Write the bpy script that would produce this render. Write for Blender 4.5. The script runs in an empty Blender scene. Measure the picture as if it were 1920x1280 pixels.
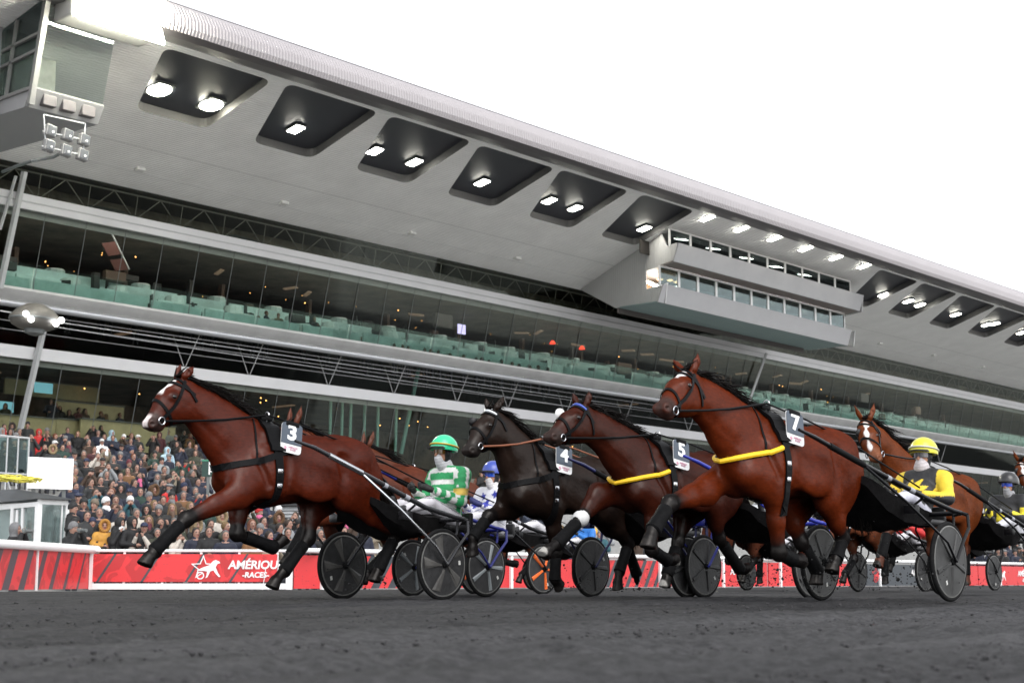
import bpy, bmesh, math, random
import numpy as np
from mathutils import Vector, Matrix
R = math.radians
random.seed(7)
C = bpy.context.scene
COL = C.collection

# ------------------------------------------------------------------ camera
CAM_H, FPX, YAW, PITCH = 0.19, 2900.0, R(40.879), R(8.782)
cd = bpy.data.cameras.new('camera')
cam = bpy.data.objects.new('camera', cd)
COL.objects.link(cam)
cam.location = (0, 0, CAM_H)
cam.rotation_euler = (R(90) + PITCH, 0, YAW - R(90))
cd.sensor_width = 36.0
cd.lens = 36.0 * FPX / 1920.0
cd.clip_start = 0.05
cd.clip_end = 3000
cd.dof.use_dof = True
cd.dof.focus_distance = 15.0
cd.dof.aperture_fstop = 5.0
C.camera = cam

# ------------------------------------------------------------------ sky, sun, exposure (overcast winter afternoon)
SUN_EL, SUN_AZ = R(48), R(150)
w = bpy.data.worlds.new("World"); C.world = w; w.use_nodes = True
nt = w.node_tree
bg = nt.nodes['Background']
sky = nt.nodes.new('ShaderNodeTexSky'); sky.sky_type = 'NISHITA'; sky.sun_disc = False
sky.sun_elevation = SUN_EL; sky.sun_rotation = SUN_AZ; sky.dust_density = 1.0; sky.air_density = 1.0; sky.ozone_density = 1
hs = nt.nodes.new('ShaderNodeHueSaturation'); hs.inputs['Saturation'].default_value = 0.12
nt.links.new(sky.outputs[0], hs.inputs['Color'])
nt.links.new(hs.outputs[0], bg.inputs['Color'])
bg.inputs['Strength'].default_value = 0.15
sl = bpy.data.lights.new('sun', 'SUN'); sl.energy = .6; sl.angle = R(40); sl.color = (1, .97, .93)
so = bpy.data.objects.new('sun', sl); COL.objects.link(so)
# sun direction: from behind the camera, high, soft
sd = Vector((-math.cos(SUN_EL)*0.35, -math.cos(SUN_EL)*0.93, math.sin(SUN_EL)))
so.rotation_euler = sd.to_track_quat('Z', 'Y').to_euler()
sky.sun_rotation = math.atan2(sd.x, sd.y)
C.view_settings.view_transform = 'Standard'
C.view_settings.look = 'None'
C.view_settings.exposure = 1.3
C.view_settings.gamma = 1.0
C.cycles.max_bounces = 7; C.cycles.transparent_max_bounces = 10
C.cycles.caustics_reflective = False; C.cycles.caustics_refractive = False
C.cycles.sample_clamp_indirect = 6
C.cycles.use_denoising = True

# ------------------------------------------------------------------ photo measurements -> metres
_cf = np.array([math.cos(YAW)*math.cos(PITCH), math.sin(YAW)*math.cos(PITCH), math.sin(PITCH)])
_cr = np.array([math.sin(YAW), -math.cos(YAW), 0.0])
_cu = np.cross(_cr, _cf)
_o = np.array([0, 0, CAM_H])
def _ray(x, y): return _cf*FPX + _cr*(x-960) + _cu*(640-y)
def at_y(x, y, Y): r = _ray(x, y); return Vector(_o + r*(Y/r[1]))
def at_z(x, y, Z): r = _ray(x, y); return Vector(_o + r*((Z-CAM_H)/r[2]))
def at_plane(x, y, Y0, k):      # plane Y = Y0 - k*Z
    r = _ray(x, y); return Vector(_o + r*((Y0-k*CAM_H)/(r[1]+k*r[2])))
def at_d(x, D):                 # ground point under column x at horizontal depth D
    r = _ray(x, 1088); h = np.array([math.cos(YAW), math.sin(YAW), 0])
    p = r*(D/(r@h)); return Vector((p[0], p[1], 0))
def to_px(P):
    p = np.array(P)-_o; d = p@_cf
    return 960+FPX*(p@_cr)/d, 640-FPX*(p@_cu)/d, d

# ------------------------------------------------------------------ materials
MATS = {}
def mat(name, col, rough=.6, metal=0, spec=.5, noise=0, nscale=8, bump=0, bscale=40, attr=None, emit=None, estr=1, stretch=None, objcol=False, coat=0, nlo=None):
    """procedural principled material; noise = +- brightness variation of the base colour"""
    if name in MATS: return MATS[name]
    m = bpy.data.materials.new(name); m.use_nodes = True; MATS[name] = m
    t = m.node_tree; b = t.nodes['Principled BSDF']
    b.inputs['Roughness'].default_value = rough; b.inputs['Metallic'].default_value = metal
    b.inputs['Specular IOR Level'].default_value = spec
    if coat: b.inputs['Coat Weight'].default_value = coat
    src = None
    if attr:
        a = t.nodes.new('ShaderNodeAttribute'); a.attribute_name = attr; src = a.outputs['Color']
    elif objcol:
        a = t.nodes.new('ShaderNodeObjectInfo'); src = a.outputs['Color']
    tc = t.nodes.new('ShaderNodeTexCoord'); vec = tc.outputs['Object']
    if stretch:
        mp = t.nodes.new('ShaderNodeMapping'); mp.inputs['Scale'].default_value = stretch
        t.links.new(vec, mp.inputs[0]); vec = mp.outputs[0]
    if noise:
        n = t.nodes.new('ShaderNodeTexNoise'); n.inputs['Scale'].default_value = nscale; n.inputs['Detail'].default_value = 6
        n.inputs['Roughness'].default_value = .65
        t.links.new(vec, n.inputs['Vector'])
        mr = t.nodes.new('ShaderNodeMapRange'); mr.inputs[1].default_value = .3; mr.inputs[2].default_value = .7
        mr.inputs[3].default_value = 1-noise; mr.inputs[4].default_value = 1+noise
        t.links.new(n.outputs[0], mr.inputs[0])
        mx = t.nodes.new('ShaderNodeMix'); mx.data_type = 'RGBA'; mx.blend_type = 'MULTIPLY'; mx.inputs[0].default_value = 1
        if src is None: mx.inputs[6].default_value = (*col, 1)
        else: t.links.new(src, mx.inputs[6])
        cb = t.nodes.new('ShaderNodeCombineColor')
        for i in range(3): t.links.new(mr.outputs[0], cb.inputs[i])
        t.links.new(cb.outputs[0], mx.inputs[7])
        src = mx.outputs[2]
        # roughness breakup
        mr2 = t.nodes.new('ShaderNodeMapRange'); mr2.inputs[3].default_value = max(.02, rough-.12); mr2.inputs[4].default_value = min(1, rough+.12)
        t.links.new(n.outputs[0], mr2.inputs[0]); t.links.new(mr2.outputs[0], b.inputs['Roughness'])
    if src is None: b.inputs['Base Color'].default_value = (*col, 1)
    else: t.links.new(src, b.inputs['Base Color'])
    if bump:
        n2 = t.nodes.new('ShaderNodeTexNoise'); n2.inputs['Scale'].default_value = bscale; n2.inputs['Detail'].default_value = 5
        t.links.new(vec, n2.inputs['Vector'])
        bp = t.nodes.new('ShaderNodeBump'); bp.inputs['Strength'].default_value = bump; bp.inputs['Distance'].default_value = .02
        t.links.new(n2.outputs[0], bp.inputs['Height']); t.links.new(bp.outputs[0], b.inputs['Normal'])
    if emit:
        b.inputs['Emission Color'].default_value = (*emit, 1); b.inputs['Emission Strength'].default_value = estr
    return m

def glass_mat(name, tint, refl=.5, ior=1.45, rough=.02):
    if name in MATS: return MATS[name]
    m = bpy.data.materials.new(name); m.use_nodes = True; MATS[name] = m
    t = m.node_tree; t.nodes.remove(t.nodes['Principled BSDF'])
    tr = t.nodes.new('ShaderNodeBsdfTransparent'); tr.inputs[0].default_value = (*tint, 1)
    gl = t.nodes.new('ShaderNodeBsdfGlossy'); gl.inputs['Roughness'].default_value = rough; gl.inputs['Color'].default_value = (.9, .95, .95, 1)
    fr = t.nodes.new('ShaderNodeFresnel'); fr.inputs[0].default_value = ior
    mu = t.nodes.new('ShaderNodeMath'); mu.operation = 'MULTIPLY'; mu.inputs[1].default_value = refl
    t.links.new(fr.outputs[0], mu.inputs[0])
    mx = t.nodes.new('ShaderNodeMixShader'); t.links.new(mu.outputs[0], mx.inputs[0])
    t.links.new(tr.outputs[0], mx.inputs[1]); t.links.new(gl.outputs[0], mx.inputs[2])
    t.links.new(mx.outputs[0], t.nodes['Material Output'].inputs[0])
    return m

# ------------------------------------------------------------------ objects, tags
def tag(o, label=None, cat=None, group=None, kind=None):
    if label: o['label'] = label
    if cat: o['category'] = cat
    if group: o['group'] = group
    if kind: o['kind'] = kind
    return o
def empty(name, loc=(0, 0, 0), rz=0, label=None, cat=None, group=None, parent=None):
    o = bpy.data.objects.new(name, None); COL.objects.link(o); o.location = loc; o.rotation_euler = (0, 0, rz)
    o.empty_display_size = .2
    if parent: o.parent = parent
    return tag(o, label, cat, group)
def link_mesh(name, me, parent=None, loc=None, rz=None, mats=()):
    o = bpy.data.objects.new(name, me); COL.objects.link(o)
    if parent: o.parent = parent
    if loc is not None: o.location = loc
    if rz is not None: o.rotation_euler = (0, 0, rz)
    for m in mats:
        me.materials.append(m)
    return o
def children(o): return [c for c in o.children]
def copy_tree(o, parent=None):
    c = o.copy(); COL.objects.link(c)
    if parent: c.parent = parent
    for ch in children(o): copy_tree(ch, c)
    return c

class MB:
    """collects boxes, bars, tubes, lathes, prisms into one mesh"""
    def __init__(s): s.v = []; s.f = []; s.mi = []; s.cur = 0
    def add(s, vs, fs):
        n = len(s.v); s.v += [tuple(v) for v in vs]
        for f in fs: s.f.append(tuple(i+n for i in f)); s.mi.append(s.cur)
        return s
    def box(s, x0, y0, z0, x1, y1, z1, M=None):
        vs = [Vector((x, y, z)) for z in (z0, z1) for y in (y0, y1) for x in (x0, x1)]
        if M: vs = [M @ v for v in vs]
        return s.add(vs, [(0, 2, 3, 1), (4, 5, 7, 6), (0, 1, 5, 4), (2, 6, 7, 3), (0, 4, 6, 2), (1, 3, 7, 5)])
    def bbox(s, x0, y0, z0, x1, y1, z1, b=.02, M=None):
        """box with chamfered vertical/horizontal edges"""
        bm = bmesh.new(); bmesh.ops.create_cube(bm, size=1)
        for v in bm.verts: v.co = Vector((x0+(v.co.x+.5)*(x1-x0), y0+(v.co.y+.5)*(y1-y0), z0+(v.co.z+.5)*(z1-z0)))
        bmesh.ops.bevel(bm, geom=bm.edges[:], offset=b, segments=2, profile=.5, affect='EDGES')
        vs = [v.co.copy() for v in bm.verts]; bm.verts.index_update()
        if M: vs = [M @ v for v in vs]
        s.add(vs, [[v.index for v in f.verts] for f in bm.faces]); bm.free(); return s
    def tube(s, pts, r, n=8, cap=True):
        pts = [Vector(p) for p in pts]; k = len(pts)
        rs = r if isinstance(r, (list, tuple)) else [r]*k
        vs = []; up = None
        for i, p in enumerate(pts):
            d = (pts[min(i+1, k-1)]-pts[max(i-1, 0)]).normalized()
            if up is None:
                up = Vector((0, 0, 1)) if abs(d.z) < .9 else Vector((1, 0, 0))
            a = d.cross(up).normalized(); b = a.cross(d).normalized(); up = b
            for j in range(n):
                t = 2*math.pi*j/n; vs.append(p+(a*math.cos(t)+b*math.sin(t))*rs[i])
        fs = [(i*n+j, i*n+(j+1) % n, (i+1)*n+(j+1) % n, (i+1)*n+j) for i in range(k-1) for j in range(n)]
        if cap: fs += [tuple(range(n-1, -1, -1)), tuple((k-1)*n+j for j in range(n))]
        return s.add(vs, fs)
    def bar(s, p, q, w, h=None, up=(0, 0, 1)):
        p, q = Vector(p), Vector(q); h = h or w; d = (q-p).normalized(); u = Vector(up)
        if abs(d.dot(u)) > .98: u = Vector((1, 0, 0))
        a = d.cross(u).normalized()*w/2; b = a.cross(d).normalized()*h/2
        vs = [e+i*a+j*b for e in (p, q) for i, j in ((-1, -1), (1, -1), (1, 1), (-1, 1))]
        return s.add(vs, [(0, 3, 2, 1), (4, 5, 6, 7), (0, 1, 5, 4), (1, 2, 6, 5), (2, 3, 7, 6), (3, 0, 4, 7)])
    def ribbon(s, pts, nrm, wd, th=.006):
        """flat strap following pts; nrm: outward normal per point; wd: width; gives a closed strap"""
        k = len(pts); vs = []
        for i in range(k):
            p = Vector(pts[i]); d = (Vector(pts[min(i+1, k-1)])-Vector(pts[max(i-1, 0)])).normalized()
            nn = Vector(nrm[i]).normalized(); sd_ = d.cross(nn).normalized()*(wd/2)
            vs += [p-sd_, p+sd_, p+sd_+nn*th, p-sd_+nn*th]
        fs = []
        for i in range(k-1):
            a, b = i*4, i*4+4
            for j in range(4): fs.append((a+j, a+(j+1) % 4, b+(j+1) % 4, b+j))
        fs += [(3, 2, 1, 0), tuple((k-1)*4+j for j in range(4))]
        return s.add(vs, fs)
    def lathe(s, prof, n=24, M=None, ax='z'):
        """prof: (r, h) pairs"""
        vs = []
        for r, h in prof:
            for j in range(n):
                t = 2*math.pi*j/n; c_, s_ = r*math.cos(t), r*math.sin(t)
                v = Vector((c_, s_, h)) if ax == 'z' else (Vector((c_, h, s_)) if ax == 'y' else Vector((h, c_, s_)))
                vs.append(M @ v if M else v)
        k = len(prof)
        fs = [(i*n+j, i*n+(j+1) % n, (i+1)*n+(j+1) % n, (i+1)*n+j) for i in range(k-1) for j in range(n)]
        if prof[0][0] > 1e-4: fs.append(tuple(range(n-1, -1, -1)))
        if prof[-1][0] > 1e-4: fs.append(tuple((k-1)*n+j for j in range(n)))
        return s.add(vs, fs)
    def prism(s, poly, fn, t0, t1):
        """poly of (u,v); fn(u,v,t) -> point"""
        n = len(poly)
        vs = [fn(u, v, t0) for u, v in poly]+[fn(u, v, t1) for u, v in poly]
        return s.add(vs, [tuple(range(n-1, -1, -1)), tuple(range(n, 2*n))]+[(i, (i+1) % n, n+(i+1) % n, n+i) for i in range(n)])
    def mesh(s, name, smooth=False):
        me = bpy.data.meshes.new(name); me.from_pydata(s.v, [], s.f)
        if max(s.mi, default=0) > 0: me.polygons.foreach_set('material_index', s.mi)
        bm = bmesh.new(); bm.from_mesh(me)
        bmesh.ops.recalc_face_normals(bm, faces=bm.faces); bm.to_mesh(me); bm.free()
        if smooth:
            me.polygons.foreach_set('use_smooth', [True]*len(me.polygons))
            try: me.set_sharp_from_angle(angle=R(40))
            except Exception: pass
        me.update(); return me
    def build(s, name, m, parent=None, smooth=False, loc=None, rz=None):
        return link_mesh(name, s.mesh(name, smooth), parent, loc, rz, m if isinstance(m, (list, tuple)) else (m,))

def text_mesh(txt, size, bold=.0, extrude=.004, align='CENTER', shear=0, spacing=1.0):
    cu = bpy.data.curves.new('lettering', 'FONT'); cu.body = txt; cu.size = size; cu.extrude = extrude; cu.offset = bold
    cu.align_x = align; cu.align_y = 'CENTER'; cu.shear = shear; cu.space_character = spacing; cu.resolution_u = 3
    o = bpy.data.objects.new('lettering_tmp', cu); COL.objects.link(o)
    dg = bpy.context.evaluated_depsgraph_get(); dg.update()
    me = bpy.data.meshes.new_from_object(o.evaluated_get(dg)); bpy.data.objects.remove(o); bpy.data.curves.remove(cu)
    return me

# ------------------------------------------------------------------ implicit surfaces for bodies
class SDF:
    def __init__(s, lo, hi, h):
        s.lo = np.array(lo, np.float32); s.h = h
        s.n = np.ceil((np.array(hi)-np.array(lo))/h).astype(int)+1
        s.D = np.full(s.n, 1.0, np.float32)
        s.ax = [s.lo[i]+h*np.arange(s.n[i], dtype=np.float32) for i in range(3)]
    def _win(s, a, b):
        i0 = np.maximum(((a-s.lo)/s.h).astype(int), 0); i1 = np.minimum(((b-s.lo)/s.h).astype(int)+2, s.n)
        return i0, i1
    def _sub(s, i0, i1):
        return (s.ax[0][i0[0]:i1[0], None, None], s.ax[1][None, i0[1]:i1[1], None], s.ax[2][None, None, i0[2]:i1[2]])
    def _blend(s, i0, i1, d, k, cut=False):
        sl_ = s.D[i0[0]:i1[0], i0[1]:i1[1], i0[2]:i1[2]]
        if cut:
            d = -d; h_ = np.maximum(k-np.abs(sl_-d), 0)/k; sl_[...] = np.maximum(sl_, d)+h_*h_*k*.25
        else:
            h_ = np.maximum(k-np.abs(sl_-d), 0)/k; sl_[...] = np.minimum(sl_, d)-h_*h_*k*.25
    def cap(s, p0, p1, r0, r1=None, k=.03, cut=False):
        r1 = r0 if r1 is None else r1
        r0 = r0 if isinstance(r0, tuple) else (r0, r0); r1 = r1 if isinstance(r1, tuple) else (r1, r1)
        p0 = np.array(p0, np.float32); p1 = np.array(p1, np.float32)
        m = max(*r0, *r1)+k+2*s.h
        i0, i1 = s._win(np.minimum(p0, p1)-m, np.maximum(p0, p1)+m)
        if np.any(i1 <= i0): return s
        X, Y, Z = s._sub(i0, i1); d = p1-p0; dd = float(d@d)+1e-9
        t = np.clip(((X-p0[0])*d[0]+(Y-p0[1])*d[1]+(Z-p0[2])*d[2])/dd, 0, 1)
        qx = X-p0[0]-t*d[0]; qy = Y-p0[1]-t*d[1]; qz = Z-p0[2]-t*d[2]
        a = r0[0]+t*(r1[0]-r0[0]); b = r0[1]+t*(r1[1]-r0[1])
        g = np.sqrt((qx*qx+qz*qz)/(a*a)+(qy*qy)/(b*b))
        s._blend(i0, i1, (g-1)*np.minimum(a, b), k, cut); return s
    def ell(s, c, r, k=.03, ang=0, cut=False):
        """ellipsoid radii (x,y,z), rotated by ang in the x-z plane"""
        c = np.array(c, np.float32); m = max(r)+k+2*s.h
        i0, i1 = s._win(c-m, c+m)
        if np.any(i1 <= i0): return s
        X, Y, Z = s._sub(i0, i1); ca, sa = math.cos(ang), math.sin(ang)
        u = (X-c[0])*ca+(Z-c[2])*sa; v = -(X-c[0])*sa+(Z-c[2])*ca
        g = np.sqrt((u/r[0])**2+((Y-c[1])/r[1])**2+(v/r[2])**2)
        s._blend(i0, i1, (g-1)*min(r), k, cut); return s
    def surface(s):
        D = s.D; S = D < 0; n = s.n
        c = np.zeros(n-1, np.int8)
        for dx in (0, 1):
            for dy in (0, 1):
                for dz in (0, 1): c += S[dx:n[0]-1+dx, dy:n[1]-1+dy, dz:n[2]-1+dz]
        act = np.argwhere((c > 0) & (c < 8)); idx = -np.ones(n-1, np.int64); idx[tuple(act.T)] = np.arange(len(act))
        acc = np.zeros((len(act), 3)); cnt = np.zeros(len(act))
        cor = [(x, y, z) for x in (0, 1) for y in (0, 1) for z in (0, 1)]
        val = {q: D[act[:, 0]+q[0], act[:, 1]+q[1], act[:, 2]+q[2]] for q in cor}
        for q in cor:
            for a in range(3):
                if q[a] == 0:
                    p = list(q); p[a] = 1; p = tuple(p); da, db = val[q], val[p]; m = (da < 0) != (db < 0)
                    t = np.where(m, da/np.where(m, da-db, 1), 0)
                    pos = np.tile(np.array(q, float), (len(act), 1)); pos[:, a] += t
                    acc[m] += pos[m]; cnt[m] += 1
        V = (act+acc/cnt[:, None])*s.h+s.lo
        Q = []
        for a in range(3):
            b, c_ = (a+1) % 3, (a+2) % 3
            sl0 = [slice(None)]*3; sl1 = [slice(None)]*3; sl0[a] = slice(0, n[a]-1); sl1[a] = slice(1, n[a])
            e = np.argwhere(S[tuple(sl0)] != S[tuple(sl1)])
            e = e[(e[:, b] > 0) & (e[:, c_] > 0) & (e[:, b] < n[b]-1) & (e[:, c_] < n[c_]-1)]
            if not len(e): continue
            o = np.zeros(3, int)
            def at(db_, dc_):
                g = e.copy(); g[:, b] += db_; g[:, c_] += dc_; return idx[tuple(g.T)]
            q = np.stack([at(-1, -1), at(0, -1), at(0, 0), at(-1, 0)], 1)
            fl = ~S[tuple(e.T)]; q[fl] = q[fl][:, ::-1]
            Q.append(q)
        return V, np.concatenate(Q)
def np_mesh(name, V, Q, cols=None, smooth=True):
    me = bpy.data.meshes.new(name)
    me.vertices.add(len(V)); me.vertices.foreach_set('co', np.ascontiguousarray(V, np.float32).ravel())
    me.loops.add(Q.size); me.loops.foreach_set('vertex_index', Q.astype(np.int32).ravel())
    me.polygons.add(len(Q)); me.polygons.foreach_set('loop_start', np.arange(0, Q.size, 4, dtype=np.int32))
    me.polygons.foreach_set('use_smooth', np.ones(len(Q), bool))
    me.update(calc_edges=True); me.validate()
    if cols is not None:
        a = me.color_attributes.new('tone', 'FLOAT_COLOR', 'POINT')
        a.data.foreach_set('color', np.concatenate([cols, np.ones((len(V), 1))], 1).astype(np.float32).ravel())
    return me
def relax(V, Q, it=2, lam=.5):
    """light Laplacian smoothing of a quad mesh"""
    E = np.concatenate([Q[:, [0, 1]], Q[:, [1, 2]], Q[:, [2, 3]], Q[:, [3, 0]]])
    for _ in range(it):
        S_ = np.zeros_like(V); n_ = np.zeros(len(V))
        np.add.at(S_, E[:, 0], V[E[:, 1]]); np.add.at(S_, E[:, 1], V[E[:, 0]])
        np.add.at(n_, E[:, 0], 1); np.add.at(n_, E[:, 1], 1)
        V = V+lam*(S_/n_[:, None]-V)
    return V
# ================================================================== GROUND
def sheet(name, x0, y0, x1, y1, z, m, nx=1, ny=1):
    vs = [(lerp_(x0, x1, i/nx), lerp_(y0, y1, j/ny), z) for j in range(ny+1) for i in range(nx+1)]
    fs = [(j*(nx+1)+i, j*(nx+1)+i+1, (j+1)*(nx+1)+i+1, (j+1)*(nx+1)+i) for j in range(ny) for i in range(nx)]
    me = bpy.data.meshes.new(name); me.from_pydata(vs, [], fs)
    o = link_mesh(name, me, None, None, None, (m,)); o['kind'] = 'structure'; return o
def lerp_(a, b, t): return a+(b-a)*t
lerp = lerp_
def cinder():
    m = bpy.data.materials.new('black_cinder'); m.use_nodes = True; t = m.node_tree; b = t.nodes['Principled BSDF']
    tc = t.nodes.new('ShaderNodeTexCoord')
    def nz(sc, det, rough=.6):
        n = t.nodes.new('ShaderNodeTexNoise'); n.inputs['Scale'].default_value = sc; n.inputs['Detail'].default_value = det; n.inputs['Roughness'].default_value = rough
        t.links.new(tc.outputs['Object'], n.inputs['Vector']); return n
    a = nz(.5, 4); c_ = nz(26, 9, .8); v = t.nodes.new('ShaderNodeTexVoronoi'); v.inputs['Scale'].default_value = 38; t.links.new(tc.outputs['Object'], v.inputs['Vector'])
    c2_ = nz(1.3, 5)
    mp = t.nodes.new('ShaderNodeMapping'); mp.inputs['Scale'].default_value = (.12, 2.2, 1); t.links.new(tc.outputs['Object'], mp.inputs[0])
    st = t.nodes.new('ShaderNodeTexNoise'); st.inputs['Scale'].default_value = 1.2; st.inputs['Detail'].default_value = 5; t.links.new(mp.outputs[0], st.inputs['Vector'])
    r1 = t.nodes.new('ShaderNodeValToRGB'); r1.color_ramp.elements[0].position = .42; r1.color_ramp.elements[1].position = .61
    r1.color_ramp.elements[0].color = (.010, .010, .011, 1); r1.color_ramp.elements[1].color = (.056, .055, .058, 1)
    ad = t.nodes.new('ShaderNodeMath'); ad.operation = 'MULTIPLY_ADD'; ad.inputs[1].default_value = .35
    t.links.new(st.outputs[0], ad.inputs[0])
    h1 = t.nodes.new('ShaderNodeMath'); h1.operation = 'MULTIPLY'; h1.inputs[1].default_value = .65; t.links.new(c_.outputs[0], h1.inputs[0]); t.links.new(h1.outputs[0], ad.inputs[2])
    t.links.new(ad.outputs[0], r1.inputs[0])
    # the strip next to the inner edge has dried out and is paler
    sx_ = t.nodes.new('ShaderNodeSeparateXYZ'); t.links.new(tc.outputs['Object'], sx_.inputs[0])
    wb = t.nodes.new('ShaderNodeMath'); wb.operation = 'MULTIPLY_ADD'; wb.inputs[1].default_value = 1.6; t.links.new(c2_.outputs[0], wb.inputs[0]); t.links.new(sx_.outputs[1], wb.inputs[2])
    dm = t.nodes.new('ShaderNodeMapRange'); dm.interpolation_type = 'SMOOTHSTEP'; dm.inputs[1].default_value = 4.4; dm.inputs[2].default_value = 6.2; dm.inputs[3].default_value = 2.0; dm.inputs[4].default_value = 1.0; t.links.new(wb.outputs[0], dm.inputs[0])
    vm = t.nodes.new('ShaderNodeVectorMath'); vm.operation = 'SCALE'; t.links.new(r1.outputs[0], vm.inputs[0]); t.links.new(dm.outputs[0], vm.inputs['Scale']); t.links.new(vm.outputs[0], b.inputs['Base Color'])
    bs = t.nodes.new('ShaderNodeMath'); bs.operation = 'MULTIPLY_ADD'; bs.inputs[1].default_value = .35; t.links.new(v.outputs[0], bs.inputs[0]); t.links.new(c_.outputs[0], bs.inputs[2])
    bp = t.nodes.new('ShaderNodeBump'); bp.inputs['Strength'].default_value = 1.0; bp.inputs['Distance'].default_value = .035; t.links.new(bs.outputs[0], bp.inputs['Height']); t.links.new(bp.outputs[0], b.inputs['Normal'])
    b.inputs['Roughness'].default_value = .85; b.inputs['Specular IOR Level'].default_value = .25
    return m
M_cinder = cinder()
M_tarmac = mat('tarmac', (.20, .20, .20), .85, noise=.25, nscale=3)
M_infield = mat('infield_bounce', (.30, .29, .27), .9, noise=.2, nscale=.4)  # unseen infield, made pale to bounce light up at the soffit
sheet('ground', -900, -900, 1200, 1200, -.06, M_infield)
# the cinder track: gently harrowed, with ridges along the running direction
def track():
    xs = np.concatenate([np.arange(-40, 2, 2.0), np.arange(2, 16, .07), np.arange(16, 80, 1.0), np.arange(80, 241, 8)])
    ys = np.concatenate([np.arange(-6, 1, 1.0), np.arange(1, 8, .07), np.arange(8, 25.3, .35)])
    X, Y = np.meshgrid(xs, ys, indexing='ij'); rs = np.random.RandomState(3)
    Z = np.zeros_like(X)
    for k in range(26):
        a = rs.uniform(-.5, .5); f = rs.uniform(2, 14); ph = rs.uniform(0, 6.28)
        Z += .0035*np.sin(f*(Y*math.cos(a)+X*math.sin(a)*.35)+ph)
    Z += rs.normal(0, .0045, X.shape)*((X > 2) & (X < 16))
    for k in range(700):        # hoof pits
        px_, py_ = rs.uniform(2, 16), rs.uniform(2, 13); r = rs.uniform(.06, .11); w_ = (np.abs(X-px_) < .4) & (np.abs(Y-py_) < .4)
        d2 = ((X[w_]-px_)**2+(Y[w_]-py_)**2)/r**2; Z[w_] += -.016*np.exp(-d2)+.006*np.exp(-(np.sqrt(d2)-1.6)**2*3)
    Z *= np.clip((26-Y)/8, .15, 1)
    Z += -.012*np.exp(-((Y-6.0)/1.2)**2)
    n0, n1 = X.shape; V = np.stack([X.ravel(), Y.ravel(), Z.ravel()], 1)
    i = np.arange(n0-1)[:, None]*n1+np.arange(n1-1)[None]; Q = np.stack([i, i+n1, i+n1+1, i+1], -1).reshape(-1, 4)
    o = link_mesh('track', np_mesh('track', V, Q), None, None, None, (M_cinder,)); o['kind'] = 'structure'
track()
sheet('walkway', -40, 26.6, 300, 34, -.42, M_tarmac)
sheet('verge', -40, 25.3, 300, 26.6, -.02, M_tarmac)
# loose clods lying on the cinders
def clods():
    rng = random.Random(5); bm = bmesh.new(); bmesh.ops.create_icosphere(bm, subdivisions=1, radius=1); bv = np.array([v.co[:] for v in bm.verts]); bf = [[v.index for v in f.verts] for f in bm.faces]; bm.free()
    mb = MB()
    for i in range(5200):
        d = 2.2+14*rng.random()**1.3; x = rng.uniform(-60, 1980); p = at_d(x, d); r = .002+.009*rng.random()**3.4*(.7+d*.04)
        q = bv*np.array([rng.uniform(.7, 1.5), rng.uniform(.7, 1.5), rng.uniform(.5, .9)])*r*(1+.25*np.array([rng.uniform(-1, 1) for _ in range(12)]))[:, None]
        mb.add([(p.x+v[0], p.y+v[1], v[2]+r*.2) for v in q], bf)
    o = mb.build('loose_clods', mat('clod', (.034, .033, .035), .95, noise=.8, nscale=2)); o['kind'] = 'stuff'
clods()

def flying():
    rng = random.Random(8); bm = bmesh.new(); bmesh.ops.create_icosphere(bm, subdivisions=1, radius=1); bv = np.array([v.co[:] for v in bm.verts]); bf = [[v.index for v in f.verts] for f in bm.faces]; bm.free()
    mb = MB()
    for (px, py, Y, n, sx_, sz_) in ((1560, 1085, 7.0, 170, .35, .22), (1420, 1080, 9.0, 130, .35, .16), (1690, 1085, 6.6, 110, .4, .2), (1180, 1095, 10.3, 70, .4, .12), (1060, 1100, 10.4, 40, .25, .10), (700, 1085, 11.0, 50, .3, .12), (1840, 1095, 9.0, 60, .4, .12), (1450, 1075, 13, 70, .8, .18)):
        p0 = at_y(px, py, Y)
        for i in range(int(n*2.2)):
            p = Vector((p0.x+rng.gauss(0, sx_), p0.y+rng.gauss(0, .25), max(.015, p0.z*.5+abs(rng.gauss(0, sz_))))); r = (.0022+.008*rng.random()**2.5)*(1+1.0*(rng.random() < .05))
            q = bv*np.array([rng.uniform(.7, 1.5), rng.uniform(.7, 1.5), rng.uniform(.6, 1.2)])*r*(1+.25*np.array([rng.uniform(-1, 1) for _ in range(12)]))[:, None]
            mb.add([(p.x+v[0], p.y+v[1], p.z+v[2]) for v in q], bf)
    o = mb.build('flying_dirt', mat('clod_dark', (.018, .018, .019), .95)); o['kind'] = 'stuff'
flying()
# ================================================================== GRANDSTAND
M_soffit = None
def ribbed(name, col, period, axis, rough=.5, depth=.5, noise=.05, metal=0):
    """metal sheet with fine ribs: wave bump along one object axis"""
    m = mat(name, col, rough, metal=metal, noise=noise, nscale=.6); t = m.node_tree; b = t.nodes['Principled BSDF']
    tc = t.nodes.new('ShaderNodeTexCoord'); wv = t.nodes.new('ShaderNodeTexWave'); wv.wave_type = 'BANDS'; wv.bands_direction = axis; wv.wave_profile = 'SIN'
    wv.inputs['Scale'].default_value = 1/period*.314; t.links.new(tc.outputs['Object'], wv.inputs['Vector'])
    bp = t.nodes.new('ShaderNodeBump'); bp.inputs['Strength'].default_value = depth; bp.inputs['Distance'].default_value = period*.5
    t.links.new(wv.outputs['Fac'], bp.inputs['Height']); t.links.new(bp.outputs[0], b.inputs['Normal']); return m
M_soffit = ribbed('soffit_sheet', (.90, .90, .89), .16, 'Y', .6, .55, .06)
M_roof = ribbed('roof_sheet', (.37, .345, .355), .16, 'X', .5, .55, .04)
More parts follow.
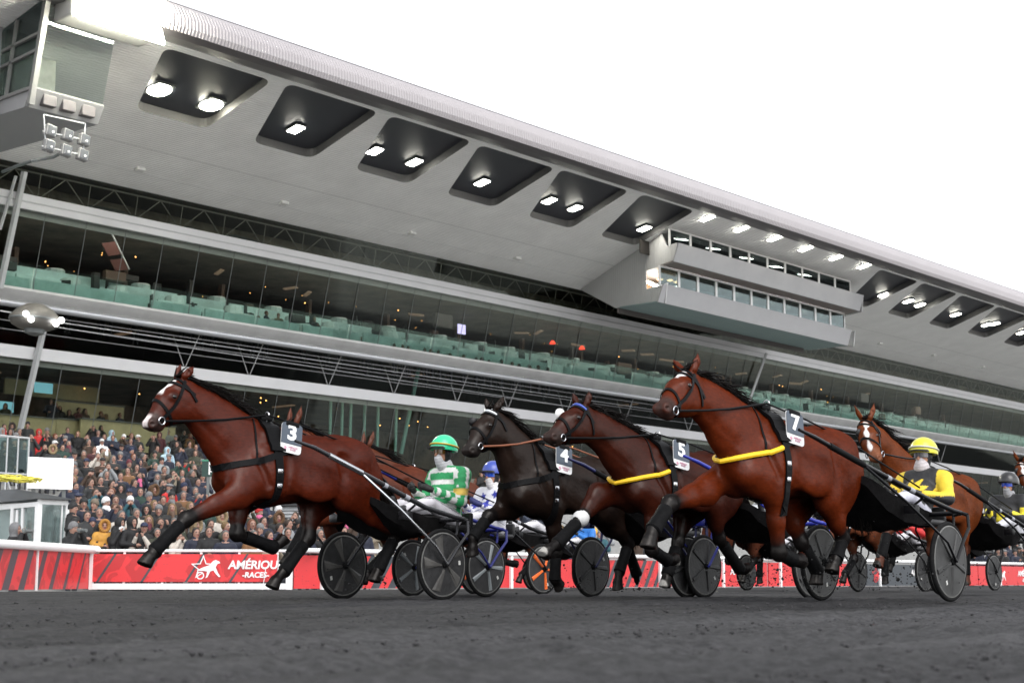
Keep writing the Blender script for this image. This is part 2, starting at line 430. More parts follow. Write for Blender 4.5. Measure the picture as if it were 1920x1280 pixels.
M_lip = mat('roof_lip', (.085, .078, .082), .5, noise=.1, nscale=1)
M_band = mat('fascia_panel', (.62, .62, .64), .45, noise=.07, nscale=.35)
M_slab = mat('slab_concrete', (.52, .52, .52), .7, noise=.12, nscale=.8)
M_tubm = mat('steel_tube', (.50, .51, .54), .33, metal=.7)
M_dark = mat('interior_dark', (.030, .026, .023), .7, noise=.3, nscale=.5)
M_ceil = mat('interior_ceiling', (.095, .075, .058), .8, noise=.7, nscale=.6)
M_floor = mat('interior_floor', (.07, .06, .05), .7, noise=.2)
M_white = mat('white_linen', (.78, .80, .79), .7, noise=.05)
M_grey = mat('grey_frame', (.42, .43, .44), .4, noise=.06)
M_mull = mat('mullion_thin', (.12, .13, .13), .4)
M_tgl = glass_mat('tinted_glass', (.80, .82, .79), .13, 1.5, .04)
M_tier = mat('teal_parapet', (.62, .76, .75), .4, noise=.35, nscale=.5)
M_tealw = mat('teal_linen', (.74, .82, .81), .7, noise=.08)
M_pgl = glass_mat('teal_balustrade', (.85, .955, .945), .5, 1.5, .02)
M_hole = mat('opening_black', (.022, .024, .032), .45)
M_lamp = mat('lamp_panel', (1, 1, 1), .5, emit=(1, .97, .86), estr=22)
M_flood = mat('flood_panel', (1, 1, 1), .5, emit=(1, .97, .80), estr=70)
M_warm = mat('warm_lamp', (1, .6, .3), .5, emit=(1, .45, .12), estr=5)
M_redl = mat('red_lamp', (1, .1, .05), .5, emit=(1, .05, .02), estr=.9)
stand = empty('grandstand', (0, 0, 0), 0, 'long grey grandstand with tilted glass front and huge overhanging roof behind the race', 'grandstand')
FY0, FK = 63.4, .23
def fy(z): return FY0-FK*z
X0, X1 = 18.0, 190.0
# fascia bands riding on the tilted front
def band(name, z0, z1, out, m, x0=X0, x1=X1, top=.0):
    mb = MB(); pts = [(fy(z0)-out, z0), (fy(z1)-out, z1), (fy(z1)+.25, z1), (fy(z0)+.25, z0)]
    n = 1
    mb.prism(pts, lambda u, v, t: (t, u, v), x0, x1); return mb.build(name, m, stand)
band('upper_fascia', 16.32, 16.95, .12, M_band)
MB().prism([(fy(16.62)-.15, 16.60), (fy(16.62)-.15, 16.66), (fy(16.62)+.05, 16.66), (fy(16.62)+.05, 16.60)], lambda u, v, t: (t, u, v), X0, X1).build('fascia_drip', M_grey, stand)
band('lower_fascia', 9.95, 10.48, .12, M_band)
# mid slab: a bellied grey beam, with the big tube in front
pr = [(fy(12.9)-.35, 12.92), (fy(12.9)-.42, 12.80), (fy(12.6)-.30, 12.62), (fy(12.4)-.05, 12.36), (fy(12.3)+.4, 12.26), (fy(12.9)+.6, 12.92)]
MB().prism(pr, lambda u, v, t: (t, u, v), X0, X1).build('balcony_slab', M_slab, stand)
mb = MB()
ty, tz = fy(12.1)-.75, 12.12
for a in range(18, 118, 7): mb.tube([(a, ty, tz), (min(a+7, 111), ty, tz)], .17, 14)
mb.build('long_steel_tube', M_tubm, stand, smooth=True)
mb = MB(); mb.tube([(112.5, ty, tz), (190, ty, tz)], .13, 12); mb.build('long_steel_tube', M_tubm, stand, smooth=True)
for a in range(24, 110, 7):
    MB().bar((a, ty, tz+.1), (a, ty+.55, tz+.22), .07).build('tube_bracket', M_grey, stand)
# thin stays running under the tube
for k, (z0_, z1_) in enumerate(((11.75, 11.75), (11.40, 11.25), (11.05, 10.8))):
    mb = MB(); mb.tube([(22, ty+.1+.1*k, z0_), (118, ty+.1+.1*k, z1_)], .022, 5); mb.build('stay_cable', mat('stay_dark', (.20, .20, .21), .5), stand, smooth=True)
# glass, one pane per bay, and thin mullions
bays = [X0+6.4*i for i in range(28)]
for z0_, z1_, nm in ((6.3, 9.95, 'glass_pane'), (10.48, 12.28, 'glass_pane'), (12.92, 16.32, 'glass_pane'), (16.95, 18.2, 'glass_pane')):
    for a in bays[:25]:
        if nm:
            MB().prism([(fy(z0_), z0_), (fy(z1_), z1_), (fy(z1_)+.03, z1_), (fy(z0_)+.03, z0_)], lambda u, v, t: (t, u, v), a+.02, a+6.38).build(nm, M_tgl, stand)
for zz in ((6.3, 9.95), (12.92, 16.32)):
    mb = MB()
    for a in np.arange(X0, 180, 2.133): mb.bar((a, fy(zz[0])-.012, zz[0]), (a, fy(zz[1])-.012, zz[1]), .025, .02)
    mb.build('mullions', M_mull, stand)['kind'] = 'stuff'
# a few bold posts on the outside of the glass
def post(px, y0, y1, w_=.16, zlo=None):
    a = at_plane(px[0], y0, FY0-.35, FK); b = at_plane(px[1], y1, FY0-.35, FK)
    MB().bar(a, b, w_).build('facade_post', M_grey, stand)
post((0, 46), 540, 322, .20); post((38, 86), 805, 600, .20); post((1400, 1437), 765, 662, .16); post((0, 30), 430, 330, .1)
# inner floors, ceilings, back wall
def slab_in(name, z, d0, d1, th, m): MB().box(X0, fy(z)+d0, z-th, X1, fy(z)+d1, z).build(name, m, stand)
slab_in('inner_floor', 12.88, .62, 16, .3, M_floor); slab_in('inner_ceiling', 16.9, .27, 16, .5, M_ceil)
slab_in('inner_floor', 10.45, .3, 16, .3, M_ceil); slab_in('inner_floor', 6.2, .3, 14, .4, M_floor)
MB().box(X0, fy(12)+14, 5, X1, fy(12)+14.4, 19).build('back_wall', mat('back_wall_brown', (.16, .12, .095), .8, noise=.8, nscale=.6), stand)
MB().box(X0-.3, fy(12)-1, 5, X0, fy(12)+14.4, 19).build('end_wall', M_slab, stand)
# stepped restaurant tiers with white parapets behind the glass
for a in bays[:25]:
    MB().prism([(fy(13)+.16, 12.93), (fy(14.05)+.16, 14.05), (fy(14.05)+.18, 14.05), (fy(13)+.18, 12.93)], lambda u, v, t: (t, u, v), a+.03, a+6.37).build('balustrade_pane', M_pgl, stand)
for k in range(3):
    y0_ = fy(13)+.55+k*2.0; z0_ = 12.88+k*.80
    MB().box(X0, y0_+.15, 12.88, X1, y0_+2.0, z0_+.03).build('dining_tier', M_floor, stand)
    mb = MB(); rg = random.Random(k); a = X0
    while a < 165:
        L_ = rg.choice((3.2, 4.4, 6.4)); mb.box(a, y0_, 12.9 if k == 0 else z0_-.75, a+L_-.25, y0_+.1, z0_+(.62 if k == 0 else .40)+rg.uniform(-.05, .12)); a += L_+(1.5 if rg.random() < .18 else 0)
    mb.build('tier_parapet', M_tier, stand)
# laid tables: round-draped white cloths
def table(x, y, z, k):
    t = empty('dining_table', (x, y, z), 0, None)
    t.parent = stand
    mb = MB(); mb.lathe([(.55, 0), (.50, .35), (.47, .72), (.44, .75), (0, .75)], 10, Matrix.Identity(4)); return mb, t
rg = random.Random(9); tm = MB(); tm.lathe([(.60, 0), (.52, .35), (.48, .72), (.44, .75), (0, .75)], 10); tme = tm.mesh('tablecloth'); tme.materials.append(M_tealw)
ch = MB(); ch.bbox(-.22, -.22, .42, .22, .22, .48, .02); ch.bbox(-.22, .18, .46, .22, .23, .95, .02)
for sx_ in (-.19, .19):
    for sy_ in (-.19, .19): ch.box(sx_-.015, sy_-.015, 0, sx_+.015, sy_+.015, .43)
chme = ch.mesh('dining_chair'); chme.materials.append(mat('chair_dark', (.03, .035, .035), .6))
nt_ = 0
for k in range(0, 3):
    a = 24.0+k
    while a < 135 and nt_ < 90:
        y_ = fy(13)+.55+k*2.0+.75; z_ = 12.92+k*.80
        link_mesh('tablecloth', tme, stand, (a, y_, z_)); nt_ += 1
        link_mesh('dining_chair', chme, stand, (a+.95, y_-.2, z_), rg.uniform(0, 6)) if rg.random() < .5 else None
        a += rg.uniform(2.6, 5.2)
# ceiling baffles, pendant lamps
M_baf = mat('baffle_glow', (.40, .30, .22), .6, noise=.3, emit=(1, .62, .40), estr=.05)  # baffles are no lamps; a faint glow is added to light the interior
rgb_ = random.Random(31)
for i in range(34):
    a = 48+i*2.2+rgb_.uniform(-.6, .6)
    if rgb_.random() < .5 or (66 < a < 72): continue
    M = Matrix.Translation((a, fy(15)+4.5, 15.6)) @ Matrix.Rotation(R(rgb_.uniform(10, 32)), 4, 'Y') @ Matrix.Rotation(R(rgb_.uniform(-25, 25)), 4, 'Z') @ Matrix.Translation((-a, -fy(15)-4.5, -15.6)); dy_ = rgb_.uniform(-.6, 2.2)
    MB().box(a, fy(15)+3.0+dy_*.5, 16.05, a+.22, fy(15)+4.0+dy_*.5, 16.09, M).build('ceiling_baffle', M_baf, stand)
M_fill = mat('fill_strip', (1, 1, 1), .5, emit=(1, .95, .88), estr=7)  # fill light added behind the fascia to brighten the dining tiers
for a in np.arange(X0+2, 170, 8):
    MB().box(a, fy(16.35)+.36, 16.12, a+8, fy(16.35)+.42, 16.34).build('fill_strip', M_fill, stand)
    MB().box(a, fy(16.35)+.30, 16.06, a+8, fy(16.35)+.355, 16.38).build('fill_backing', M_grey, stand)  # backing of the added fill strip
for a in np.arange(X0+2, 110, 8):
    MB().box(a, fy(10)+.36, 9.78, a+8, fy(10)+.42, 9.92).build('fill_strip', mat('fill_strip_low', (1, 1, 1), .5, emit=(1, .86, .62), estr=2.2), stand)  # added fill strip, brightens the lower hall
    MB().box(a, fy(10)+.29, 9.72, a+8, fy(10)+.355, 9.95).build('fill_backing', M_grey, stand)
for i in range(0, 20, 3):
    a = 38+i*6.0; MB().box(a, fy(9)+3.2, 9.70, a+.30, fy(9)+4.8, 9.76).build('ceiling_baffle', M_baf, stand)
for i in range(1, 16, 3):
    a = 38+i*7.0; MB().box(a, fy(12)+3.2, 12.38, a+.30, fy(12)+4.8, 12.44).build('ceiling_baffle', M_baf, stand)
rg = random.Random(4)
for i in range(60):
    a = rg.uniform(34, 125); yy = fy(15)+rg.uniform(2.5, 10); zz = rg.uniform(15.2, 16.2)
    mb = MB(); r_ = rg.choice((.015, .02, .035)); mb.lathe([(0, -r_), (r_, 0), (0, r_)], 6, Matrix.Translation((a, yy, zz))); mb.build('small_lamp', M_warm, stand)
for px_, py_ in ((1036, 644), (1091, 654)):
    p = at_plane(px_, py_, FY0+3, FK); mb = MB(); mb.lathe([(.08, .20), (.22, .0), (.20, -.02), (0, .05)], 12, Matrix.Translation(p)); mb.build('red_pendant', M_redl, stand)
p = at_plane(866, 617, FY0+5, FK); MB().box(p.x-.35, p.y, p.z-.3, p.x+.35, p.y+.05, p.z+.3).build('lit_screen', mat('screen_lilac', (.5, .45, .8), .4, emit=(.55, .5, .9), estr=.8), stand)
# slanting red and white ladder sign hanging inside the glass
mb = MB(); a, b = at_plane(206, 430, FY0+1.2, FK), at_plane(242, 505, FY0+1.2, FK); mb.bar(a, b, .06); mb.build('sign_rail', M_grey, stand)
for t0_, t1_ in ((.30, .62), (.72, 1.0)):
    p, q = a.lerp(b, t0_), a.lerp(b, t1_); dx = Vector((-.75, 0, -.2))
    MB().add([p, q, q+dx, p+dx, p+Vector((0, .04, 0)), q+Vector((0, .04, 0)), q+dx+Vector((0, .04, 0)), p+dx+Vector((0, .04, 0))], [(0, 1, 2, 3), (7, 6, 5, 4), (0, 4, 5, 1), (1, 5, 6, 2), (2, 6, 7, 3), (3, 7, 4, 0)]).build('red_panel', mat('red_panel', (.09, .024, .017), .6), stand)
# dark furniture, screens and columns deeper inside the dining floor
rg = random.Random(77); Mcl = mat('dark_furniture', (.020, .018, .017), .6); Mcl2 = mat('brown_furniture', (.10, .06, .04), .6)
for i in range(70):
    a = rg.uniform(34, 140); dp = rg.uniform(2.0, 11); z0_ = rg.uniform(13.6, 15.4); w_ = rg.uniform(.2, 1.6); h_ = rg.uniform(.1, .9)
    MB().bbox(a, fy(15)+dp, z0_, a+w_, fy(15)+dp+.3, z0_+h_, .03).build('cabinet', Mcl2 if rg.random() < .35 else Mcl, stand)
for i in range(18):
    a = 34+i*6.4; MB().box(a-.12, fy(14)+7.0, 12.9, a+.12, fy(14)+7.3, 16.4).build('inner_column', Mcl2, stand)
# roof trusses in the top strip, V struts in the lower strip
mb = MB()
for i, a in enumerate(np.arange(24, 175, 2.6)):
    y_ = fy(17.5)+.7
    mb.bar((a, y_, 16.95), (a, y_-.2, 18.15), .03); mb.bar((a, y_, 16.98), (a+1.3*(1 if i % 2 else 1), y_-.2, 18.12), .035); mb.bar((a+2.6, y_, 16.98), (a+1.3, y_-.2, 18.12), .035)
mb.build('roof_truss', mat('truss_grey', (.30, .285, .26), .5), stand)
mb = MB(); mb.bar((X0, fy(17)+.7, 16.98), (178, fy(17)+.7, 16.98), .07); mb.bar((X0, fy(18)+.6, 18.12), (178, fy(18)+.6, 18.12), .07); mb.build('truss_chord', mat('truss_grey', (.30, .285, .26), .5), stand)
MB().box(X0, fy(17)+2.6, 16.9, X1, fy(17)+2.7, 18.2).build('truss_backing', mat('truss_backing', (.24, .21, .17), .8, noise=.6, nscale=.6), stand)
# cables and ducts lying in the truss strip
rg = random.Random(12)
for k in range(5):
    pts = []; zz = 17.1+.12*k; yy = fy(17)+1.2+.3*k
    for a in np.arange(30, 172, 1.4): pts.append((a, yy+rg.uniform(-.1, .1), zz+rg.uniform(-.12, .16)))
    MB().tube(pts, .035+.01*k, 5).build('loose_duct', mat('duct_foil', (.45, .45, .44), .35, metal=.4, noise=.4, nscale=1) if k % 2 else M_mull, stand)
i = 0
for px_ in (350, 470, 618, 740, 858, 953, 1060, 1170, 1290, 1500, 1640, 1760):
    p = at_plane(px_, 640+(px_-350)*.15+35, FY0-.2, FK); a = p.x
    MB().bar((a, fy(10.5)-.2, 10.48), (a+.55, fy(12)-.25, 12.2), .042).build('front_strut', mat('strut_grey', (.26, .26, .265), .5), stand)
    MB().bar((a-.12, fy(10.5)-.2, 10.48), (a-.75, fy(12)+.2, 11.9), .036).build('front_strut', mat('strut_grey', (.26, .26, .265), .5), stand)
# teal columns behind the lower glass
for px_ in (618, 640, 656, 682, 707, 741):
    p = at_plane(px_, 760, FY0+1.6, FK); mb = MB(); mb.tube([(p.x, p.y, 4.5), (p.x, p.y-.1, 10.4)], .085, 10); mb.build('column', mat('column_teal', (.16, .34, .31), .5, noise=.1), stand, smooth=True)
a, b = at_plane(752, 850, FY0+1.2, FK), at_plane(785, 690, FY0+1.2, FK); mb = MB(); mb.tube([a, b], .12, 10); mb.build('column', mat('column_teal', (.16, .34, .31), .5, noise=.1), stand, smooth=True)
# cream panelled counters in the lower left hall
Mc = mat('cream_panel', (.42, .37, .22), .6, noise=.2, nscale=1)
for (pa, ya, yb, pb, dep) in ((-60, 778, 832, 105, 1.6), (105, 786, 838, 150, 2.0), (150, 792, 846, 330, 1.5), (20, 716, 745, 200, 5.5), (110, 756, 790, 240, 4.0)):
    a = at_plane(pa, (ya+yb)/2, FY0+dep, FK); b = at_plane(pb, (ya+yb)/2, FY0+dep, FK); zt = at_plane((pa+pb)/2, ya, FY0+dep, FK).z; zb = at_plane((pa+pb)/2, yb, FY0+dep, FK).z
    MB().box(a.x, fy(7)+dep, zb, b.x, fy(7)+dep+.12, zt).build('cream_counter', Mc, stand)
    MB().box(a.x, fy(7)+dep-.1, zt, b.x, fy(7)+dep+.4, zt+.05).build('counter_top', M_mull, stand)
for px_, py_ in ((8, 762), (128, 775), (82, 727)):
    p = at_plane(px_, py_, FY0+4.5, FK); MB().box(p.x-.5, p.y, p.z-.25, p.x+.5, p.y+.05, p.z+.25).build('blue_screen', mat('blue_screen', (.1, .3, .35), .4, emit=(.10, .26, .32), estr=.7), stand)
# low front wall of the hall, above the terrace
MB().box(X0, fy(5.6)+.05, 3.0, X1, fy(5.6)+.5, 6.2).build('hall_base', mat('hall_base', (.16, .15, .12), .7, noise=.2), stand)
# small ceiling lights seen in the hall
for i in range(24):
    a = rg.uniform(38, 110); mb = MB(); mb.lathe([(0, -.03), (.04, 0), (0, .03)], 6, Matrix.Translation((a, fy(9)+rg.uniform(2, 9), 9.75))); mb.build('small_lamp', M_warm, stand)

# ---- roof: soffit with rounded openings, dark lip, ribbed edge
SO, SI = 46.9, 59.25                 # outer and inner Y of the soffit
ZO, ZI = 20.75, 18.2
sl_ = (ZO-ZI)/(SI-SO)
def soff_z(Y): return ZI+(SI-Y)*sl_
def on_soff(x, y):                   # pixel -> soffit plane
    r = _ray(x, y); k = sl_; t = (ZI+SI*k-CAM_H)/(r[2]+k*r[1]); return Vector(_o+r*t)
HOLES = [[(255, 205), (386, 242), (514, 150), (306, 91)], [(474, 268), (585, 297), (714, 209), (536, 158)], [(666, 318), (765, 345), (890, 263), (728, 219)],
         [(836, 365), (927, 388), (1046, 314), (895, 274)], [(987, 408), (1073, 427), (1185, 356), (1047, 320)], [(1123, 443), (1193, 460), (1311, 392), (1204, 364)],
         [(1585, 567), (1624, 576), (1733, 524), (1655, 503)], [(1661, 587), (1705, 597), (1810, 546), (1736, 528)], [(1738, 607), (1780, 616), (1884, 568), (1811, 550)],
         [(1811, 624), (1849, 633), (1953, 588), (1884, 570)], [(1880, 642), (1912, 650), (2020, 606), (1955, 590)]]
H2 = []
for q in HOLES:
    P_ = [on_soff(*p) for p in q]; yi = (P_[0].y+P_[1].y)/2; yo = (P_[2].y+P_[3].y)/2
    H2.append((yi, max(yo, SO+.62), P_[0].x, P_[1].x, P_[2].x, P_[3].x))
def rounded(poly, r, n=5):
    o = []; k = len(poly)
    for i in range(k):
        p, a, b = Vector(poly[i]), Vector(poly[i-1]), Vector(poly[(i+1) % k]); u, v = (a-p).normalized(), (b-p).normalized()
        s0, s1 = p+u*r, p+v*r
        for j in range(n+1): t = j/n; o.append(s0*(1-t)**2+p*2*t*(1-t)+s1*t*t)
    return [(q.x, q.y) for q in o]
def soffit():
    cu = bpy.data.curves.new('soffit', 'CURVE'); cu.dimensions = '2D'; cu.fill_mode = 'FRONT'
    def loop(pts):
        sp = cu.splines.new('POLY'); sp.points.add(len(pts)-1)
        for p, q in zip(sp.points, pts): p.co = (q[0], q[1], 0, 1)
        sp.use_cyclic_u = True
    loop([(X0, SO+.45), (X1, SO+.45), (X1, SI), (X0, SI)])
    rims = []
    for yi, yo, a, b, c_, d in H2:
        q = rounded([(a, yi), (b, yi), (c_, yo), (d, yo)], .55); rims.append(q); loop(q)
    o = bpy.data.objects.new('tmp', cu); COL.objects.link(o); dg = bpy.context.evaluated_depsgraph_get(); dg.update()
    me = bpy.data.meshes.new_from_object(o.evaluated_get(dg)); bpy.data.objects.remove(o)
    for v in me.vertices: v.co.z = soff_z(v.co.y)
    link_mesh('soffit', me, stand, None, None, (M_soffit,))
    lampn = [2, 1, 2, 1, 2, 1, 1, 2, 1, 2, 1]
    LAMPPX = [[(299, 170), (396, 198)], [(555, 243)], [(703, 284), (777, 305)], [(904, 343)], [(1030, 377), (1078, 391)], [(1208, 429)], [(1657, 553)], [(1703, 565), (1725, 572)], [(1792, 590)], [(1850, 609), (1865, 607)], [(1915, 624)]]
    for k, q in enumerate(rims):
        op = empty('roof_opening', parent=stand); n = len(q); dz = .38
        vs = [(x, y, soff_z(y)) for x, y in q]+[(x, y, soff_z(y)+dz) for x, y in q]
        MB().add(vs, [(i, (i+1) % n, n+(i+1) % n, n+i) for i in range(n)]).build('opening_rim', mat('opening_rim', (.10, .10, .10), .6), op)
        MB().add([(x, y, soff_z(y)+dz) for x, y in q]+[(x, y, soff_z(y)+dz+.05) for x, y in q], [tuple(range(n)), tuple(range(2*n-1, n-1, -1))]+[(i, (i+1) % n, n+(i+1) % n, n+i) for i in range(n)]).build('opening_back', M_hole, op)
        for (lx, ly) in LAMPPX[k]:
            r = _ray(lx, ly); kk = sl_; t = (ZI+.24+SI*kk-CAM_H)/(r[2]+kk*r[1]); p = Vector(_o+r*t)
            big = k == 0
            w_, d_ = (.42, .55) if big else (.28, .38)
            M = Matrix.Translation(p) @ Matrix.Rotation(-math.atan(sl_), 4, 'X')
            MB().box(-w_, -d_, .02, w_, d_, .12, M).build('lamp_housing', M_mull, op)
            if big: MB().lathe([(0, -.09), (.40, -.07), (.50, 0), (.50, .018), (0, .018)], 22, M).build('lamp_panel', mat('round_lamp', (1, 1, 1), .5, emit=(1, .96, .78), estr=26), op)
            else: MB().bbox(-w_*.9, -d_*.9, -.03, w_*.9, d_*.9, .018, .02, M).build('lamp_panel', M_lamp, op)
soffit()
# panel joints running along the soffit, and a row of faint cross joints
for yy in (55.4, 57.6):
    MB().bar((X0, yy, soff_z(yy)-.004), (X1, yy, soff_z(yy)-.004), .035, .012).build('soffit_joint', M_slab, stand)
# lip, ribbed edge and top skin: one profile each, run along the building
def run(name, pts, m, th=.06):
    n = len(pts); vs = [(X0, y, z) for y, z in pts]+[(X1, y, z) for y, z in pts]; vs += [(x, y+.02, z+th) for x, y, z in vs]
    f = [(i, i+1, n+i+1, n+i) for i in range(n-1)]; g = [tuple(2*n+j for j in reversed(q)) for q in f]
    e = [(0, n, 3*n, 2*n), (n-1, 3*n-1, 4*n-1, 2*n-1)]+[(i, 2*n+i, 2*n+i+1, i+1) for i in range(n-1)]+[(n+i, n+i+1, 3*n+i+1, 3*n+i) for i in range(n-1)]
    MB().add(vs, f+g+e).build(name, m, stand)
run('roof_lip', [(47.36, soff_z(47.36)+.004), (46.9, 20.50), (46.3, 20.46), (45.86, 20.52)], M_lip)
run('roof_edge', [(45.83, 20.53), (45.74, 20.75), (45.76, 21.1), (46.0, 21.5), (46.5, 21.82), (48, 22.3), (52, 23.2), (60, 24.2), (72, 25)], M_roof)
MB().bar((X0, 46.62, 21.93), (X1, 46.62, 21.93), .07, .05).build('edge_trim', M_lip, stand)
MB().box(X0, fy(18)+.1, 18.15, X1, 72, 18.3).build('roof_inner', M_dark, stand)
for px_, py_ in ((262, 316), (532, 379), (772, 436), (970, 483), (1650, 643), (1750, 665), (1843, 687)):
    p = on_soff(px_, py_); M = Matrix.Translation(p) @ Matrix.Rotation(-math.atan(sl_), 4, 'X'); MB().bbox(-.22, -.14, -.13, .22, .14, .02, .03, M).build('soffit_spot', mat('spot_white', (.7, .7, .68), .4), stand)

# ---- commentary cabin hung under the roof (right), and the one cut by the frame (left)
M_cab = mat('cabin_cladding', (.29, .29, .30), .5, noise=.05, nscale=1.5); M_cabrib = ribbed('cabin_ribbed', (.48, .48, .48), .22, 'Y', .5, .25)
M_wfr = mat('white_window_frame', (.72, .72, .71), .4); M_cgl = glass_mat('cabin_glass', (.42, .47, .47), .8, 1.5, .01)
cab = empty('commentary_cabin', parent=stand)
def quad(name, pts, m, par, th=.08, back=(0, 1, 0)):
    b = Vector(back)*th; P_ = [Vector(p) for p in pts]; n = len(P_)
    return MB().add(P_+[p+b for p in P_], [tuple(range(n)), tuple(range(2*n-1, n-1, -1))]+[(i, n+i, n+(i+1) % n, (i+1) % n) for i in range(n)]).build(name, m, par)
YU, YL = 49.1, 50.16                 # fronts of the upper and lower parapets
YUW, YLW = YU+.70, YL+.40            # windows
def A(x, y, Y): return at_y(x, y, Y)
zt = (A(1273, 457, YU).z+A(1620, 552, YU).z)/2; zb = (A(1263, 492, YU+.25).z+A(1610, 580, YU+.25).z)/2
xa, xb = A(1273, 457, YU).x, A(1620, 552, YU).x
quad('upper_parapet', [(xa, YU, zt), (xb, YU, zt), (xb-.15, YU+.28, zb), (xa-.15, YU+.28, zb)], M_cab, cab)
zt2 = (A(1245, 532, YL).z+A(1597, 618, YL).z)/2; zb2 = (A(1233, 566, YL+.25).z+A(1590, 647, YL+.25).z)/2
xc, xd = A(1245, 532, YL).x, A(1597, 618, YL).x
quad('lower_parapet', [(xc, YL, zt2), (xd, YL, zt2), (xd-.1, YL+.28, zb2), (xc-.2, YL+.28, zb2)], M_cab, cab)
B0 = on_soff(1090, 542); F0 = Vector((xa-.02, YU+.1, 0)); F1 = Vector((xb+.05, YU+.1, 0)); B1 = Vector((xb+5.2, B0.y, 0))
def wl(f, t, fr=F0, bk=B0): return (lerp_(fr.x, bk.x, t), lerp_(fr.y, bk.y, t), f)
sb = .62; zlow = min((abs(to_px(wl(z_, sb))[1]-577), z_) for z_ in np.arange(15, 19, .05))[1]
tl = (YL-F0.y)/(B0.y-F0.y)
for fr, bk, sg in ((F0, B0, -1), (F1, B1, 1)):
    W = lambda t, z_: wl(z_, t, fr, bk)
    S_ = lambda t: soff_z(lerp_(fr.y, bk.y, t))-.02
    zl = lambda t: lerp_(zb2, zlow, t/sb)
    quad('cabin_side', [W(.30, zl(.30)), W(sb, zlow), W(1, S_(1)-.03), W(1, S_(1)), W(.30, S_(.30))], M_cabrib, cab, .06, (sg, 0, 0))
    quad('cabin_side', [W(.02, zb), W(.30, zb), W(.30, S_(.30)), W(.14, S_(.14)), W(.09, zt), W(0, zt)], M_cabrib, cab, .06, (sg, 0, 0))
    quad('cabin_side', [W(tl+.02, zb2), W(.30, zl(.30)), W(.30, zt2), W(tl, zt2)], M_cabrib, cab, .06, (sg, 0, 0))
quad('cabin_underside', [(xc-.2, YL+.28, zb2), (xd-.1, YL+.28, zb2), Vector(wl(zlow, sb, F1, B1)), Vector(wl(zlow, sb))], mat('cabin_green', (.22, .30, .30), .6, noise=.05), cab, .06, (0, 0, 1))
quad('cabin_ceiling', [(xa-.15, YU+.30, zb+.004), (xb-.15, YU+.30, zb+.004), (xb+3.2, YLW+6, zb+.1), (xa+3.2, YLW+6, zb+.1)], mat('cabin_ceiling', (.20, .165, .15), .5), cab, .06, (0, 0, 1))
MB().box(xc+2.2, YLW+4.5, zb2+.2, xd+2, YLW+4.6, zb).build('cabin_back', mat('cabin_back', (.13, .115, .11), .7), cab)
MB().box(xc+4.2, YLW+.45, zt2-.3, xd+.2, YLW+.5, zt2+.42).build('cabin_desk', mat('desk_front', (.75, .76, .80), .5), cab)
quad('upper_cabin_back', [(xa, YUW+2, zt-.2), (xb, YUW+2, zt-.2), (xb, YUW+2, soff_z(YUW+2)), (xa, YUW+2, soff_z(YUW+2))], M_dark, cab)
def windows(x0, x1, z0, z1, n, Y, lit=()):
    for i in range(n):
        a = lerp_(x0, x1, i/n); b = lerp_(x0, x1, (i+1)/n); f = empty('cabin_window', parent=cab)
        mb = MB(); w_ = .10
        for bx in ((a, z0, a+w_, z1), (b-w_+.004, z0, b-.004, z1), (a+w_, z1-w_, b-w_, z1), (a+w_, z0, b-w_, z0+w_)): mb.box(bx[0], Y, bx[1], bx[2], Y+.1, bx[3])
        mb.build('frame', M_wfr, f); MB().box(a+w_, Y+.04, z0+w_, b-w_, Y+.05, z1-w_).build('pane', M_cgl, f)
zu1 = A(1268, 432, YUW).z
windows(xa+.1, xb-.5, zt-.06, zu1+.05, 10, YUW)
MB().box(xa, YUW, zu1+.06, xb-.3, YUW+.1, soff_z(YUW)-.01).build('window_head', mat('window_head', (.30, .29, .28), .6), cab)
windows(xc+.15, xd-.15, zt2-.05, zb-.02, 11, YLW)
mb = MB(); mb.tube([Vector(wl(zt2+.05, tl)), Vector(wl(zt2+.05, .30))], .05, 6); mb.build('side_sill', M_wfr, cab)
mb = MB(); mb.bar((xc+2.0, YLW+2.2, zb-.45), (xc+3.6, YLW+2.6, zb-.45), .12); mb.build('tube_lamp', M_lamp, cab)
MB().box(xc+.5, YLW+.16, zb-.12, xd, YLW+.22, zb-.02).build('cabin_fill_strip', mat('fill_strip_glow', (1, 1, 1), .5, emit=(.95, .97, 1), estr=9), cab)  # fill strip added behind the windows to brighten the desk front
MB().box(xc+.5, YLW+.11, zb-.16, xd, YLW+.155, zb-.01).build('fill_backing', M_grey, cab)  # backing of the added cabin strip
for i in range(9):
    xx = lerp_(xc+5.0, xd+.5, i/8); mb = MB(); mb.lathe([(0, -.05), (.10, -.04), (.10, .02), (0, .03)], 10, Matrix.Translation((xx, YLW+2.2, zb-.30))); mb.build('cabin_lamp', M_lamp, cab)
for i, (lx, ly) in enumerate(((1326, 407), (1390, 427), (1452, 445), (1511, 464), (1567, 481), (1620, 497))):
    p = on_soff(lx, ly); M = Matrix.Translation(p+Vector((0, 0, -.10))) @ Matrix.Rotation(-math.atan(sl_), 4, 'X')
    le = empty('roof_lamp', parent=stand); MB().box(-.24, -.42, .03, .24, .42, .10, M).build('lamp_housing', M_mull, le); MB().box(-.22, -.40, 0, .22, .40, .028, M).build('lamp_panel', M_lamp, le)
for wx in (1.9, 2.9, 3.6):
    mb = MB(); mb.lathe([(0, -.08), (.20, 0), (0, .08)], 10, Matrix.Translation((xc+wx, YLW+1.2, zb-.45+.1*(wx > 2)))); mb.build('warm_lamp', mat('warm_white', (1, .6, .3), .5, emit=(1, .60, .30), estr=8), cab)
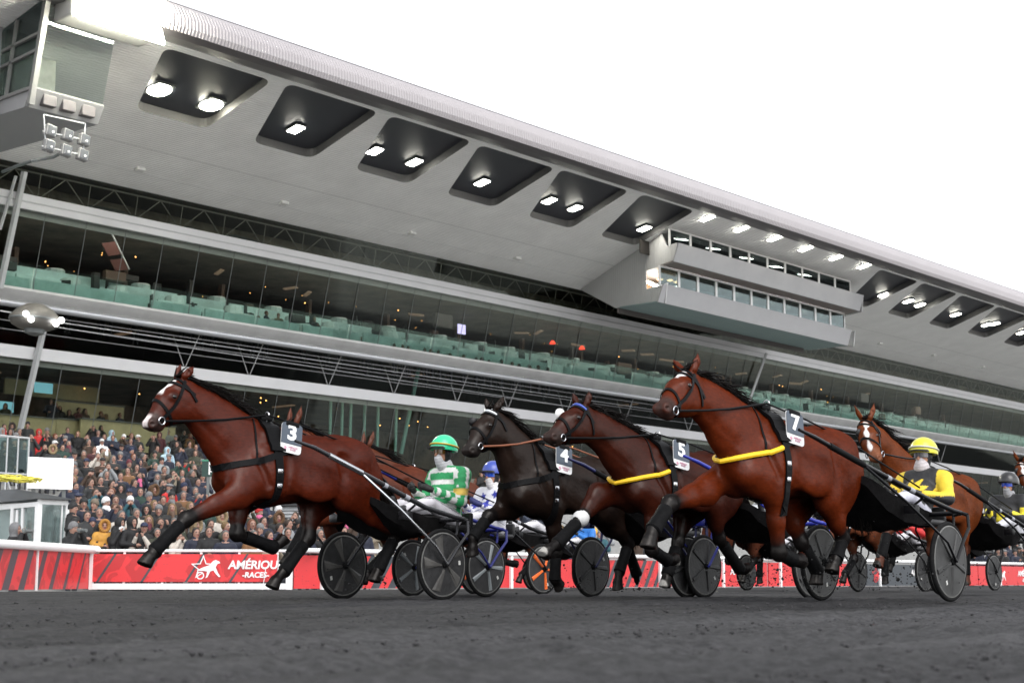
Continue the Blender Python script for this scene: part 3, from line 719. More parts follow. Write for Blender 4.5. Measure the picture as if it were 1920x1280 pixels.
quad('warm_wall', [(xc+3.3, YLW+3.6, zt2-.2), (xc+6.4, YLW+3.6, zt2-.2), (xc+6.4, YLW+3.6, zb-.02), (xc+3.3, YLW+3.6, zb-.02)], mat('warm_wall', (.60, .34, .18), .6), cab)
# left cabin
cl = empty('end_cabin', parent=stand)
YC = 47.6
c0 = A(66, 160, YC); c1 = A(180, 200, YC); ct = A(84, 0, YC); c2 = A(225, 100, YC)
zb3 = c0.z-.15; xl, xr = A(-140, 150, YC).x, A(192, 190, YC).x
zr = soff_z(YC)
cx0 = A(60, 150, YC).x
def fr(a, b, w_=.12): MB().bar(a, b, w_).build('cabin_mullion', mat('tower_frame', (.19, .19, .185), .5, noise=.1), cl)
side_far = YC+8.5
# front glass
quad('cabin_front_glass', [(cx0, YC, zb3), (xr, YC, zb3), (xr, YC-.9, zr+.6), (cx0, YC-.9, zr+.6)], glass_mat('tower_glass', (.80, .84, .83), .6, 1.5, .02), cl, .03)
quad('cabin_tray', [(cx0-.1, YC-.15, zb3), (xr, YC-.15, zb3), (xr, YC+.25, zb3-.62), (cx0-.1, YC+.25, zb3-.62)], mat('tray_grey', (.30, .30, .30), .5, noise=.1), cl, .06)
quad('cabin_floor', [(cx0, YC+.3, zb3-.62), (xr, YC+.3, zb3-.62), (xr, side_far, zb3-.4), (cx0, side_far, zb3-.4)], M_cab, cl, .05, (0, 0, 1))
quad('cabin_inner', [(cx0, YC+3.2, zb3-.3), (xr, YC+3.2, zb3-.3), (xr, YC+3.2, zr), (cx0, YC+3.2, zr)], mat('cabin_wall', (.50, .49, .46), .7, noise=.3, nscale=1), cl)  # inner wall paled to stand in for glare haze on the glass
for f_ in (.15, .42, .7): MB().bbox(lerp_(cx0, xr, f_), YC-.1, zb3-.5, lerp_(cx0, xr, f_)+.55, YC+.2, zb3-.1, .03).build('tray_box', M_lip, cl)
# left side wall, glazed, running back under the roof
quad('side_glass', [(cx0, YC, zb3), (cx0, side_far, zb3), (cx0, side_far, soff_z(side_far)), (cx0, YC-.9, zr+.6)], M_cgl, cl, .03, (1, 0, 0))
quad('side_panel', [(cx0-.02, YC+.1, zb3-.62), (cx0-.02, side_far, zb3-.4), (cx0-.02, side_far, zb3), (cx0-.02, YC, zb3)], M_cab, cl, .05, (1, 0, 0))
fr((cx0-.03, YC-.02, zb3-.6), (cx0-.03, YC-.92, zr+.6), .20); fr((cx0-.05, YC, zb3), (cx0-.05, side_far, zb3), .12); fr((cx0, YC-.05, zb3), (xr, YC-.05, zb3), .12)
for yy in (1.6, 3.2, 4.8): fr((cx0-.05, YC+yy, zb3), (cx0-.05, YC+yy-.5, soff_z(YC+yy)), .10)
for zz in (1.35, 1.95): fr((cx0-.05, YC-.45, zb3+zz), (cx0-.05, side_far, zb3+zz-.5), .10)
MB().box(cx0+.4, YC+1.0, zb3-.1, xr-.8, YC+1.6, zb3+.35).build('red_counter', mat('red_counter', (.40, .03, .03), .5), cl)
# grey bulkhead left of the cabin
quad('bulkhead', [(cx0-9, YC+2, zb3-.9), (cx0-.1, YC+2, zb3-.9), (cx0-.1, YC+2, zr), (cx0-9, YC+2, zr)], M_cab, cl)
# the great floodlight box at the roof edge
p = A(212, 30, 46.2); fl = empty('floodlight_box', parent=stand)
MB().bbox(p.x-2.0, 45.75, p.z-.62, p.x+1.65, 46.9, p.z+1.7, .08).build('flood_housing', mat('flood_case', (.30, .30, .29), .5), fl)
for i in range(4):
    for k in range(3):
        M = Matrix.Translation((p.x-1.5+i*.92, 45.50, p.z-.50+k*.72)) @ Matrix.Rotation(R(-22), 4, 'X')
        mb = MB(); mb.bbox(-.44, -.03, -.36, .44, .03, .36, .06, M); mb.build('flood_lamp', M_flood, fl)
# rack of six unlit spotlights hanging below the cabin
rk = empty('spotlight_rack', (0, 0, 0), 0, 'rack of six unlit square spotlights hanging under the glazed end cabin', 'spotlights')
M_spot = mat('spot_glass', (.10, .105, .11), .15, metal=.2); M_spc = mat('spot_case', (.22, .22, .22), .35, noise=.2)
for px_, py_ in ((97, 245), (129, 253), (160, 262), (94, 273), (126, 282), (157, 290)):
    p = A(px_, py_, 47.4); M = Matrix.Translation(p) @ Matrix.Rotation(R(8), 4, 'Y'); s_ = empty('spotlight', parent=rk)
    mb = MB(); mb.bbox(-.20, -.02, -.21, .20, .22, .21, .03, M); mb.build('lamp_case', M_spc, s_)
    mb = MB(); mb.bbox(-.165, -.05, -.175, .165, -.022, .175, .01, M); mb.build('lens', M_spot, s_)
    mb = MB(); mb.lathe([(0, -.10), (.05, -.07), (.02, -.05)], 10, M @ Matrix.Translation((.03, 0, -.06)) @ Matrix.Rotation(R(90), 4, 'X') @ Matrix.Rotation(R(180), 4, 'X')); mb.build('bulb', M_wfr, s_)
a, b, c_, d = A(82, 215, 47.5), A(160, 232, 47.5), A(155, 300, 47.5), A(86, 285, 47.5)
mb = MB(); mb.bar(a, d, .04); mb.bar(b, c_, .04); mb.bar(A(80, 246, 47.5), A(166, 264, 47.5), .04); mb.bar(A(78, 274, 47.5), A(162, 292, 47.5), .04); mb.bar(a, b, .04); mb.build('rack_frame', M_grey, rk)
mb = MB(); mb.tube([A(118, 285, 47.7), A(100, 295, 47.9), A(60, 302, 48.4), A(35, 310, 49.5), A(5, 322, 52)], .06, 6); mb.build('power_cable', M_mull, rk, smooth=True)
# ---- dark rounded pod with four round lights, slung on cables before the front
Yp = 52.0
pc = A(66, 598, Yp); pod = empty('camera_pod', pc, R(20), 'dark rounded pod with four round white lights hanging before the glass front', 'camera pod')
w_ = (A(116, 600, Yp)-A(18, 600, Yp)).length/2*1.0
mb = MB(); mb.lathe([(0, .62), (.35, .58), (.70, .38), (.98, .08), (1.0, -.05), (.90, -.25), (.62, -.40), (.3, -.42), (0, -.42)], 28, Matrix.Diagonal((w_, w_*.75, w_*.85, 1))); mb.build('shell', mat('pod_shell', (.10, .095, .085), .45, noise=.1), pod, smooth=True)
mb = MB(); mb.lathe([(1.005, -.02), (1.02, -.05), (1.0, -.09)], 28, Matrix.Diagonal((w_, w_*.75, w_*.85, 1))); mb.build('seam', M_mull, pod, smooth=True)
mb = MB(); mb.lathe([(0, -.40), (.42, -.40), (.36, -.58), (.15, -.66), (0, -.66)], 14, Matrix.Diagonal((w_, w_*.75, w_*.85, 1))); mb.build('camera_mount', M_mull, pod, smooth=True)
Mpl = mat('pod_light', (1, 1, 1), .4, emit=(1, 1, 1), estr=6)
for px_, py_ in ((48.5, 588), (58, 598), (104.5, 606.5), (115, 600)):
    q = A(px_, py_, Yp-w_*.78)-pc; q = Matrix.Rotation(-R(20), 3, 'Z') @ q
    mb = MB(); mb.lathe([(0, -.05), (.105, -.04), (.105, .10), (0, .12)], 16, Matrix.Translation(q) @ Matrix.Rotation(-R(20)-R(41)+R(0), 4, 'Z'), ax='y'); mb.build('pod_light', Mpl, pod, smooth=True)
mb = MB(); mb.tube([pc+Vector((-14, 2, .9)), pc+Vector((-w_*.8, 0, .1))], .02, 5); mb.tube([pc+Vector((w_*.9, 0, .0)), (86, fy(11)-.5, 11.5)], .02, 5); mb.tube([pc+Vector((w_*.9, 0, -.2)), (80, fy(11)-.5, 10.9)], .02, 5)
for v in range(len(mb.v)): q = Vector(mb.v[v])-pc; q = Matrix.Rotation(-R(20), 3, 'Z') @ q; mb.v[v] = tuple(q)
mb.build('carrying_cable', M_tubm, pod, smooth=True)
# ================================================================== RAILS, BOARDS, BOOTH
M_wp = mat('white_paint', (.78, .78, .78), .35, noise=.06, nscale=3)
def board_mat(name, base, stripe=None, period=1.0, duty=.5, slant=.55, fade=None, speck=.0):
    """printed board: slanting stripes in the board's own x,z; fade = (x0,x1) over which the stripes thin out"""
    m = bpy.data.materials.new(name); m.use_nodes = True; t = m.node_tree; b = t.nodes['Principled BSDF']; b.inputs['Roughness'].default_value = .4
    tc = t.nodes.new('ShaderNodeTexCoord'); sp = t.nodes.new('ShaderNodeSeparateXYZ'); t.links.new(tc.outputs['Object'], sp.inputs[0])
    def M_(op, a, c_=None, v=None):
        n = t.nodes.new('ShaderNodeMath'); n.operation = op; t.links.new(a, n.inputs[0])
        if c_ is not None: t.links.new(c_, n.inputs[1])
        elif v is not None: n.inputs[1].default_value = v
        return n.outputs[0]
    nz = t.nodes.new('ShaderNodeTexNoise'); nz.inputs['Scale'].default_value = 2.4; nz.inputs['Detail'].default_value = 3; nz.inputs['Distortion'].default_value = 1.5; t.links.new(tc.outputs['Object'], nz.inputs['Vector'])
    rp = t.nodes.new('ShaderNodeValToRGB'); rp.color_ramp.interpolation = 'LINEAR'
    e = rp.color_ramp.elements; e[0].position = .47; e[1].position = .50; k = .72 if stripe else .97
    e[0].color = (*[c_*k for c_ in base], 1); e[1].color = (*base, 1); t.links.new(nz.outputs[0], rp.inputs[0]); src = rp.outputs[0]
    if stripe:
        u = M_('SUBTRACT', sp.outputs[0], M_('MULTIPLY', sp.outputs[2], v=slant)); fr = M_('FRACT', M_('DIVIDE', u, v=period))
        if fade:
            mr = t.nodes.new('ShaderNodeMapRange'); mr.inputs[1].default_value, mr.inputs[2].default_value = fade; mr.inputs[3].default_value = duty; mr.inputs[4].default_value = .05; t.links.new(sp.outputs[0], mr.inputs[0])
            lt = M_('LESS_THAN', fr, mr.outputs[0])
        else: lt = M_('LESS_THAN', fr, v=duty)
        mx = t.nodes.new('ShaderNodeMix'); mx.data_type = 'RGBA'; t.links.new(lt, mx.inputs[0]); t.links.new(src, mx.inputs[6]); mx.inputs[7].default_value = (*stripe, 1); src = mx.outputs[2]
    # thrown dirt
    n2 = t.nodes.new('ShaderNodeTexNoise'); n2.inputs['Scale'].default_value = 30; n2.inputs['Detail'].default_value = 4; t.links.new(tc.outputs['Object'], n2.inputs['Vector'])
    r2 = t.nodes.new('ShaderNodeValToRGB'); r2.color_ramp.elements[0].position = .66-speck; r2.color_ramp.elements[1].position = .70-speck; t.links.new(n2.outputs[0], r2.inputs[0])
    m2 = t.nodes.new('ShaderNodeMix'); m2.data_type = 'RGBA'; t.links.new(r2.outputs[0], m2.inputs[0]); t.links.new(src, m2.inputs[6]); m2.inputs[7].default_value = (.06, .03, .03, 1)
    t.links.new(m2.outputs[2], b.inputs['Base Color']); return m
RED = (.62, .030, .035); SLATE = (.040, .048, .058); M_logo = mat('board_white', (.80, .78, .78), .4)
def star_logo(par, x, z, s, m, y=-.012):
    """outlined star with a trotter and sulky"""
    fn = lambda u, v, t: (x+u*s, t, z+v*s)
    def ring(ro, ri, n=5):
        o = [(ro*(1 if k % 2 == 0 else .42)*math.sin(k*math.pi/n), ro*(1 if k % 2 == 0 else .42)*math.cos(k*math.pi/n)) for k in range(2*n)]
        i_ = [(a*ri/ro, b*ri/ro) for a, b in o]; vs = [fn(*p, y) for p in o]+[fn(*p, y) for p in i_]+[fn(*p, y+.006) for p in o]+[fn(*p, y+.006) for p in i_]; k = 2*n
        return vs, [(j, (j+1) % k, k+(j+1) % k, k+j) for j in range(k) if j not in (3, 4)]+[(2*k+j, 3*k+j, 3*k+(j+1) % k, 2*k+(j+1) % k) for j in range(k) if j not in (3, 4)]
    vs, fs = ring(.5, .40); MB().add(vs, fs).build('star', m, par)
    ho = [(-.30, -.10), (-.05, .02), (.18, .10), (.32, .26), (.42, .30), (.56, .24), (.60, .17), (.50, .16), (.42, .02), (.52, -.20), (.62, -.34), (.56, -.36), (.42, -.22), (.34, -.10), (.22, -.14), (.12, -.36), (.04, -.40), (.08, -.30), (.10, -.14), (-.06, -.12)]
    MB().prism([(a+.06, b) for a, b in ho], fn, y-.002, y+.004).build('trotter', m, par)
    mb = MB(); k = 20
    for r in (.15,): mb.add([fn(-.10+r*q*math.cos(2*math.pi*j/k), -.30+r*q*math.sin(2*math.pi*j/k), y_) for y_ in (y-.002, y+.004) for q in (1, .72) for j in range(k)], [(j, (j+1) % k, k+(j+1) % k, k+j) for j in range(k)]+[(2*k+j, 3*k+j, 3*k+(j+1) % k, 2*k+(j+1) % k) for j in range(k)])
    mb.build('sulky_wheel', m, par)
def board(label, p, q, z0, z1, m, th=.05, name='advertising_board'):
    d = q-p; o = empty(name, p, math.atan2(d.y, d.x), label, 'advertising board', 'printed boards along the running rail')
    MB().box(0, 0, z0, d.length, th, z1).build('panel', m, o); return o, d.length
def words(o, x, z, s, m=None, y=-.014):
    for txt, sz, dz, bo in (('AMÉRIQUE', .50*s, .10*s, .014*s), ('-RACES-', .33*s, -.33*s, .010*s)):
        w_ = link_mesh('lettering', text_mesh(txt, sz, bo, .003, 'CENTER', .12, .98), o, (x, y, z+dz), None, (m or M_logo,)); w_.rotation_euler = (R(90), 0, 0)
def G(x, D): return at_d(x, D)
pL, pG, pH, pM = G(-30, 28.2), G(166, 33.9), G(545, 34.2), G(604, 34.4)
pR = Vector((57.7, 25.0, 0)); dR = (pR-pM).normalized()
def onrail(px):                      # point of the main rail under a photo column
    best = min((abs(to_px(pM+dR*t)[0]-px), t) for t in np.arange(-2, 60, .05)); return pM+dR*best[1]
# left board, gate board, then the long rail
d = (pG-pL); o, L_ = board('red board with broad slanting charcoal stripes, left of the gate', pL, pG, .02, .80, board_mat('stripe_board_a', RED, SLATE, .82, .48, .62, (d.length*.1, d.length*1.15)))
r_ = empty('running_rail', pL, math.atan2(d.y, d.x), 'thick white rail above the striped board, at the left edge', 'rail', 'white rails beside the track')
mb = MB(); mb.tube([(-1, -.05, .86), (L_+.35, -.05, .86)], .085, 12); mb.build('top_rail', M_wp, r_, smooth=True)
for xx in (L_*.45, L_+.05): MB().box(xx-.03, -.03, 0, xx+.03, .0, .80).build('post', M_wp, r_)
MB().box(L_-.02, -.08, 0, L_+.10, -.01, .80).build('post', M_wp, r_)
d = (pH-pG); o, L_ = board('red gate board with white star, trotter and AMÉRIQUE RACES lettering', pG+d*.012, pG+d*.93, .165, .765, board_mat('gate_board', RED, SLATE, .95, .06, .62, (3.2, 3.201)))
star_logo(o, L_*.60, .47, .56, M_logo); words(o, L_*.885, .475, .50)
r_ = empty('running_rail', pG, math.atan2(d.y, d.x), 'thin white gate rail over the red gate board', 'rail', 'white rails beside the track')
mb = MB(); mb.tube([(.1, .06, .835), (d.length, .06, .835)], .032, 10); mb.build('top_rail', M_wp, r_, smooth=True)
MB().bbox(.08, -.02, .0, d.length*.99, .08, .13, .012).build('bottom_plinth', M_wp, r_)
for k in range(5): MB().box(d.length*(.17+.19*k)-.025, .05, .13, d.length*(.17+.19*k)+.025, .09, .82).build('post', M_wp, r_)
MB().box(d.length-.10, -.06, 0, d.length+.04, .08, .86).build('post', M_wp, r_)
board('small plain red board between gate post and rail post, spattered with dirt', pH+(pM-pH)*.1, pM, .02, .74, board_mat('plain_red_a', RED, None, speck=.02))
d = (pR-pM); r_ = empty('running_rail', pM, math.atan2(d.y, d.x), 'long white running rail on posts behind the field of horses', 'rail', 'white rails beside the track')
L_ = 90; mb = MB(); mb.tube([(-.6, 0, .84), (L_, 0, .84)], .055, 12); mb.build('top_rail', M_wp, r_, smooth=True)
a = 0; k = 0
while a < 66 and k < 24: MB().box(a-.04, -.045, 0, a+.04, .03, .80).build('post', M_wp, r_); a += 3.1; k += 1
segs = [(612, 905, 's', 'charcoal board with red slanting stripes behind the wheels of horse 3'), (908, 1095, 'r', 'plain red board low behind the legs of horse 4'), (1098, 1262, 't', 'red board with dark slanting stripes between horses 4 and 5'), (1264, 1440, 'l', 'red board with white star and lettering behind the wheels of horse 5'),
        (1443, 1600, 'r2', 'plain red board behind the wheel of horse 7'), (1603, 1795, 'd', 'charcoal board with red star and white lettering behind the sulky of horse 7'), (1797, 1835, 'r3', 'narrow red board right of the near wheel of horse 7'), (1837, 1990, 'l2', 'red board with white star and AMÉRIQUE RACES lettering at the right edge')]
for x0_, x1_, kind, lab in segs:
    p, q = onrail(x0_), onrail(x1_); p = p+Vector((0, .02, 0)); q = q+Vector((0, .02, 0))
    if kind == 's': m = board_mat('stripe_board_b', SLATE, RED, .52, .52, .7, speck=.02)
    elif kind == 't': m = board_mat('stripe_board_c', RED, SLATE, .42, .38, .6, speck=.03)
    elif kind == 'd': m = board_mat('dark_board', SLATE, None, speck=.02)
    else: m = board_mat('red_'+kind, RED, None, speck=.035)
    o, L_ = board(lab, p, q, .02, .74, m)
    if kind == 'l': star_logo(o, L_*.40, .40, .56, M_logo); words(o, L_*.72, .40, .55)
    if kind == 'l2': star_logo(o, L_*.26, .40, .56, M_logo); words(o, L_*.55, .40, .60)
    if kind == 'd': star_logo(o, L_*.20, .40, .60, mat('board_red', RED, .4)); words(o, L_*.62, .40, .55)

# ---- glazed cabin with the white back of a screen on it
bc, b2 = G(66, 37.0), G(119, 37.6)      # front corners on the ground
bd = (b2-bc); ang = math.atan2(bd.y, bd.x)
bo = empty('glass_booth', bc, ang, 'white framed glazed booth with dark ribbed roof beside the rail', 'booth')
wB = bd.length
zr_ = 2.05
mb_ = lambda n, *bx: MB().box(*bx).build(n, M_wp, bo)
def leg_side(px_, D): q = Matrix.Rotation(-ang, 3, 'Z') @ (G(px_, D)-bc); return q
sF = leg_side(-62, 40.5)                 # far left corner: the long side runs back and out of frame
mb = MB()
for q in ((0, 0), (wB, 0)): mb.bbox(q[0]-.05, q[1]-.05, 0, q[0]+.05, q[1]+.05, zr_, .01)
mb.bar((0, 0, zr_), (wB, 0, zr_), .12); mb.bar((0, 0, .55), (wB, 0, .55), .08); mb.bar((wB*.83, 0, .5), (wB*.83, 0, zr_), .04)
mb.build('front_frame', M_wp, bo)
mb = MB(); sv = Vector((sF.x, sF.y, 0))
for t_ in (.0, .20, .34, .60, .75, 1): mb.bar(sv*t_+Vector((0, 0, 0)), sv*t_+Vector((0, 0, zr_-.05)), .09 if t_ in (.2, .6, 1) else .12)
mb.bar((0, 0, zr_-.06), sv+Vector((0, 0, zr_-.06)), .11); mb.bar((0, 0, .5), sv+Vector((0, 0, .5)), .09); mb.build('side_frame', M_wp, bo)
M_bgl = glass_mat('booth_glass', (.90, .94, .94), .6, 1.45, .02)
MB().box(.06, -.008, .58, wB-.06, .008, zr_-.06).build('front_pane', M_bgl, bo)
def qd(name, pts, m, par): P_ = [Vector(p) for p in pts]; nn = (P_[1]-P_[0]).cross(P_[2]-P_[0]).normalized()*.012; n = len(P_); return MB().add(P_+[p+nn for p in P_], [tuple(range(n)), tuple(range(2*n-1, n-1, -1))]+[(i, n+i, n+(i+1) % n, (i+1) % n) for i in range(n)]).build(name, m, par)
qd('side_pane', [(0, 0, .55), sv+Vector((0, 0, .55)), sv+Vector((0, 0, zr_-.1)), (0, 0, zr_-.1)], M_bgl, bo)
bk = Vector((0, 2.2, 0))
qd('back_wall', [bk+Vector((wB, 0, 0)), bk+sv*.9, bk+sv*.9+Vector((0, 0, zr_)), bk+Vector((wB, 0, zr_))], mat('booth_back', (.85, .87, .86), .6), bo)
qd('right_wall', [(wB, 0, .0), (wB, 2.2, 0), (wB, 2.2, zr_), (wB, 0, zr_)], M_bgl, bo)
rf = [Vector((-.15, -.2, zr_+.06)), Vector((wB+.15, -.2, zr_+.06)), Vector((wB+.15, 2.4, zr_+.42)), sv+Vector((-.1, 2.0, zr_+.42)), sv+Vector((-.2, -.1, zr_+.06))]
qd('roof', rf, ribbed('booth_roof', (.08, .085, .09), .18, 'X', .5, .7), bo)
MB().bbox(wB*.28, 1.2, .4, wB*.34, 1.3, 1.9, .01).build('door_frame', M_wp, bo)
sc0, sc1 = G(44, 39.0), G(128.5, 39.6); dS = sc1-sc0
so_ = empty('white_screen', sc0, math.atan2(dS.y, dS.x), 'blank white panel standing above the booth roof', 'screen')
z0s, z1s = at_d(86, 39.3), 0
def z_at(px_, py_, D): r = _ray(px_, py_); h = np.array([math.cos(YAW), math.sin(YAW), 0]); return CAM_H+r[2]*D/(r@h)
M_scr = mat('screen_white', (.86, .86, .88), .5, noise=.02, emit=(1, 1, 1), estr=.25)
zs0, zs1 = z_at(86, 916, 39.3), z_at(86, 858, 39.3)
MB().bbox(0, 0, zs0, dS.length, .10, zs1, .01).build('panel', M_scr, so_)
for f in (.16, .84): MB().box(dS.length*f-.04, .1, zr_+.1, dS.length*f+.04, .18, zs0+.5).build('bracket', M_mull, so_)
pc_ = G(14, 38.4); cc = empty('cable_coil', (pc_.x, pc_.y, z_at(14, 906, 38.4)), 0, 'loose coil of yellow cable lying on the booth roof', 'cable')
mb = MB(); rg = random.Random(2)
for k in range(9):
    a0 = rg.uniform(0, 6); rr = rg.uniform(.35, .62); pts = [(rr*1.25*math.cos(a0+t)+rg.uniform(-.05, .05), rr*.7*math.sin(a0+t), .05+.14*rg.random()) for t in np.linspace(0, 6.0, 24)]
    mb.tube(pts, .018, 5)
mb.build('cable_loop', mat('cable_yellow', (.65, .58, .08), .5), cc, smooth=True)
# grey terrace barrier left of the booth
p, q = G(-20, 50), G(42, 51); zz = z_at(10, 868, 50)
fe = empty('glass_barrier', p, math.atan2((q-p).y, (q-p).x), 'glazed steel barrier at the terrace end behind the booth', 'barrier'); L_ = (q-p).length
mb = MB()
for xx in np.linspace(0, L_, 4): mb.tube([(xx, 0, zz-2.2), (xx, 0, zz+.9)], .03, 6)
mb.tube([(0, 0, zz+.9), (L_, 0, zz+.9)], .035, 6); mb.tube([(0, 0, zz-.3), (L_, 0, zz-.3)], .03, 6); mb.tube([(L_*.3, 0, zz-.3), (L_, 0, zz-2.2)], .03, 6); mb.build('rail_frame', M_grey, fe)
MB().box(.05, .0, zz-.25, L_-.05, .015, zz+.85).build('pane', glass_mat('barrier_glass', (.55, .68, .66), .6), fe)
# green direction sign and dark kiosk in the crowd
D_ = 47; p, q = G(372, D_), G(452, D_); sg_ = empty('direction_sign', p, math.atan2((q-p).y, (q-p).x), 'dark green sign with white capitals standing in the crowd behind horse 3', 'sign')
z0s, z1s = z_at(400, 893, D_), z_at(400, 861, D_); L_ = (q-p).length
MB().box(0, 0, z0s, L_, .08, z1s).build('panel', mat('sign_green', (.012, .04, .032), .5), sg_); MB().box(0, -.012, z1s-.05, L_, -.002, z1s-.01).build('edge', mat('sign_edge', (.05, .25, .15), .5), sg_)
for f in (.15, .85): MB().box(L_*f-.04, .02, 0, L_*f+.04, .07, z0s).build('post', M_mull, sg_)
for txt, dz in (('EN', .66), ('PISTE', .28)): w_ = link_mesh('lettering', text_mesh(txt, .26, .008, .003, 'LEFT'), sg_, (.20, -.006, z0s+(z1s-z0s)*dz), None, (M_logo,)); w_.rotation_euler = (R(90), 0, 0)
D_ = 46; p, q = G(508, D_), G(566, D_); kk = empty('refreshment_kiosk', p, math.atan2((q-p).y, (q-p).x), 'dark kiosk with grey roller shutter below the belly of horse 3', 'kiosk'); L_ = (q-p).length
z0s, z1s = z_at(540, 948, D_), z_at(540, 925, D_)
MB().box(0, 0, 0, L_, 2, z0s).build('body', M_dark, kk); MB().box(-.05, -.12, z0s, L_+.05, 2, z1s).build('header', mat('kiosk_header', (.02, .02, .022), .5), kk)
MB().box(.05, -.03, .9, L_-.05, -.01, z0s-.02).build('roller_shutter', ribbed('shutter_grey', (.30, .31, .32), .10, 'Z', .5, .8), kk)
w_ = link_mesh('lettering', text_mesh('BUVETTE', .17, .003, .003), kk, (L_*.45, -.125, (z0s+z1s)/2), None, (M_logo,)); w_.rotation_euler = (R(90), 0, 0)
# ================================================================== CROWD

T_Y0, T_SL, T_B = 28.6, .180, -.40                 # terrace: foot of the slope, rise per metre
def terr_z(Y): return T_B+max(0, (Y-T_Y0))*T_SL
def terrace():
    mb = MB(); y = T_Y0-.5; vs = []; k = 0; prof = [(y, -.5)]
    while y < 61.4: z = terr_z(y+.5); prof += [(y, z), (y+1.0, z)]; y += 1.0
    prof.append((y, -.5))
    mb.prism(prof, lambda u, v, t: (t, u, v), 10, 200); o = mb.build('terrace', mat('terrace_concrete', (.26, .26, .255), .8, noise=.2)); o['kind'] = 'structure'
terrace()
M_coatp = mat('coat_fabric', (1, 1, 1), .75, objcol=True, noise=.22, nscale=7, bump=.4, bscale=14)
M_skinp = mat('crowd_skin', (1, 1, 1), .6, attr='tone', noise=.08)
M_hairp = mat('hair_knit', (1, 1, 1), .7, objcol=True, noise=.25, nscale=30)
M_furp = mat('hood_fur', (1, 1, 1), .9, objcol=True, noise=.4, nscale=40, bump=.8, bscale=60)
HP = .021
def arms_pose(kind):
    """(elbow, hand) for the left arm, x forward, y left, z up"""
    return {0: ((-.02, .27, 1.12), (.05, .27, .86)), 1: ((.02, .29, 1.13), (.22, .06, 1.10)), 2: ((.16, .29, 1.20), (.17, .06, 1.56)), 3: ((.18, .26, 1.28), (.30, .10, 1.60)), 4: ((.08, .30, 1.14), (.28, .05, 1.26))}[kind]
SIT = 5
def person_body(kind):
    F = SDF((-.25, -.45, -.02), (.5, .45, 1.82), HP)
    F.ell((0, 0, 1.635), (.098, .078, .118), .02); F.cap((.03, 0, 1.56), (.055, 0, 1.54), (.055, .05), (.035, .03), .03)
    F.cap((.095, 0, 1.635), (.115, 0, 1.605), .014, .018, .015); F.cap((-.01, 0, 1.56), (-.02, 0, 1.42), .052, .065, .03)
    F.cap((0, 0, 1.40), (0, 0, .95), (.10, .16), (.10, .15), .05)
    el, ha = arms_pose(kind)
    for sg in (1, -1):
        F.ell((-.005, .082*sg, 1.63), (.02, .012, .032), .01)
        F.cap((0, .09*sg, .92), (.01, .10*sg, .50), .088, .058, .03); F.cap((.01, .10*sg, .50), (-.01, .10*sg, .08), .058, .040, .03); F.cap((-.02, .10*sg, .04), (.13, .11*sg, .03), .042, .035, .02)
        e = np.array((el[0], el[1]*sg, el[2])); h_ = np.array((ha[0], ha[1]*sg, ha[2])); d = (h_-e)/np.linalg.norm(h_-e)
        F.cap((0, .19*sg, 1.40), e, .05, .042, .03); F.cap(e, h_, .042, .03, .02); F.ell(tuple(h_+d*.05), (.042, .03, .05), .02)
        for q in range(3): F.cap(h_+d*.07+np.array((0, .02*(q-1), 0)), h_+d*.12+np.array((.01, .022*(q-1), 0)), .012, .010, .01)
    V, Q = F.surface(); n = len(V); col = np.tile(np.array((.31, .175, .13)), (n, 1))
    z = V[:, 2]; x = V[:, 0]; y = V[:, 1]
    col[(z < 1.02) & (np.abs(y) < .24)] = (.022, .024, .032); col[z < .09] = (.015, .013, .012)
    f = (x > .055)
    col[f & (np.abs(np.abs(y)-.033) < .019) & (np.abs(z-1.655) < .013)] = (.05, .03, .025)          # eyes and lashes, with brow shade painted into the patch
    col[f & (np.abs(y) < .026) & (np.abs(z-1.575) < .010)] = (.30, .10, .09)
    me = np_mesh('person_body', V, Q, col); me.materials.append(M_skinp); return me
def coat_mesh(kind, puffy=False, long=False):
    F = SDF((-.32, -.5, .4), (.5, .5, 1.62), HP); p = .02 if puffy else 0
    F.cap((0, 0, 1.34), (0, 0, 1.05), (.135+p, .185+p), (.135+p, .175+p), .05); F.cap((0, 0, 1.05), (0, 0, .62 if long else .80), (.135+p, .175+p), (.155+p, .20+p), .05)
    F.cap((0, -.13, 1.385), (0, .13, 1.385), .085, .085, .05); F.cap((-.02, 0, 1.44), (-.01, 0, 1.50), .088, .080, .03); F.ell((-.08, 0, 1.45), (.07, .11, .07), .04)
    el, ha = arms_pose(kind)
    for sg in (1, -1):
        e = np.array((el[0], el[1]*sg, el[2])); h_ = np.array((ha[0], ha[1]*sg, ha[2]))
        F.cap((0, .19*sg, 1.38), e, .078+p, .066+p, .04); F.cap(e, e+(h_-e)*.92, .066+p, .050, .03)
        for q in (.3, .6, .9): F.ell(tuple(e+(np.array((0, .19*sg, 1.38))-e)*q+np.array((.02, .025*sg, 0))), (.055, .055, .035), .02)
    for zz in (.86, 1.0, 1.14, 1.28):
        if puffy: F.cap((.02, -.1, zz), (.02, .1, zz), (.145, .1), (.145, .1), .02)
    F.cap((.16+p, 0, .85), (.14+p, 0, 1.42), .008, .008, .02, cut=True)
    V, Q = F.surface(); me = np_mesh('coat', V, Q); me.materials.append(M_coatp); return me
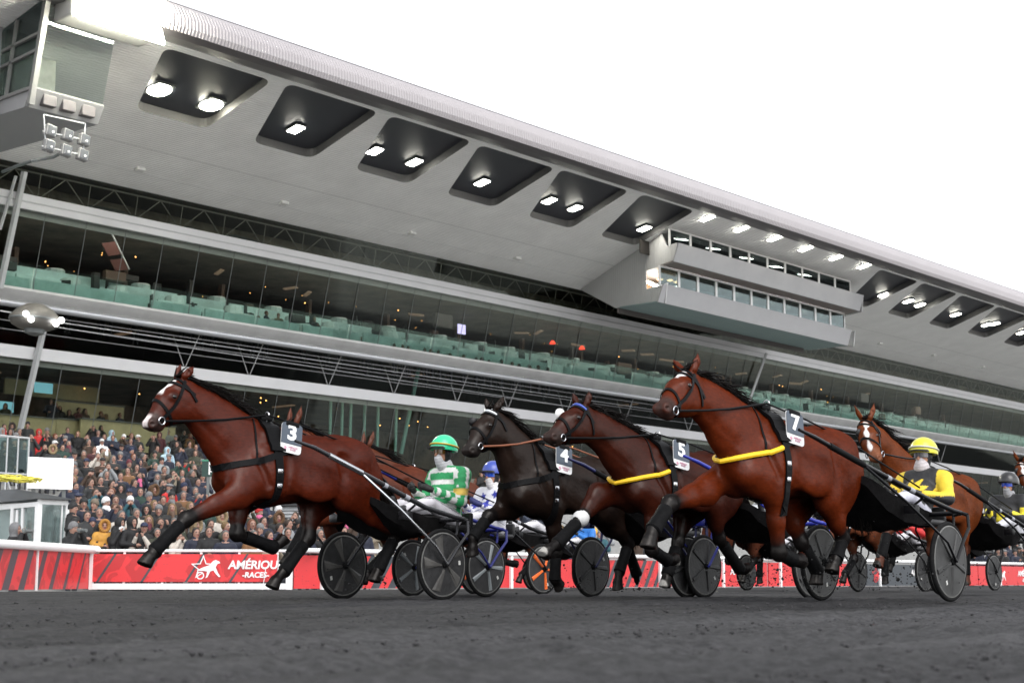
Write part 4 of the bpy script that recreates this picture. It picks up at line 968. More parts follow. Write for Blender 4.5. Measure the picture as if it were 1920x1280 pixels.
def head_mesh(kind):
    F = SDF((-.25, -.25, 1.2), (.25, .25, 1.95), .016)
    m = M_hairp
    if kind in ('short', 'long', 'bun'):
        F.ell((-.018, 0, 1.655), (.108, .092, .115), .02)
        F.ell((.115, 0, 1.60), (.095, .12, .125), .02, cut=True)
        if kind == 'long':
            for sg in (1, -1): F.cap((-.02, .075*sg, 1.62), (.02, .10*sg, 1.36), (.06, .03), (.05, .035), .03)
            F.cap((-.07, 0, 1.62), (-.10, 0, 1.38), (.05, .09), (.04, .10), .03)
        if kind == 'bun': F.ell((-.10, 0, 1.73), (.05, .05, .05), .02)
    elif kind in ('beanie', 'pompom'):
        F.ell((-.01, 0, 1.70), (.112, .098, .105), .02); F.cap((-.02, 0, 1.645), (-.02, 0, 1.665), (.112, .10), (.112, .10), .01)
        F.ell((.09, 0, 1.60), (.09, .12, .075), .01, cut=True); F.cap((-.02, 0, 1.52), (-.02, 0, 1.58), .13, .1, .01, cut=True)
        if kind == 'pompom': F.ell((-.02, 0, 1.83), (.048, .048, .048), .01)
    elif kind == 'cap':
        F.ell((-.01, 0, 1.69), (.112, .094, .09), .02); F.ell((.12, 0, 1.685), (.075, .07, .014), .01); F.ell((.09, 0, 1.60), (.07, .12, .07), .01, cut=True); F.ell((-.02, 0, 1.55), (.12, .12, .08), .01, cut=True)
    elif kind in ('hood', 'fur'):
        F.ell((-.02, 0, 1.645), (.135, .125, .15), .03); F.cap((-.03, 0, 1.52), (-.02, 0, 1.43), (.10, .11), (.10, .13), .03)
        F.ell((.13, 0, 1.63), (.10, .075, .10), .02, cut=True)
        if kind == 'fur':
            m = M_furp
            for a in np.arange(0, 360, 24): F.ell((.085, .118*math.cos(R(a)), 1.635+.145*math.sin(R(a))), (.045, .045, .045), .02)
            F.ell((.14, 0, 1.63), (.12, .072, .095), .02, cut=True)
    elif kind == 'flat':
        F.ell((-.005, 0, 1.71), (.125, .105, .055), .02); F.ell((.10, 0, 1.69), (.06, .07, .02), .02); F.ell((0, 0, 1.60), (.12, .12, .075), .01, cut=True)
    V, Q = F.surface(); me = np_mesh('headwear', V, Q); me.materials.append(m); return me
PB = {k: person_body(k) for k in range(5)}
CO = {(k, pf): coat_mesh(k, pf, lg) for k in range(5) for pf, lg in ((False, False), (True, False))}
COL_ = {0: coat_mesh(0, False, True), 1: coat_mesh(1, False, True)}
HM = {k: head_mesh(k) for k in ('short', 'long', 'bun', 'beanie', 'pompom', 'cap', 'hood', 'fur', 'flat')}
scf = SDF((-.2, -.25, 1.3), (.25, .25, 1.65), .018); scf.cap((0, 0, 1.47), (.01, 0, 1.50), (.105, .10), (.10, .095), .02); scf.cap((.10, .03, 1.46), (.15, .04, 1.30), (.03, .04), (.03, .045), .02); V_, Q_ = scf.surface(); SCF = np_mesh('scarf', V_, Q_); SCF.materials.append(M_hairp)
COATS = {'navy': (.008, .011, .026), 'black': (.006, .006, .007), 'dark grey': (.018, .019, .020), 'olive': (.026, .029, .017), 'brown': (.040, .022, .013), 'burgundy': (.050, .009, .012), 'light grey': (.22, .23, .24), 'beige': (.20, .165, .12), 'cream': (.42, .385, .34), 'white': (.75, .75, .76),
         'teal': (.015, .07, .09), 'red': (.42, .015, .015), 'tan': (.15, .07, .025), 'dark green': (.008, .03, .022), 'pale blue': (.30, .42, .50), 'mustard': (.48, .24, .04)}
CW = [('navy', 32), ('black', 38), ('dark grey', 13), ('olive', 5), ('brown', 5), ('burgundy', 2), ('light grey', 2), ('beige', 2), ('cream', 2), ('teal', 1), ('red', 1), ('tan', 2), ('dark green', 2), ('pale blue', 1)]
HAIRC = {'dark': (.016, .011, .009), 'brown': (.030, .017, .010), 'grey': (.085, .083, .08), 'blond': (.13, .08, .033), 'auburn': (.11, .035, .015)}
HATC = {'black': (.012, .012, .013), 'navy': (.012, .018, .05), 'grey': (.14, .14, .145), 'white': (.60, .60, .60), 'beige': (.14, .11, .08), 'brown': (.09, .05, .03), 'burgundy': (.10, .015, .025), 'red': (.42, .02, .02), 'pink': (.60, .12, .25)}
POSES = {0: 'arms down', 1: 'hands clasped', 2: 'hands at face', 3: 'hands held up', 4: 'arms forward'}
crowd_rng = random.Random(42); used = {}
def where(px, py, row):
    H = ['left edge', 'behind booth', 'beside white screen', "left of horse 3", "under horse 3's nose", "under horse 3's jaw", "below horse 3's throat", "before horse 3's chest", "at horse 3's foreleg", "under horse 3's belly", "near horse 3's wheels", 'left of horse 4', 'under horse 4', "near horse 5's legs", 'under horse 7', "beyond horse 7's wheel", 'right edge']
    E = [20, 128, 160, 200, 235, 270, 310, 360, 430, 560, 780, 900, 1060, 1260, 1560, 1815]
    return H[sum(px > e for e in E)]
def vpos(row): return ['front row', 'second row', 'third row', 'lower terrace', 'middle terrace', 'upper terrace', 'top row'][row]
def add_person(loc, face, coat, head, hcol, pose_, puffy, lab, group, scale=1.0, scarf=None, long=False, mask=None):
    o = bpy.data.objects.new('person', PB[pose_]); COL.objects.link(o); o.location = loc; o.rotation_euler = (0, 0, face); o.scale = (scale*crowd_rng.uniform(.97, 1.06),)*2+(scale,)
    me = COL_[pose_] if long and pose_ in COL_ else CO[(pose_, puffy)]
    c_ = bpy.data.objects.new('coat', me); COL.objects.link(c_); c_.parent = o; c_.color = (*COATS[coat], 1)
    h_ = bpy.data.objects.new({'short': 'hair', 'long': 'hair', 'bun': 'hair', 'hood': 'hood', 'fur': 'hood'}.get(head, 'hat'), HM[head]); COL.objects.link(h_); h_.parent = o
    h_.color = (*hcol, 1)
    if scarf:
        s_ = bpy.data.objects.new('scarf', SCF); COL.objects.link(s_); s_.parent = o; s_.color = (*scarf, 1)
    return tag(o, lab, 'person', group)
def spectator(px, py, coat=None, head=None, hc=None, pose_=None, face=None, Y=None, scarf=None):
    """put a spectator so that the head lands at pixel (px, py) of the photograph, standing on the terrace"""
    r = _ray(px, py)
    hz = 1.64
    if Y is None:
        # ray meets the plane z = terr_z(Y) + hz
        t = (hz+T_B-T_Y0*T_SL-CAM_H)/(r[2]-T_SL*r[1]); P = Vector(_o+r*t); y = P.y
        if y < T_Y0: y = T_Y0-.2
    else: y = Y
    k = y/r[1]
    dmin = 36.2 if px < 640 else 0
    dep = (r[0]*math.cos(YAW)+r[1]*math.sin(YAW))
    if Y is None and k*dep < dmin: k = dmin/dep; y = r[1]*k
    X = r[0]*k; z = CAM_H+r[2]*k
    g = terr_z(y) if Y is None else 0
    sc = max(.84, min(1.12, (z-g)/hz)) if abs((z-g)/hz-1) > .01 else 1.0
    rng = crowd_rng
    for tries in range(60):
        cn = coat if coat and tries < 20 else rng.choices([c_[0] for c_ in CW], [c_[1] for c_ in CW])[0]
        hk = head or rng.choices(['short', 'long', 'bun', 'beanie', 'pompom', 'cap', 'hood', 'fur', 'flat'], [40, 16, 3, 14, 4, 8, 7, 4, 3])[0]
        if hk in ('short', 'long', 'bun'):
            hcn = hc or rng.choices(list(HAIRC), [34, 22, 16, 10, 4])[0]; hcol = HAIRC[hcn]; hl = {'short': f'short {hcn} hair', 'long': f'long {hcn} hair', 'bun': f'{hcn} hair bun'}[hk]
        elif hk == 'hood': hcol = COATS[cn]; hcn = cn; hl = 'hood up'
        elif hk == 'fur': hcn = hc or rng.choice(('brown', 'beige', 'dark')); hcol = {'brown': (.09, .045, .02), 'beige': (.22, .16, .09), 'dark': (.03, .022, .018), 'golden': (.36, .17, .035)}[hcn]; hl = f'{hcn} fur hood'
        else:
            hcn = hc or rng.choices(list(HATC), [30, 18, 16, 10, 6, 4, 3, 3, 1])[0]; hcol = HATC[hcn]; hl = f'{hcn} ' + {'beanie': 'knit hat', 'pompom': 'bobble hat', 'cap': 'peaked cap', 'flat': 'flat cap'}[hk]
        po = pose_ if pose_ is not None and tries < 40 else rng.choices(range(5), [40, 22, 12, 10, 16])[0]
        y0r = y-T_Y0-(2.2 if px < 640 else 0); row = 0 if y0r < 1.2 else 1 if y0r < 2.6 else 2 if y0r < 4.2 else 3 if y0r < 9 else 4 if y0r < 15 else 5 if y0r < 23 else 6
        lab = f'person, {cn} coat, {hl}, {POSES[po]}, {vpos(row)}, {where(px, py, row)}'
        if tries > 40: lab = lab.replace('person,', rng.choice(('tall person,', 'short person,', 'slim person,')))
        if lab not in used: break
    used[lab] = 1
    f = face if face is not None else -math.pi/2+rng.gauss(-.30, .35)
    sl__ = scarf if scarf else (rng.choice(list(HATC.values())) if rng.random() < .14 else None)
    return add_person((X, y, z-hz*sc), f, cn, hk, hcol, po, rng.random() < .4, lab, 'spectators on the terrace', sc, sl__)
placed = []
def place(px, py, **k):
    placed.append((px, py)); return spectator(px, py, **k)
# people one can pick out in the photograph
for q in ((195, 985, dict(coat='mustard', head='fur', hc='golden', pose_=1)), (73, 810, dict(coat='red', head='hood', pose_=1)), (191, 828, dict(coat='white', head='cap', hc='white', pose_=1)), (8, 800, dict(coat='cream', head='short', hc='dark', scarf=(.3, .02, .02))),
          (30, 818, dict(coat='dark grey', head='beanie', hc='grey')), (52, 796, dict(coat='dark grey', head='beanie', hc='black', pose_=0)), (36, 808, dict(coat='brown', head='short', hc='grey')), (103, 832, dict(coat='olive', head='cap', hc='white')), (90, 818, dict(coat='black', head='flat', hc='brown')),
          (146, 813, dict(coat='black', head='long', hc='blond')), (127, 806, dict(coat='navy', head='short', hc='brown')), (166, 828, dict(coat='brown', head='short', hc='grey')), (177, 842, dict(coat='burgundy', head='short', hc='brown')), (184, 811, dict(coat='navy', head='short', hc='grey')),
          (228, 838, dict(coat='navy', head='cap', hc='black', pose_=0)), (245, 826, dict(coat='navy', head='short', hc='brown', pose_=0)), (232, 820, dict(coat='brown', head='beanie', hc='white')), (259, 820, dict(coat='dark grey', head='cap', hc='white')),
          (142, 883, dict(coat='navy', head='short', hc='grey', pose_=0)), (142, 912, dict(coat='navy', head='short', hc='dark', pose_=0)), (203, 875, dict(coat='light grey', head='short', hc='brown', pose_=2)), (162, 866, dict(coat='black', head='cap', hc='navy')), (170, 904, dict(coat='dark grey', head='short', hc='brown', pose_=0)),
          (252, 905, dict(coat='navy', head='short', hc='brown', pose_=0)), (226, 892, dict(coat='navy', head='short', hc='dark', pose_=0)), (240, 882, dict(coat='tan', head='short', hc='dark')), (314, 844, dict(coat='pale blue', head='hood', pose_=0)), (355, 832, dict(coat='dark grey', head='short', hc='dark', pose_=1)),
          (332, 832, dict(coat='black', head='short', hc='dark')), (360, 887, dict(coat='black', head='short', hc='grey', pose_=0)), (287, 918, dict(coat='navy', head='fur', hc='brown', pose_=4)), (177, 946, dict(coat='black', head='beanie', hc='beige')), (199, 942, dict(coat='navy', head='beanie', hc='white', scarf=(.7, .7, .7))),
          (217, 937, dict(coat='brown', head='short', hc='brown')), (244, 940, dict(coat='teal', head='beanie', hc='white', pose_=2)), (228, 966, dict(coat='cream', head='short', hc='grey', pose_=0)), (226, 980, dict(coat='black', head='hood')), (275, 955, dict(coat='black', head='hood')), (279, 975, dict(coat='black', head='long', hc='blond')),
          (197, 1000, dict(coat='black', head='long', hc='brown', pose_=4)), (229, 1010, dict(coat='burgundy', head='hood', pose_=0)), (295, 998, dict(coat='olive', head='short', hc='grey')), (270, 1003, dict(coat='cream', head='short', hc='blond', pose_=3)), (336, 1006, dict(coat='cream', head='short', hc='brown', pose_=2)),
          (368, 998, dict(coat='navy', head='short', hc='dark', pose_=0)), (392, 996, dict(coat='black', head='short', hc='brown', pose_=1)), (366, 984, dict(coat='black', head='fur', hc='beige')), (423, 1003, dict(coat='navy', head='short', hc='grey', pose_=1)), (415, 968, dict(coat='cream', head='fur', hc='beige')),
          (476, 1003, dict(coat='tan', head='short', hc='grey', pose_=1, scarf=(.6, .55, .48))), (505, 1004, dict(coat='beige', head='short', hc='dark', pose_=4)), (540, 998, dict(coat='dark grey', head='short', hc='brown', pose_=1)), (600, 1000, dict(coat='black', head='short', hc='grey')), (344, 928, dict(coat='tan', head='short', hc='grey')),
          (333, 870, dict(coat='dark green', head='short', hc='brown')), (349, 868, dict(coat='dark green', head='cap', hc='black')), (323, 952, dict(coat='dark grey', head='long', hc='blond')), (308, 880, dict(coat='brown', head='short', hc='dark')), (486, 960, dict(coat='burgundy', head='beanie', hc='red')), (500, 945, dict(coat='navy', head='flat', hc='beige')),
          (1856, 1033, dict(coat='navy', head='beanie', hc='pink'))):
    place(q[0], q[1], **q[2])
hand_n = len(placed)
# the rest, thrown into the visible areas
def throw(n, poly_ok, x0, x1, y0, y1, gap):
    c_ = 0
    for _ in range(n*60):
        px = crowd_rng.uniform(x0, x1); py = crowd_rng.uniform(y0, y1)
        if not poly_ok(px, py): continue
        g = gap*(.55+.45*(py-790)/210)
        if any(abs(px-a)/g < 1 and abs(py-b)/(g*.62) < 1 and math.hypot((px-a)/g, (py-b)/(g*.62)) < 1 for a, b in placed): continue
        place(px, py); c_ += 1
        if c_ >= n: break
    return c_
top = lambda x: 795+max(0, x-60)*.045
throw(104, lambda x, y: y > top(x) and not (x < 132 and y > 842), 0, 380, 792, 1004, 22)
throw(19, lambda x, y: True, 380, 600, 955, 1004, 21)
throw(7, lambda x, y: True, 620, 700, 975, 1006, 16)
throw(8, lambda x, y: True, 870, 960, 855, 905, 9)
throw(12, lambda x, y: True, 1000, 1220, 985, 1012, 13)
throw(16, lambda x, y: True, 1815, 1925, 995, 1042, 11)
# ---- two photographers in front, beside the booth
def photographer(px, py, Y, lab, coat, head, hcn, face):
    r = _ray(px, py); k = Y/r[1]; X = r[0]*k; z = CAM_H+r[2]*k; sc = (z+.4)/1.66
    o = add_person((X, Y, -.4), face, coat, head, HATC[hcn], 2, True, lab, 'photographers by the rail', sc)
    f = Matrix.Rotation(face, 3, 'Z')
    c_ = empty('photo_camera', Vector((X, Y, 1.60*sc-.4))+f @ Vector((.20, 0, 0)), face, 'black camera held to the face of the photographer '+('at the left edge' if px < 60 else 'right of the booth'), 'camera')
    MB().bbox(-.03, -.075, -.05, .04, .075, .05, .01).build('camera_body', M_mull, c_, smooth=True); mb = MB(); mb.lathe([(0, .04), (.036, .04), (.036, .14), (.042, .15), (.042, .20), (0, .20)], 14, ax='x'); mb.build('lens', M_mull, c_, smooth=True)
photographer(30, 990, 30.2, 'photographer in black jacket and grey hood aiming a camera, left edge', 'black', 'hood', 'grey', -math.pi/2+.55)
photographer(138, 989, 30.8, 'photographer in black jacket and grey knit hat aiming a camera, right of the booth', 'black', 'beanie', 'grey', -math.pi/2+.2)
p = G(48, 39); add_person((p.x, p.y, -.05), -math.pi/2, 'dark green', 'short', HAIRC['grey'], 1, False, 'grey haired person in dark green coat and red scarf inside the glass booth', 'people in the booth', .98, (.4, .03, .03))
# ---- diners seen through the glass, and guests behind the lower windows
used_d = {}
def guest(px, py, dep, base, lab0, sit=True):
    P = at_plane(px, py, FY0+dep, FK); rng = crowd_rng
    for _ in range(80):
        cn = rng.choices([c_[0] for c_ in CW], [c_[1] for c_ in CW])[0]; hk = rng.choice(('short', 'short', 'long', 'bun')); hcn = rng.choice(list(HAIRC)); po = rng.choice((0, 1, 1, 4))
        lab = f'person in {cn}, {hk if hk != "bun" else "tied"} {hcn} hair, {POSES[po]}, {lab0}'
        if lab not in used_d: break
    used_d[lab] = 1
    add_person((P.x, P.y, P.z-1.64), -math.pi/2+rng.gauss(0, .7), cn, hk, HAIRC[hcn], po, False, lab, 'guests behind the grandstand glass')
for px, py in ((343, 573), (361, 580), (394, 589), (424, 586), (454, 596), (466, 590), (485, 594), (566, 616), (602, 625), (642, 630), (678, 633), (697, 636), (717, 641), (740, 646), (756, 648), (766, 650), (779, 648), (797, 654), (808, 656), (822, 658), (845, 664), (870, 666), (893, 672), (904, 671), (917, 676), (941, 675), (961, 680), (973, 683), (994, 686), (1010, 686), (1028, 690), (500, 585), (522, 589), (590, 596)):
    guest(px, py+2, .34 if py > 560+px*.1267-8 else 1.9, 0, 'restaurant glass above ' + ('horse 3' if px < 520 else 'the green driver' if px < 760 else 'horse 4' if px < 930 else 'horse 5'))
rgg = random.Random(63)
for i in range(24):
    px = 130+i*47+rgg.uniform(-18, 18); py = 548+px*.168-rgg.uniform(2, 22)
    guest(px, py, 2.0, 0, 'upper tier above ' + ('left of horse 3' if px < 260 else 'horse 3' if px < 520 else 'the green driver' if px < 760 else 'horse 4' if px < 930 else 'horse 5' if px < 1200 else 'horse 7'))
for px, py in ((96, 752), (105, 760), (112, 765), (130, 772), (148, 768), (160, 770), (190, 775), (198, 780), (225, 778), (175, 800), (182, 803), (199, 802), (232, 800), (240, 802), (262, 808), (275, 806), (10, 760)):
    guest(px, py, 2.2 if py > 790 else 4.2, 0, 'hall glass ' + ('left of' if px < 200 else 'before') + ' horse 3')

print('PERSONS', sum(o.get('category') == 'person' for o in bpy.data.objects))
# ================================================================== RACERS: horses, sulkies, drivers
from mathutils.bvhtree import BVHTree
def lerp(a, b, t): return a+(b-a)*t
def _halfcut(s, c, nrm, Rr):
    c = np.array(c, np.float32); i0, i1 = s._win(c-Rr, c+Rr)
    if np.any(i1 <= i0): return s
    X, Y, Z = s._sub(i0, i1); d = (X-c[0])*nrm[0]+(Y-c[1])*nrm[1]+(Z-c[2])*nrm[2]
    near = (X-c[0])**2+(Y-c[1])**2+(Z-c[2])**2 < Rr*Rr
    v = s.D[i0[0]:i1[0], i0[1]:i1[1], i0[2]:i1[2]]; v[...] = np.where(near, np.maximum(v, d), v); return s
SDF.halfcut = _halfcut
def sstep(a, b, x): t = np.clip((x-a)/(b-a), 0, 1); return t*t*(3-2*t)
def segd(V, a, b):
    a = np.array(a); b = np.array(b); d = b-a; t = np.clip(((V-a)@d)/(d@d), 0, 1)
    return np.linalg.norm(V-a-t[:, None]*d, axis=1), t
M_tack = mat('tack_leather', (.005, .005, .0055), .5, noise=.2, spec=.07)
M_steel = mat('polished_steel', (.6, .6, .62), .22, metal=1)
M_hair = mat('horse_hair', (.006, .0045, .004), .55, noise=.3, nscale=20, spec=.07)
M_eye = mat('eye_black', (.008, .006, .005), .08)
M_plate_dark = mat('plate_slate', (.050, .066, .092), .4, noise=.06)
M_plate_white = mat('plate_white', (.78, .78, .78), .4, noise=.03)
M_pink = mat('plate_pink', (.62, .30, .40), .5)
M_yellow = mat('yellow_sheepskin', (.85, .52, .01), .6, noise=.08, nscale=60)
M_brownlea = mat('tan_leather', (.22, .07, .03), .45, noise=.15)
M_blue = mat('blue_metal', (.02, .03, .30), .35)

def coat_mat(name, rough=.36):
    m = mat(name, (1, 1, 1), rough, attr='tone', noise=.20, nscale=5, bump=.10, bscale=170, spec=.28)
    return m
M_coat = coat_mat('horse_coat', .42)
def _coat_extra():
    t = M_coat.node_tree; b = t.nodes['Principled BSDF']; b.inputs['Specular IOR Level'].default_value = 0
    tc = t.nodes.new('ShaderNodeTexCoord'); n = t.nodes.new('ShaderNodeTexNoise'); n.inputs['Scale'].default_value = 8; n.inputs['Detail'].default_value = 3; t.links.new(tc.outputs['Object'], n.inputs['Vector'])
    n3 = t.nodes.new('ShaderNodeTexNoise'); n3.inputs['Scale'].default_value = 55; n3.inputs['Detail'].default_value = 4
    mp = t.nodes.new('ShaderNodeMapping'); mp.inputs['Scale'].default_value = (.35, 1, 1.2); t.links.new(tc.outputs['Object'], mp.inputs[0]); t.links.new(mp.outputs[0], n3.inputs['Vector'])
    mr = t.nodes.new('ShaderNodeMapRange'); mr.inputs[1].default_value = .3; mr.inputs[2].default_value = .7; mr.inputs[3].default_value = .80; mr.inputs[4].default_value = 1.2; t.links.new(n3.outputs[0], mr.inputs[0])
    vm = t.nodes.new('ShaderNodeVectorMath'); vm.operation = 'SCALE'; t.links.new(b.inputs['Base Color'].links[0].from_socket, vm.inputs[0]); t.links.new(mr.outputs[0], vm.inputs['Scale']); t.links.new(vm.outputs[0], b.inputs['Base Color'])
    old = b.inputs['Normal'].links[0].from_socket
    bp = t.nodes.new('ShaderNodeBump'); bp.inputs['Strength'].default_value = .22; bp.inputs['Distance'].default_value = .03
    t.links.new(n.outputs[0], bp.inputs['Height']); t.links.new(old, bp.inputs['Normal']); t.links.new(bp.outputs[0], b.inputs['Normal'])
    gl = t.nodes.new('ShaderNodeBsdfGlossy'); gl.inputs['Roughness'].default_value = .31; gl.inputs['Color'].default_value = (1, .97, .94, 1); t.links.new(bp.outputs[0], gl.inputs['Normal'])
    mx = t.nodes.new('ShaderNodeMixShader'); mx.inputs[0].default_value = .018
    t.links.new(b.outputs[0], mx.inputs[1]); t.links.new(gl.outputs[0], mx.inputs[2]); t.links.new(mx.outputs[0], t.nodes['Material Output'].inputs[0])
_coat_extra()

def horse_shape(P, h=.013, s=1.0, sx=1.0):
    """P: joints in the horse's own frame (x forward, y left, z up) -> vertices, quads, sdf skeleton"""
    def T(x, z, y=0): return (x*sx, y, z*s)
    F = SDF((-1.5, -.42, -.02), (2.2, .5, 2.35), h)
    c = lambda a, b, r0, r1=None, k=.05: F.cap(a, b, r0, r1, k)
    # trunk
    c(T(.34, 1.185), T(-.22, 1.215), (.335*s, .235), (.295*s, .262), .06)
    c(T(.64, 1.17), T(.34, 1.20), (.225*s, .165), (.315*s, .222), .08)
    c(T(-.22, 1.225), T(-.56, 1.275), (.285*s, .250), (.245*s, .252), .08)
    c(T(-.56, 1.26), T(-.82, 1.16), (.265*s, .25), (.19*s, .20), .08)
    c(T(.46, 1.46), T(.12, 1.45), (.125, .06), (.10, .07), .10)          # withers
    c(T(-.45, 1.46), T(-.66, 1.43), (.085, .10), (.08, .10), .08)         # croup
    c(T(-.86, 1.30), T(-.97, 1.18), (.05, .035), (.04, .03), .05)         # dock
    for y in (-1, 1):
        c(T(.62, 1.06, .11*y), T(.40, 1.42, .13*y), (.12, .085), (.10, .045), .06)   # shoulder blade
        c(T(.72, 1.05, .09*y), T(.60, .97, .10*y), (.11, .085), (.10, .08), .06)     # breast muscle
        F.ell(T(.42, 1.10, .20*y), (.17, .075, .20), .07, .3)                         # triceps
        F.ell(T(-.60, 1.32, .15*y), (.20, .115, .13), .08, -.4)                       # gluteus
        F.ell(T(-.40, 1.38, .18*y), (.09, .07, .07), .07)                             # point of hip
    for y in (-1, 1):
        F.ell(T(.50, 1.24, .185*y), (.10, .05, .16), .04, .5)
        F.ell(T(.60, .99, .13*y), (.09, .075, .09), .04)
        F.cap(T(.27, 1.42, .275*y), T(.30, 1.02, .285*y), .036, .044, .05, cut=True)             # behind the shoulder
        F.cap(T(.62, 1.30, .215*y), T(.50, 1.02, .275*y), .026, .030, .04, cut=True)             # shoulder / arm line
        F.cap(T(-.34, 1.30, .29*y), T(-.43, .98, .275*y), .045, .050, .07, cut=True)             # flank hollow
        F.cap(T(-.76, 1.36, .255*y), T(-.70, .98, .265*y), .026, .030, .045, cut=True)            # thigh line
        F.ell(T(-.60, 1.06, .19*y), (.16, .08, .17), .06, .5)
        F.ell(T(-.10, 1.02, .225*y), (.26, .06, .13), .07)
    F.cap(T(.92, 1.12, 0), T(.86, .90, 0), .03, .03, .05, cut=True)
    # neck
    pl, th, no, ch = (np.array(P[k], float) for k in ('poll', 'throat', 'nose', 'chin'))
    L = np.linalg.norm(no-pl)
    if L > .70: no2 = pl+(no-pl)*.70/L; ch = ch+(no2-no); no = no2
    v = ch-no; ch = no+v*min(1, .19/np.linalg.norm(v)); v = th-pl; th = pl+v*min(1, .38/np.linalg.norm(v))
    yp, yn = P.get('ypoll', 0), P.get('ynose', 0)
    nt = (pl+th)/2; half = np.linalg.norm(pl-th)/2
    b0 = np.array([.52*sx, 1.25*s]); prev = None
    for i, (t, a, b, ar) in enumerate(((0, .320*s, .150, 0), (.28, .262*s, .116, .015), (.52, .203*s, .092, .03), (.76, .160*s, .082, .03), (.95, min(half*.92, .16), .08, 0))):
        q = b0*(1-t)+nt*t; q = (q[0]-ar*.3, yp*t*t, q[1]+ar)
        if prev: F.cap(prev[0], q, prev[1], (a, b), .07)
        prev = (q, (a, b))
    for y in (-1, 1):
        g0 = nt*.80+np.array(T(.72, 1.12))[[0, 2]]*.20; g1 = nt*.15+np.array(T(.80, 1.14))[[0, 2]]*.85
        F.cap((g0[0]-.0, yp*.6+.108*y, g0[1]-.08), (g1[0]-.02, .165*y, g1[1]+.06), .020, .026, .05, cut=True)
    # head
    dn = no-pl; dn = dn/np.linalg.norm(dn)
    hd0 = pl*.58+th*.42+dn*.05; mz = (no+ch)/2-dn*.055
    def hp(t, off=0, y=0):
        q = hd0*(1-t)+mz*t; return (q[0], lerp(yp, yn, t)+y, q[1]+off)
    c(hp(0), hp(.42), (.150, .100), (.142, .092), .05)
    c(hp(.42), hp(.80), (.136, .082), (.086, .062), .05)
    c(hp(.78), hp(1), (.086, .060), (.078, .064), .03)
    nrm = np.array([dn[1], -dn[0]])          # towards the jaw side
    if nrm@(th-pl) < 0: nrm = -nrm
    jaw = hd0+(mz-hd0)*.16+nrm*.075
    for y in (-1, 1):
        F.ell((jaw[0], lerp(yp, yn, .12)+.048*y, jaw[1]), (.125, .046, .115), .04)
        e = pl+dn*.235+nrm*.045
        F.ell((e[0], lerp(yp, yn, .35)+.084*y, e[1]), (.055, .024, .038), .03)
        nz = mz+dn*.040-nrm*.025
        F.ell((nz[0], yn+.048*y, nz[1]), (.040, .024, .038), .03)
        F.ell((nz[0]+.008, yn+.070*y, nz[1]), (.024, .018, .016), .012, ang=math.atan2(dn[1], dn[0])+.7, cut=True)
        # ears
        et = np.array(P['ear']); eb = pl+nrm*.02-dn*.005
        if y < 0 and 'ear2' in P: et = np.array(P['ear2'])
        mid = eb*.5+et*.5
        F.cap((eb[0], yp+.055*y, eb[1]), (mid[0], yp+.072*y, mid[1]), (.034, .028), (.036, .024), .02)
        F.cap((mid[0], yp+.072*y, mid[1]), (et[0]+(et[0]-mid[0])*.25, yp+.064*y, et[1]+(et[1]-mid[1])*.25), (.036, .024), (.004, .004), .008)
        F.cap((mid[0]+.03, yp+.082*y, mid[1]-.02), (et[0]*.8+mid[0]*.2+.022, yp+.075*y, et[1]*.8+mid[1]*.2), (.016, .012), (.006, .005), .012, cut=True)
    lc = mz+nrm*.062-dn*.005
    F.ell((lc[0], yn, lc[1]), (.055, .045, .036), .02)
    # mouth line
    ml = mz+nrm*.042+dn*.04
    F.cap((ml[0], yn-.08, ml[1]), (ml[0], yn+.08, ml[1]), .007, .007, .012, cut=True)
    # legs
    def hoofpart(f, t, y):
        f = np.array(f); t = np.array(t); d = (t-f)/np.linalg.norm(t-f); pm = np.array([d[1], -d[0]])
        ns = d*.8+pm*.6; fw = d*.6-pm*.8; sc = t-fw*.075; co = sc-ns*.085-fw*.018
        c((f[0], y, f[1]), (co[0], y, co[1]), (.052, .044), (.046, .044), .02)
        c((co[0], y, co[1]), (sc[0]+ns[0]*.02, y, sc[1]+ns[1]*.02), (.054, .050), (.078, .066), .010)
        F.halfcut((sc[0], y, sc[1]), (ns[0], 0, ns[1]), .125)
        F.ell((co[0]+fw[0]*.0, y, co[1]+fw[1]*.0), (.056, .053, .030), .008, math.atan2(fw[1], fw[0]))
        fb = f+pm*.030
        F.ell((fb[0], y, fb[1]), (.044, .038, .046), .02)
    for key, sg in (('fn', 1), ('ff', -1)):
        L = P.get(key)
        if not L: continue
        el, kn, fe, to = L; y = .155*sg; yl = .125*sg
        c(T(.66, 1.08, .13*sg), (el[0], y, el[1]), (.135, .085), (.115, .075), .06)
        m = np.array(el)*.55+np.array(kn)*.45
        c((el[0], y, el[1]), (m[0], lerp(y, yl, .5), m[1]), (.125, .080), (.090, .066), .05)
        c((m[0], lerp(y, yl, .5), m[1]), (kn[0], yl, kn[1]), (.088, .064), (.060, .054), .03)
        F.ell((kn[0], yl, kn[1]), (.068, .06, .074), .03)
        m = np.array(kn)*.5+np.array(fe)*.5
        c((kn[0], yl, kn[1]), (m[0], yl, m[1]), (.056, .048), (.052, .042), .03)
        c((m[0], yl, m[1]), (fe[0], yl, fe[1]), (.052, .042), (.056, .046), .02)
        hoofpart(fe, to, yl)
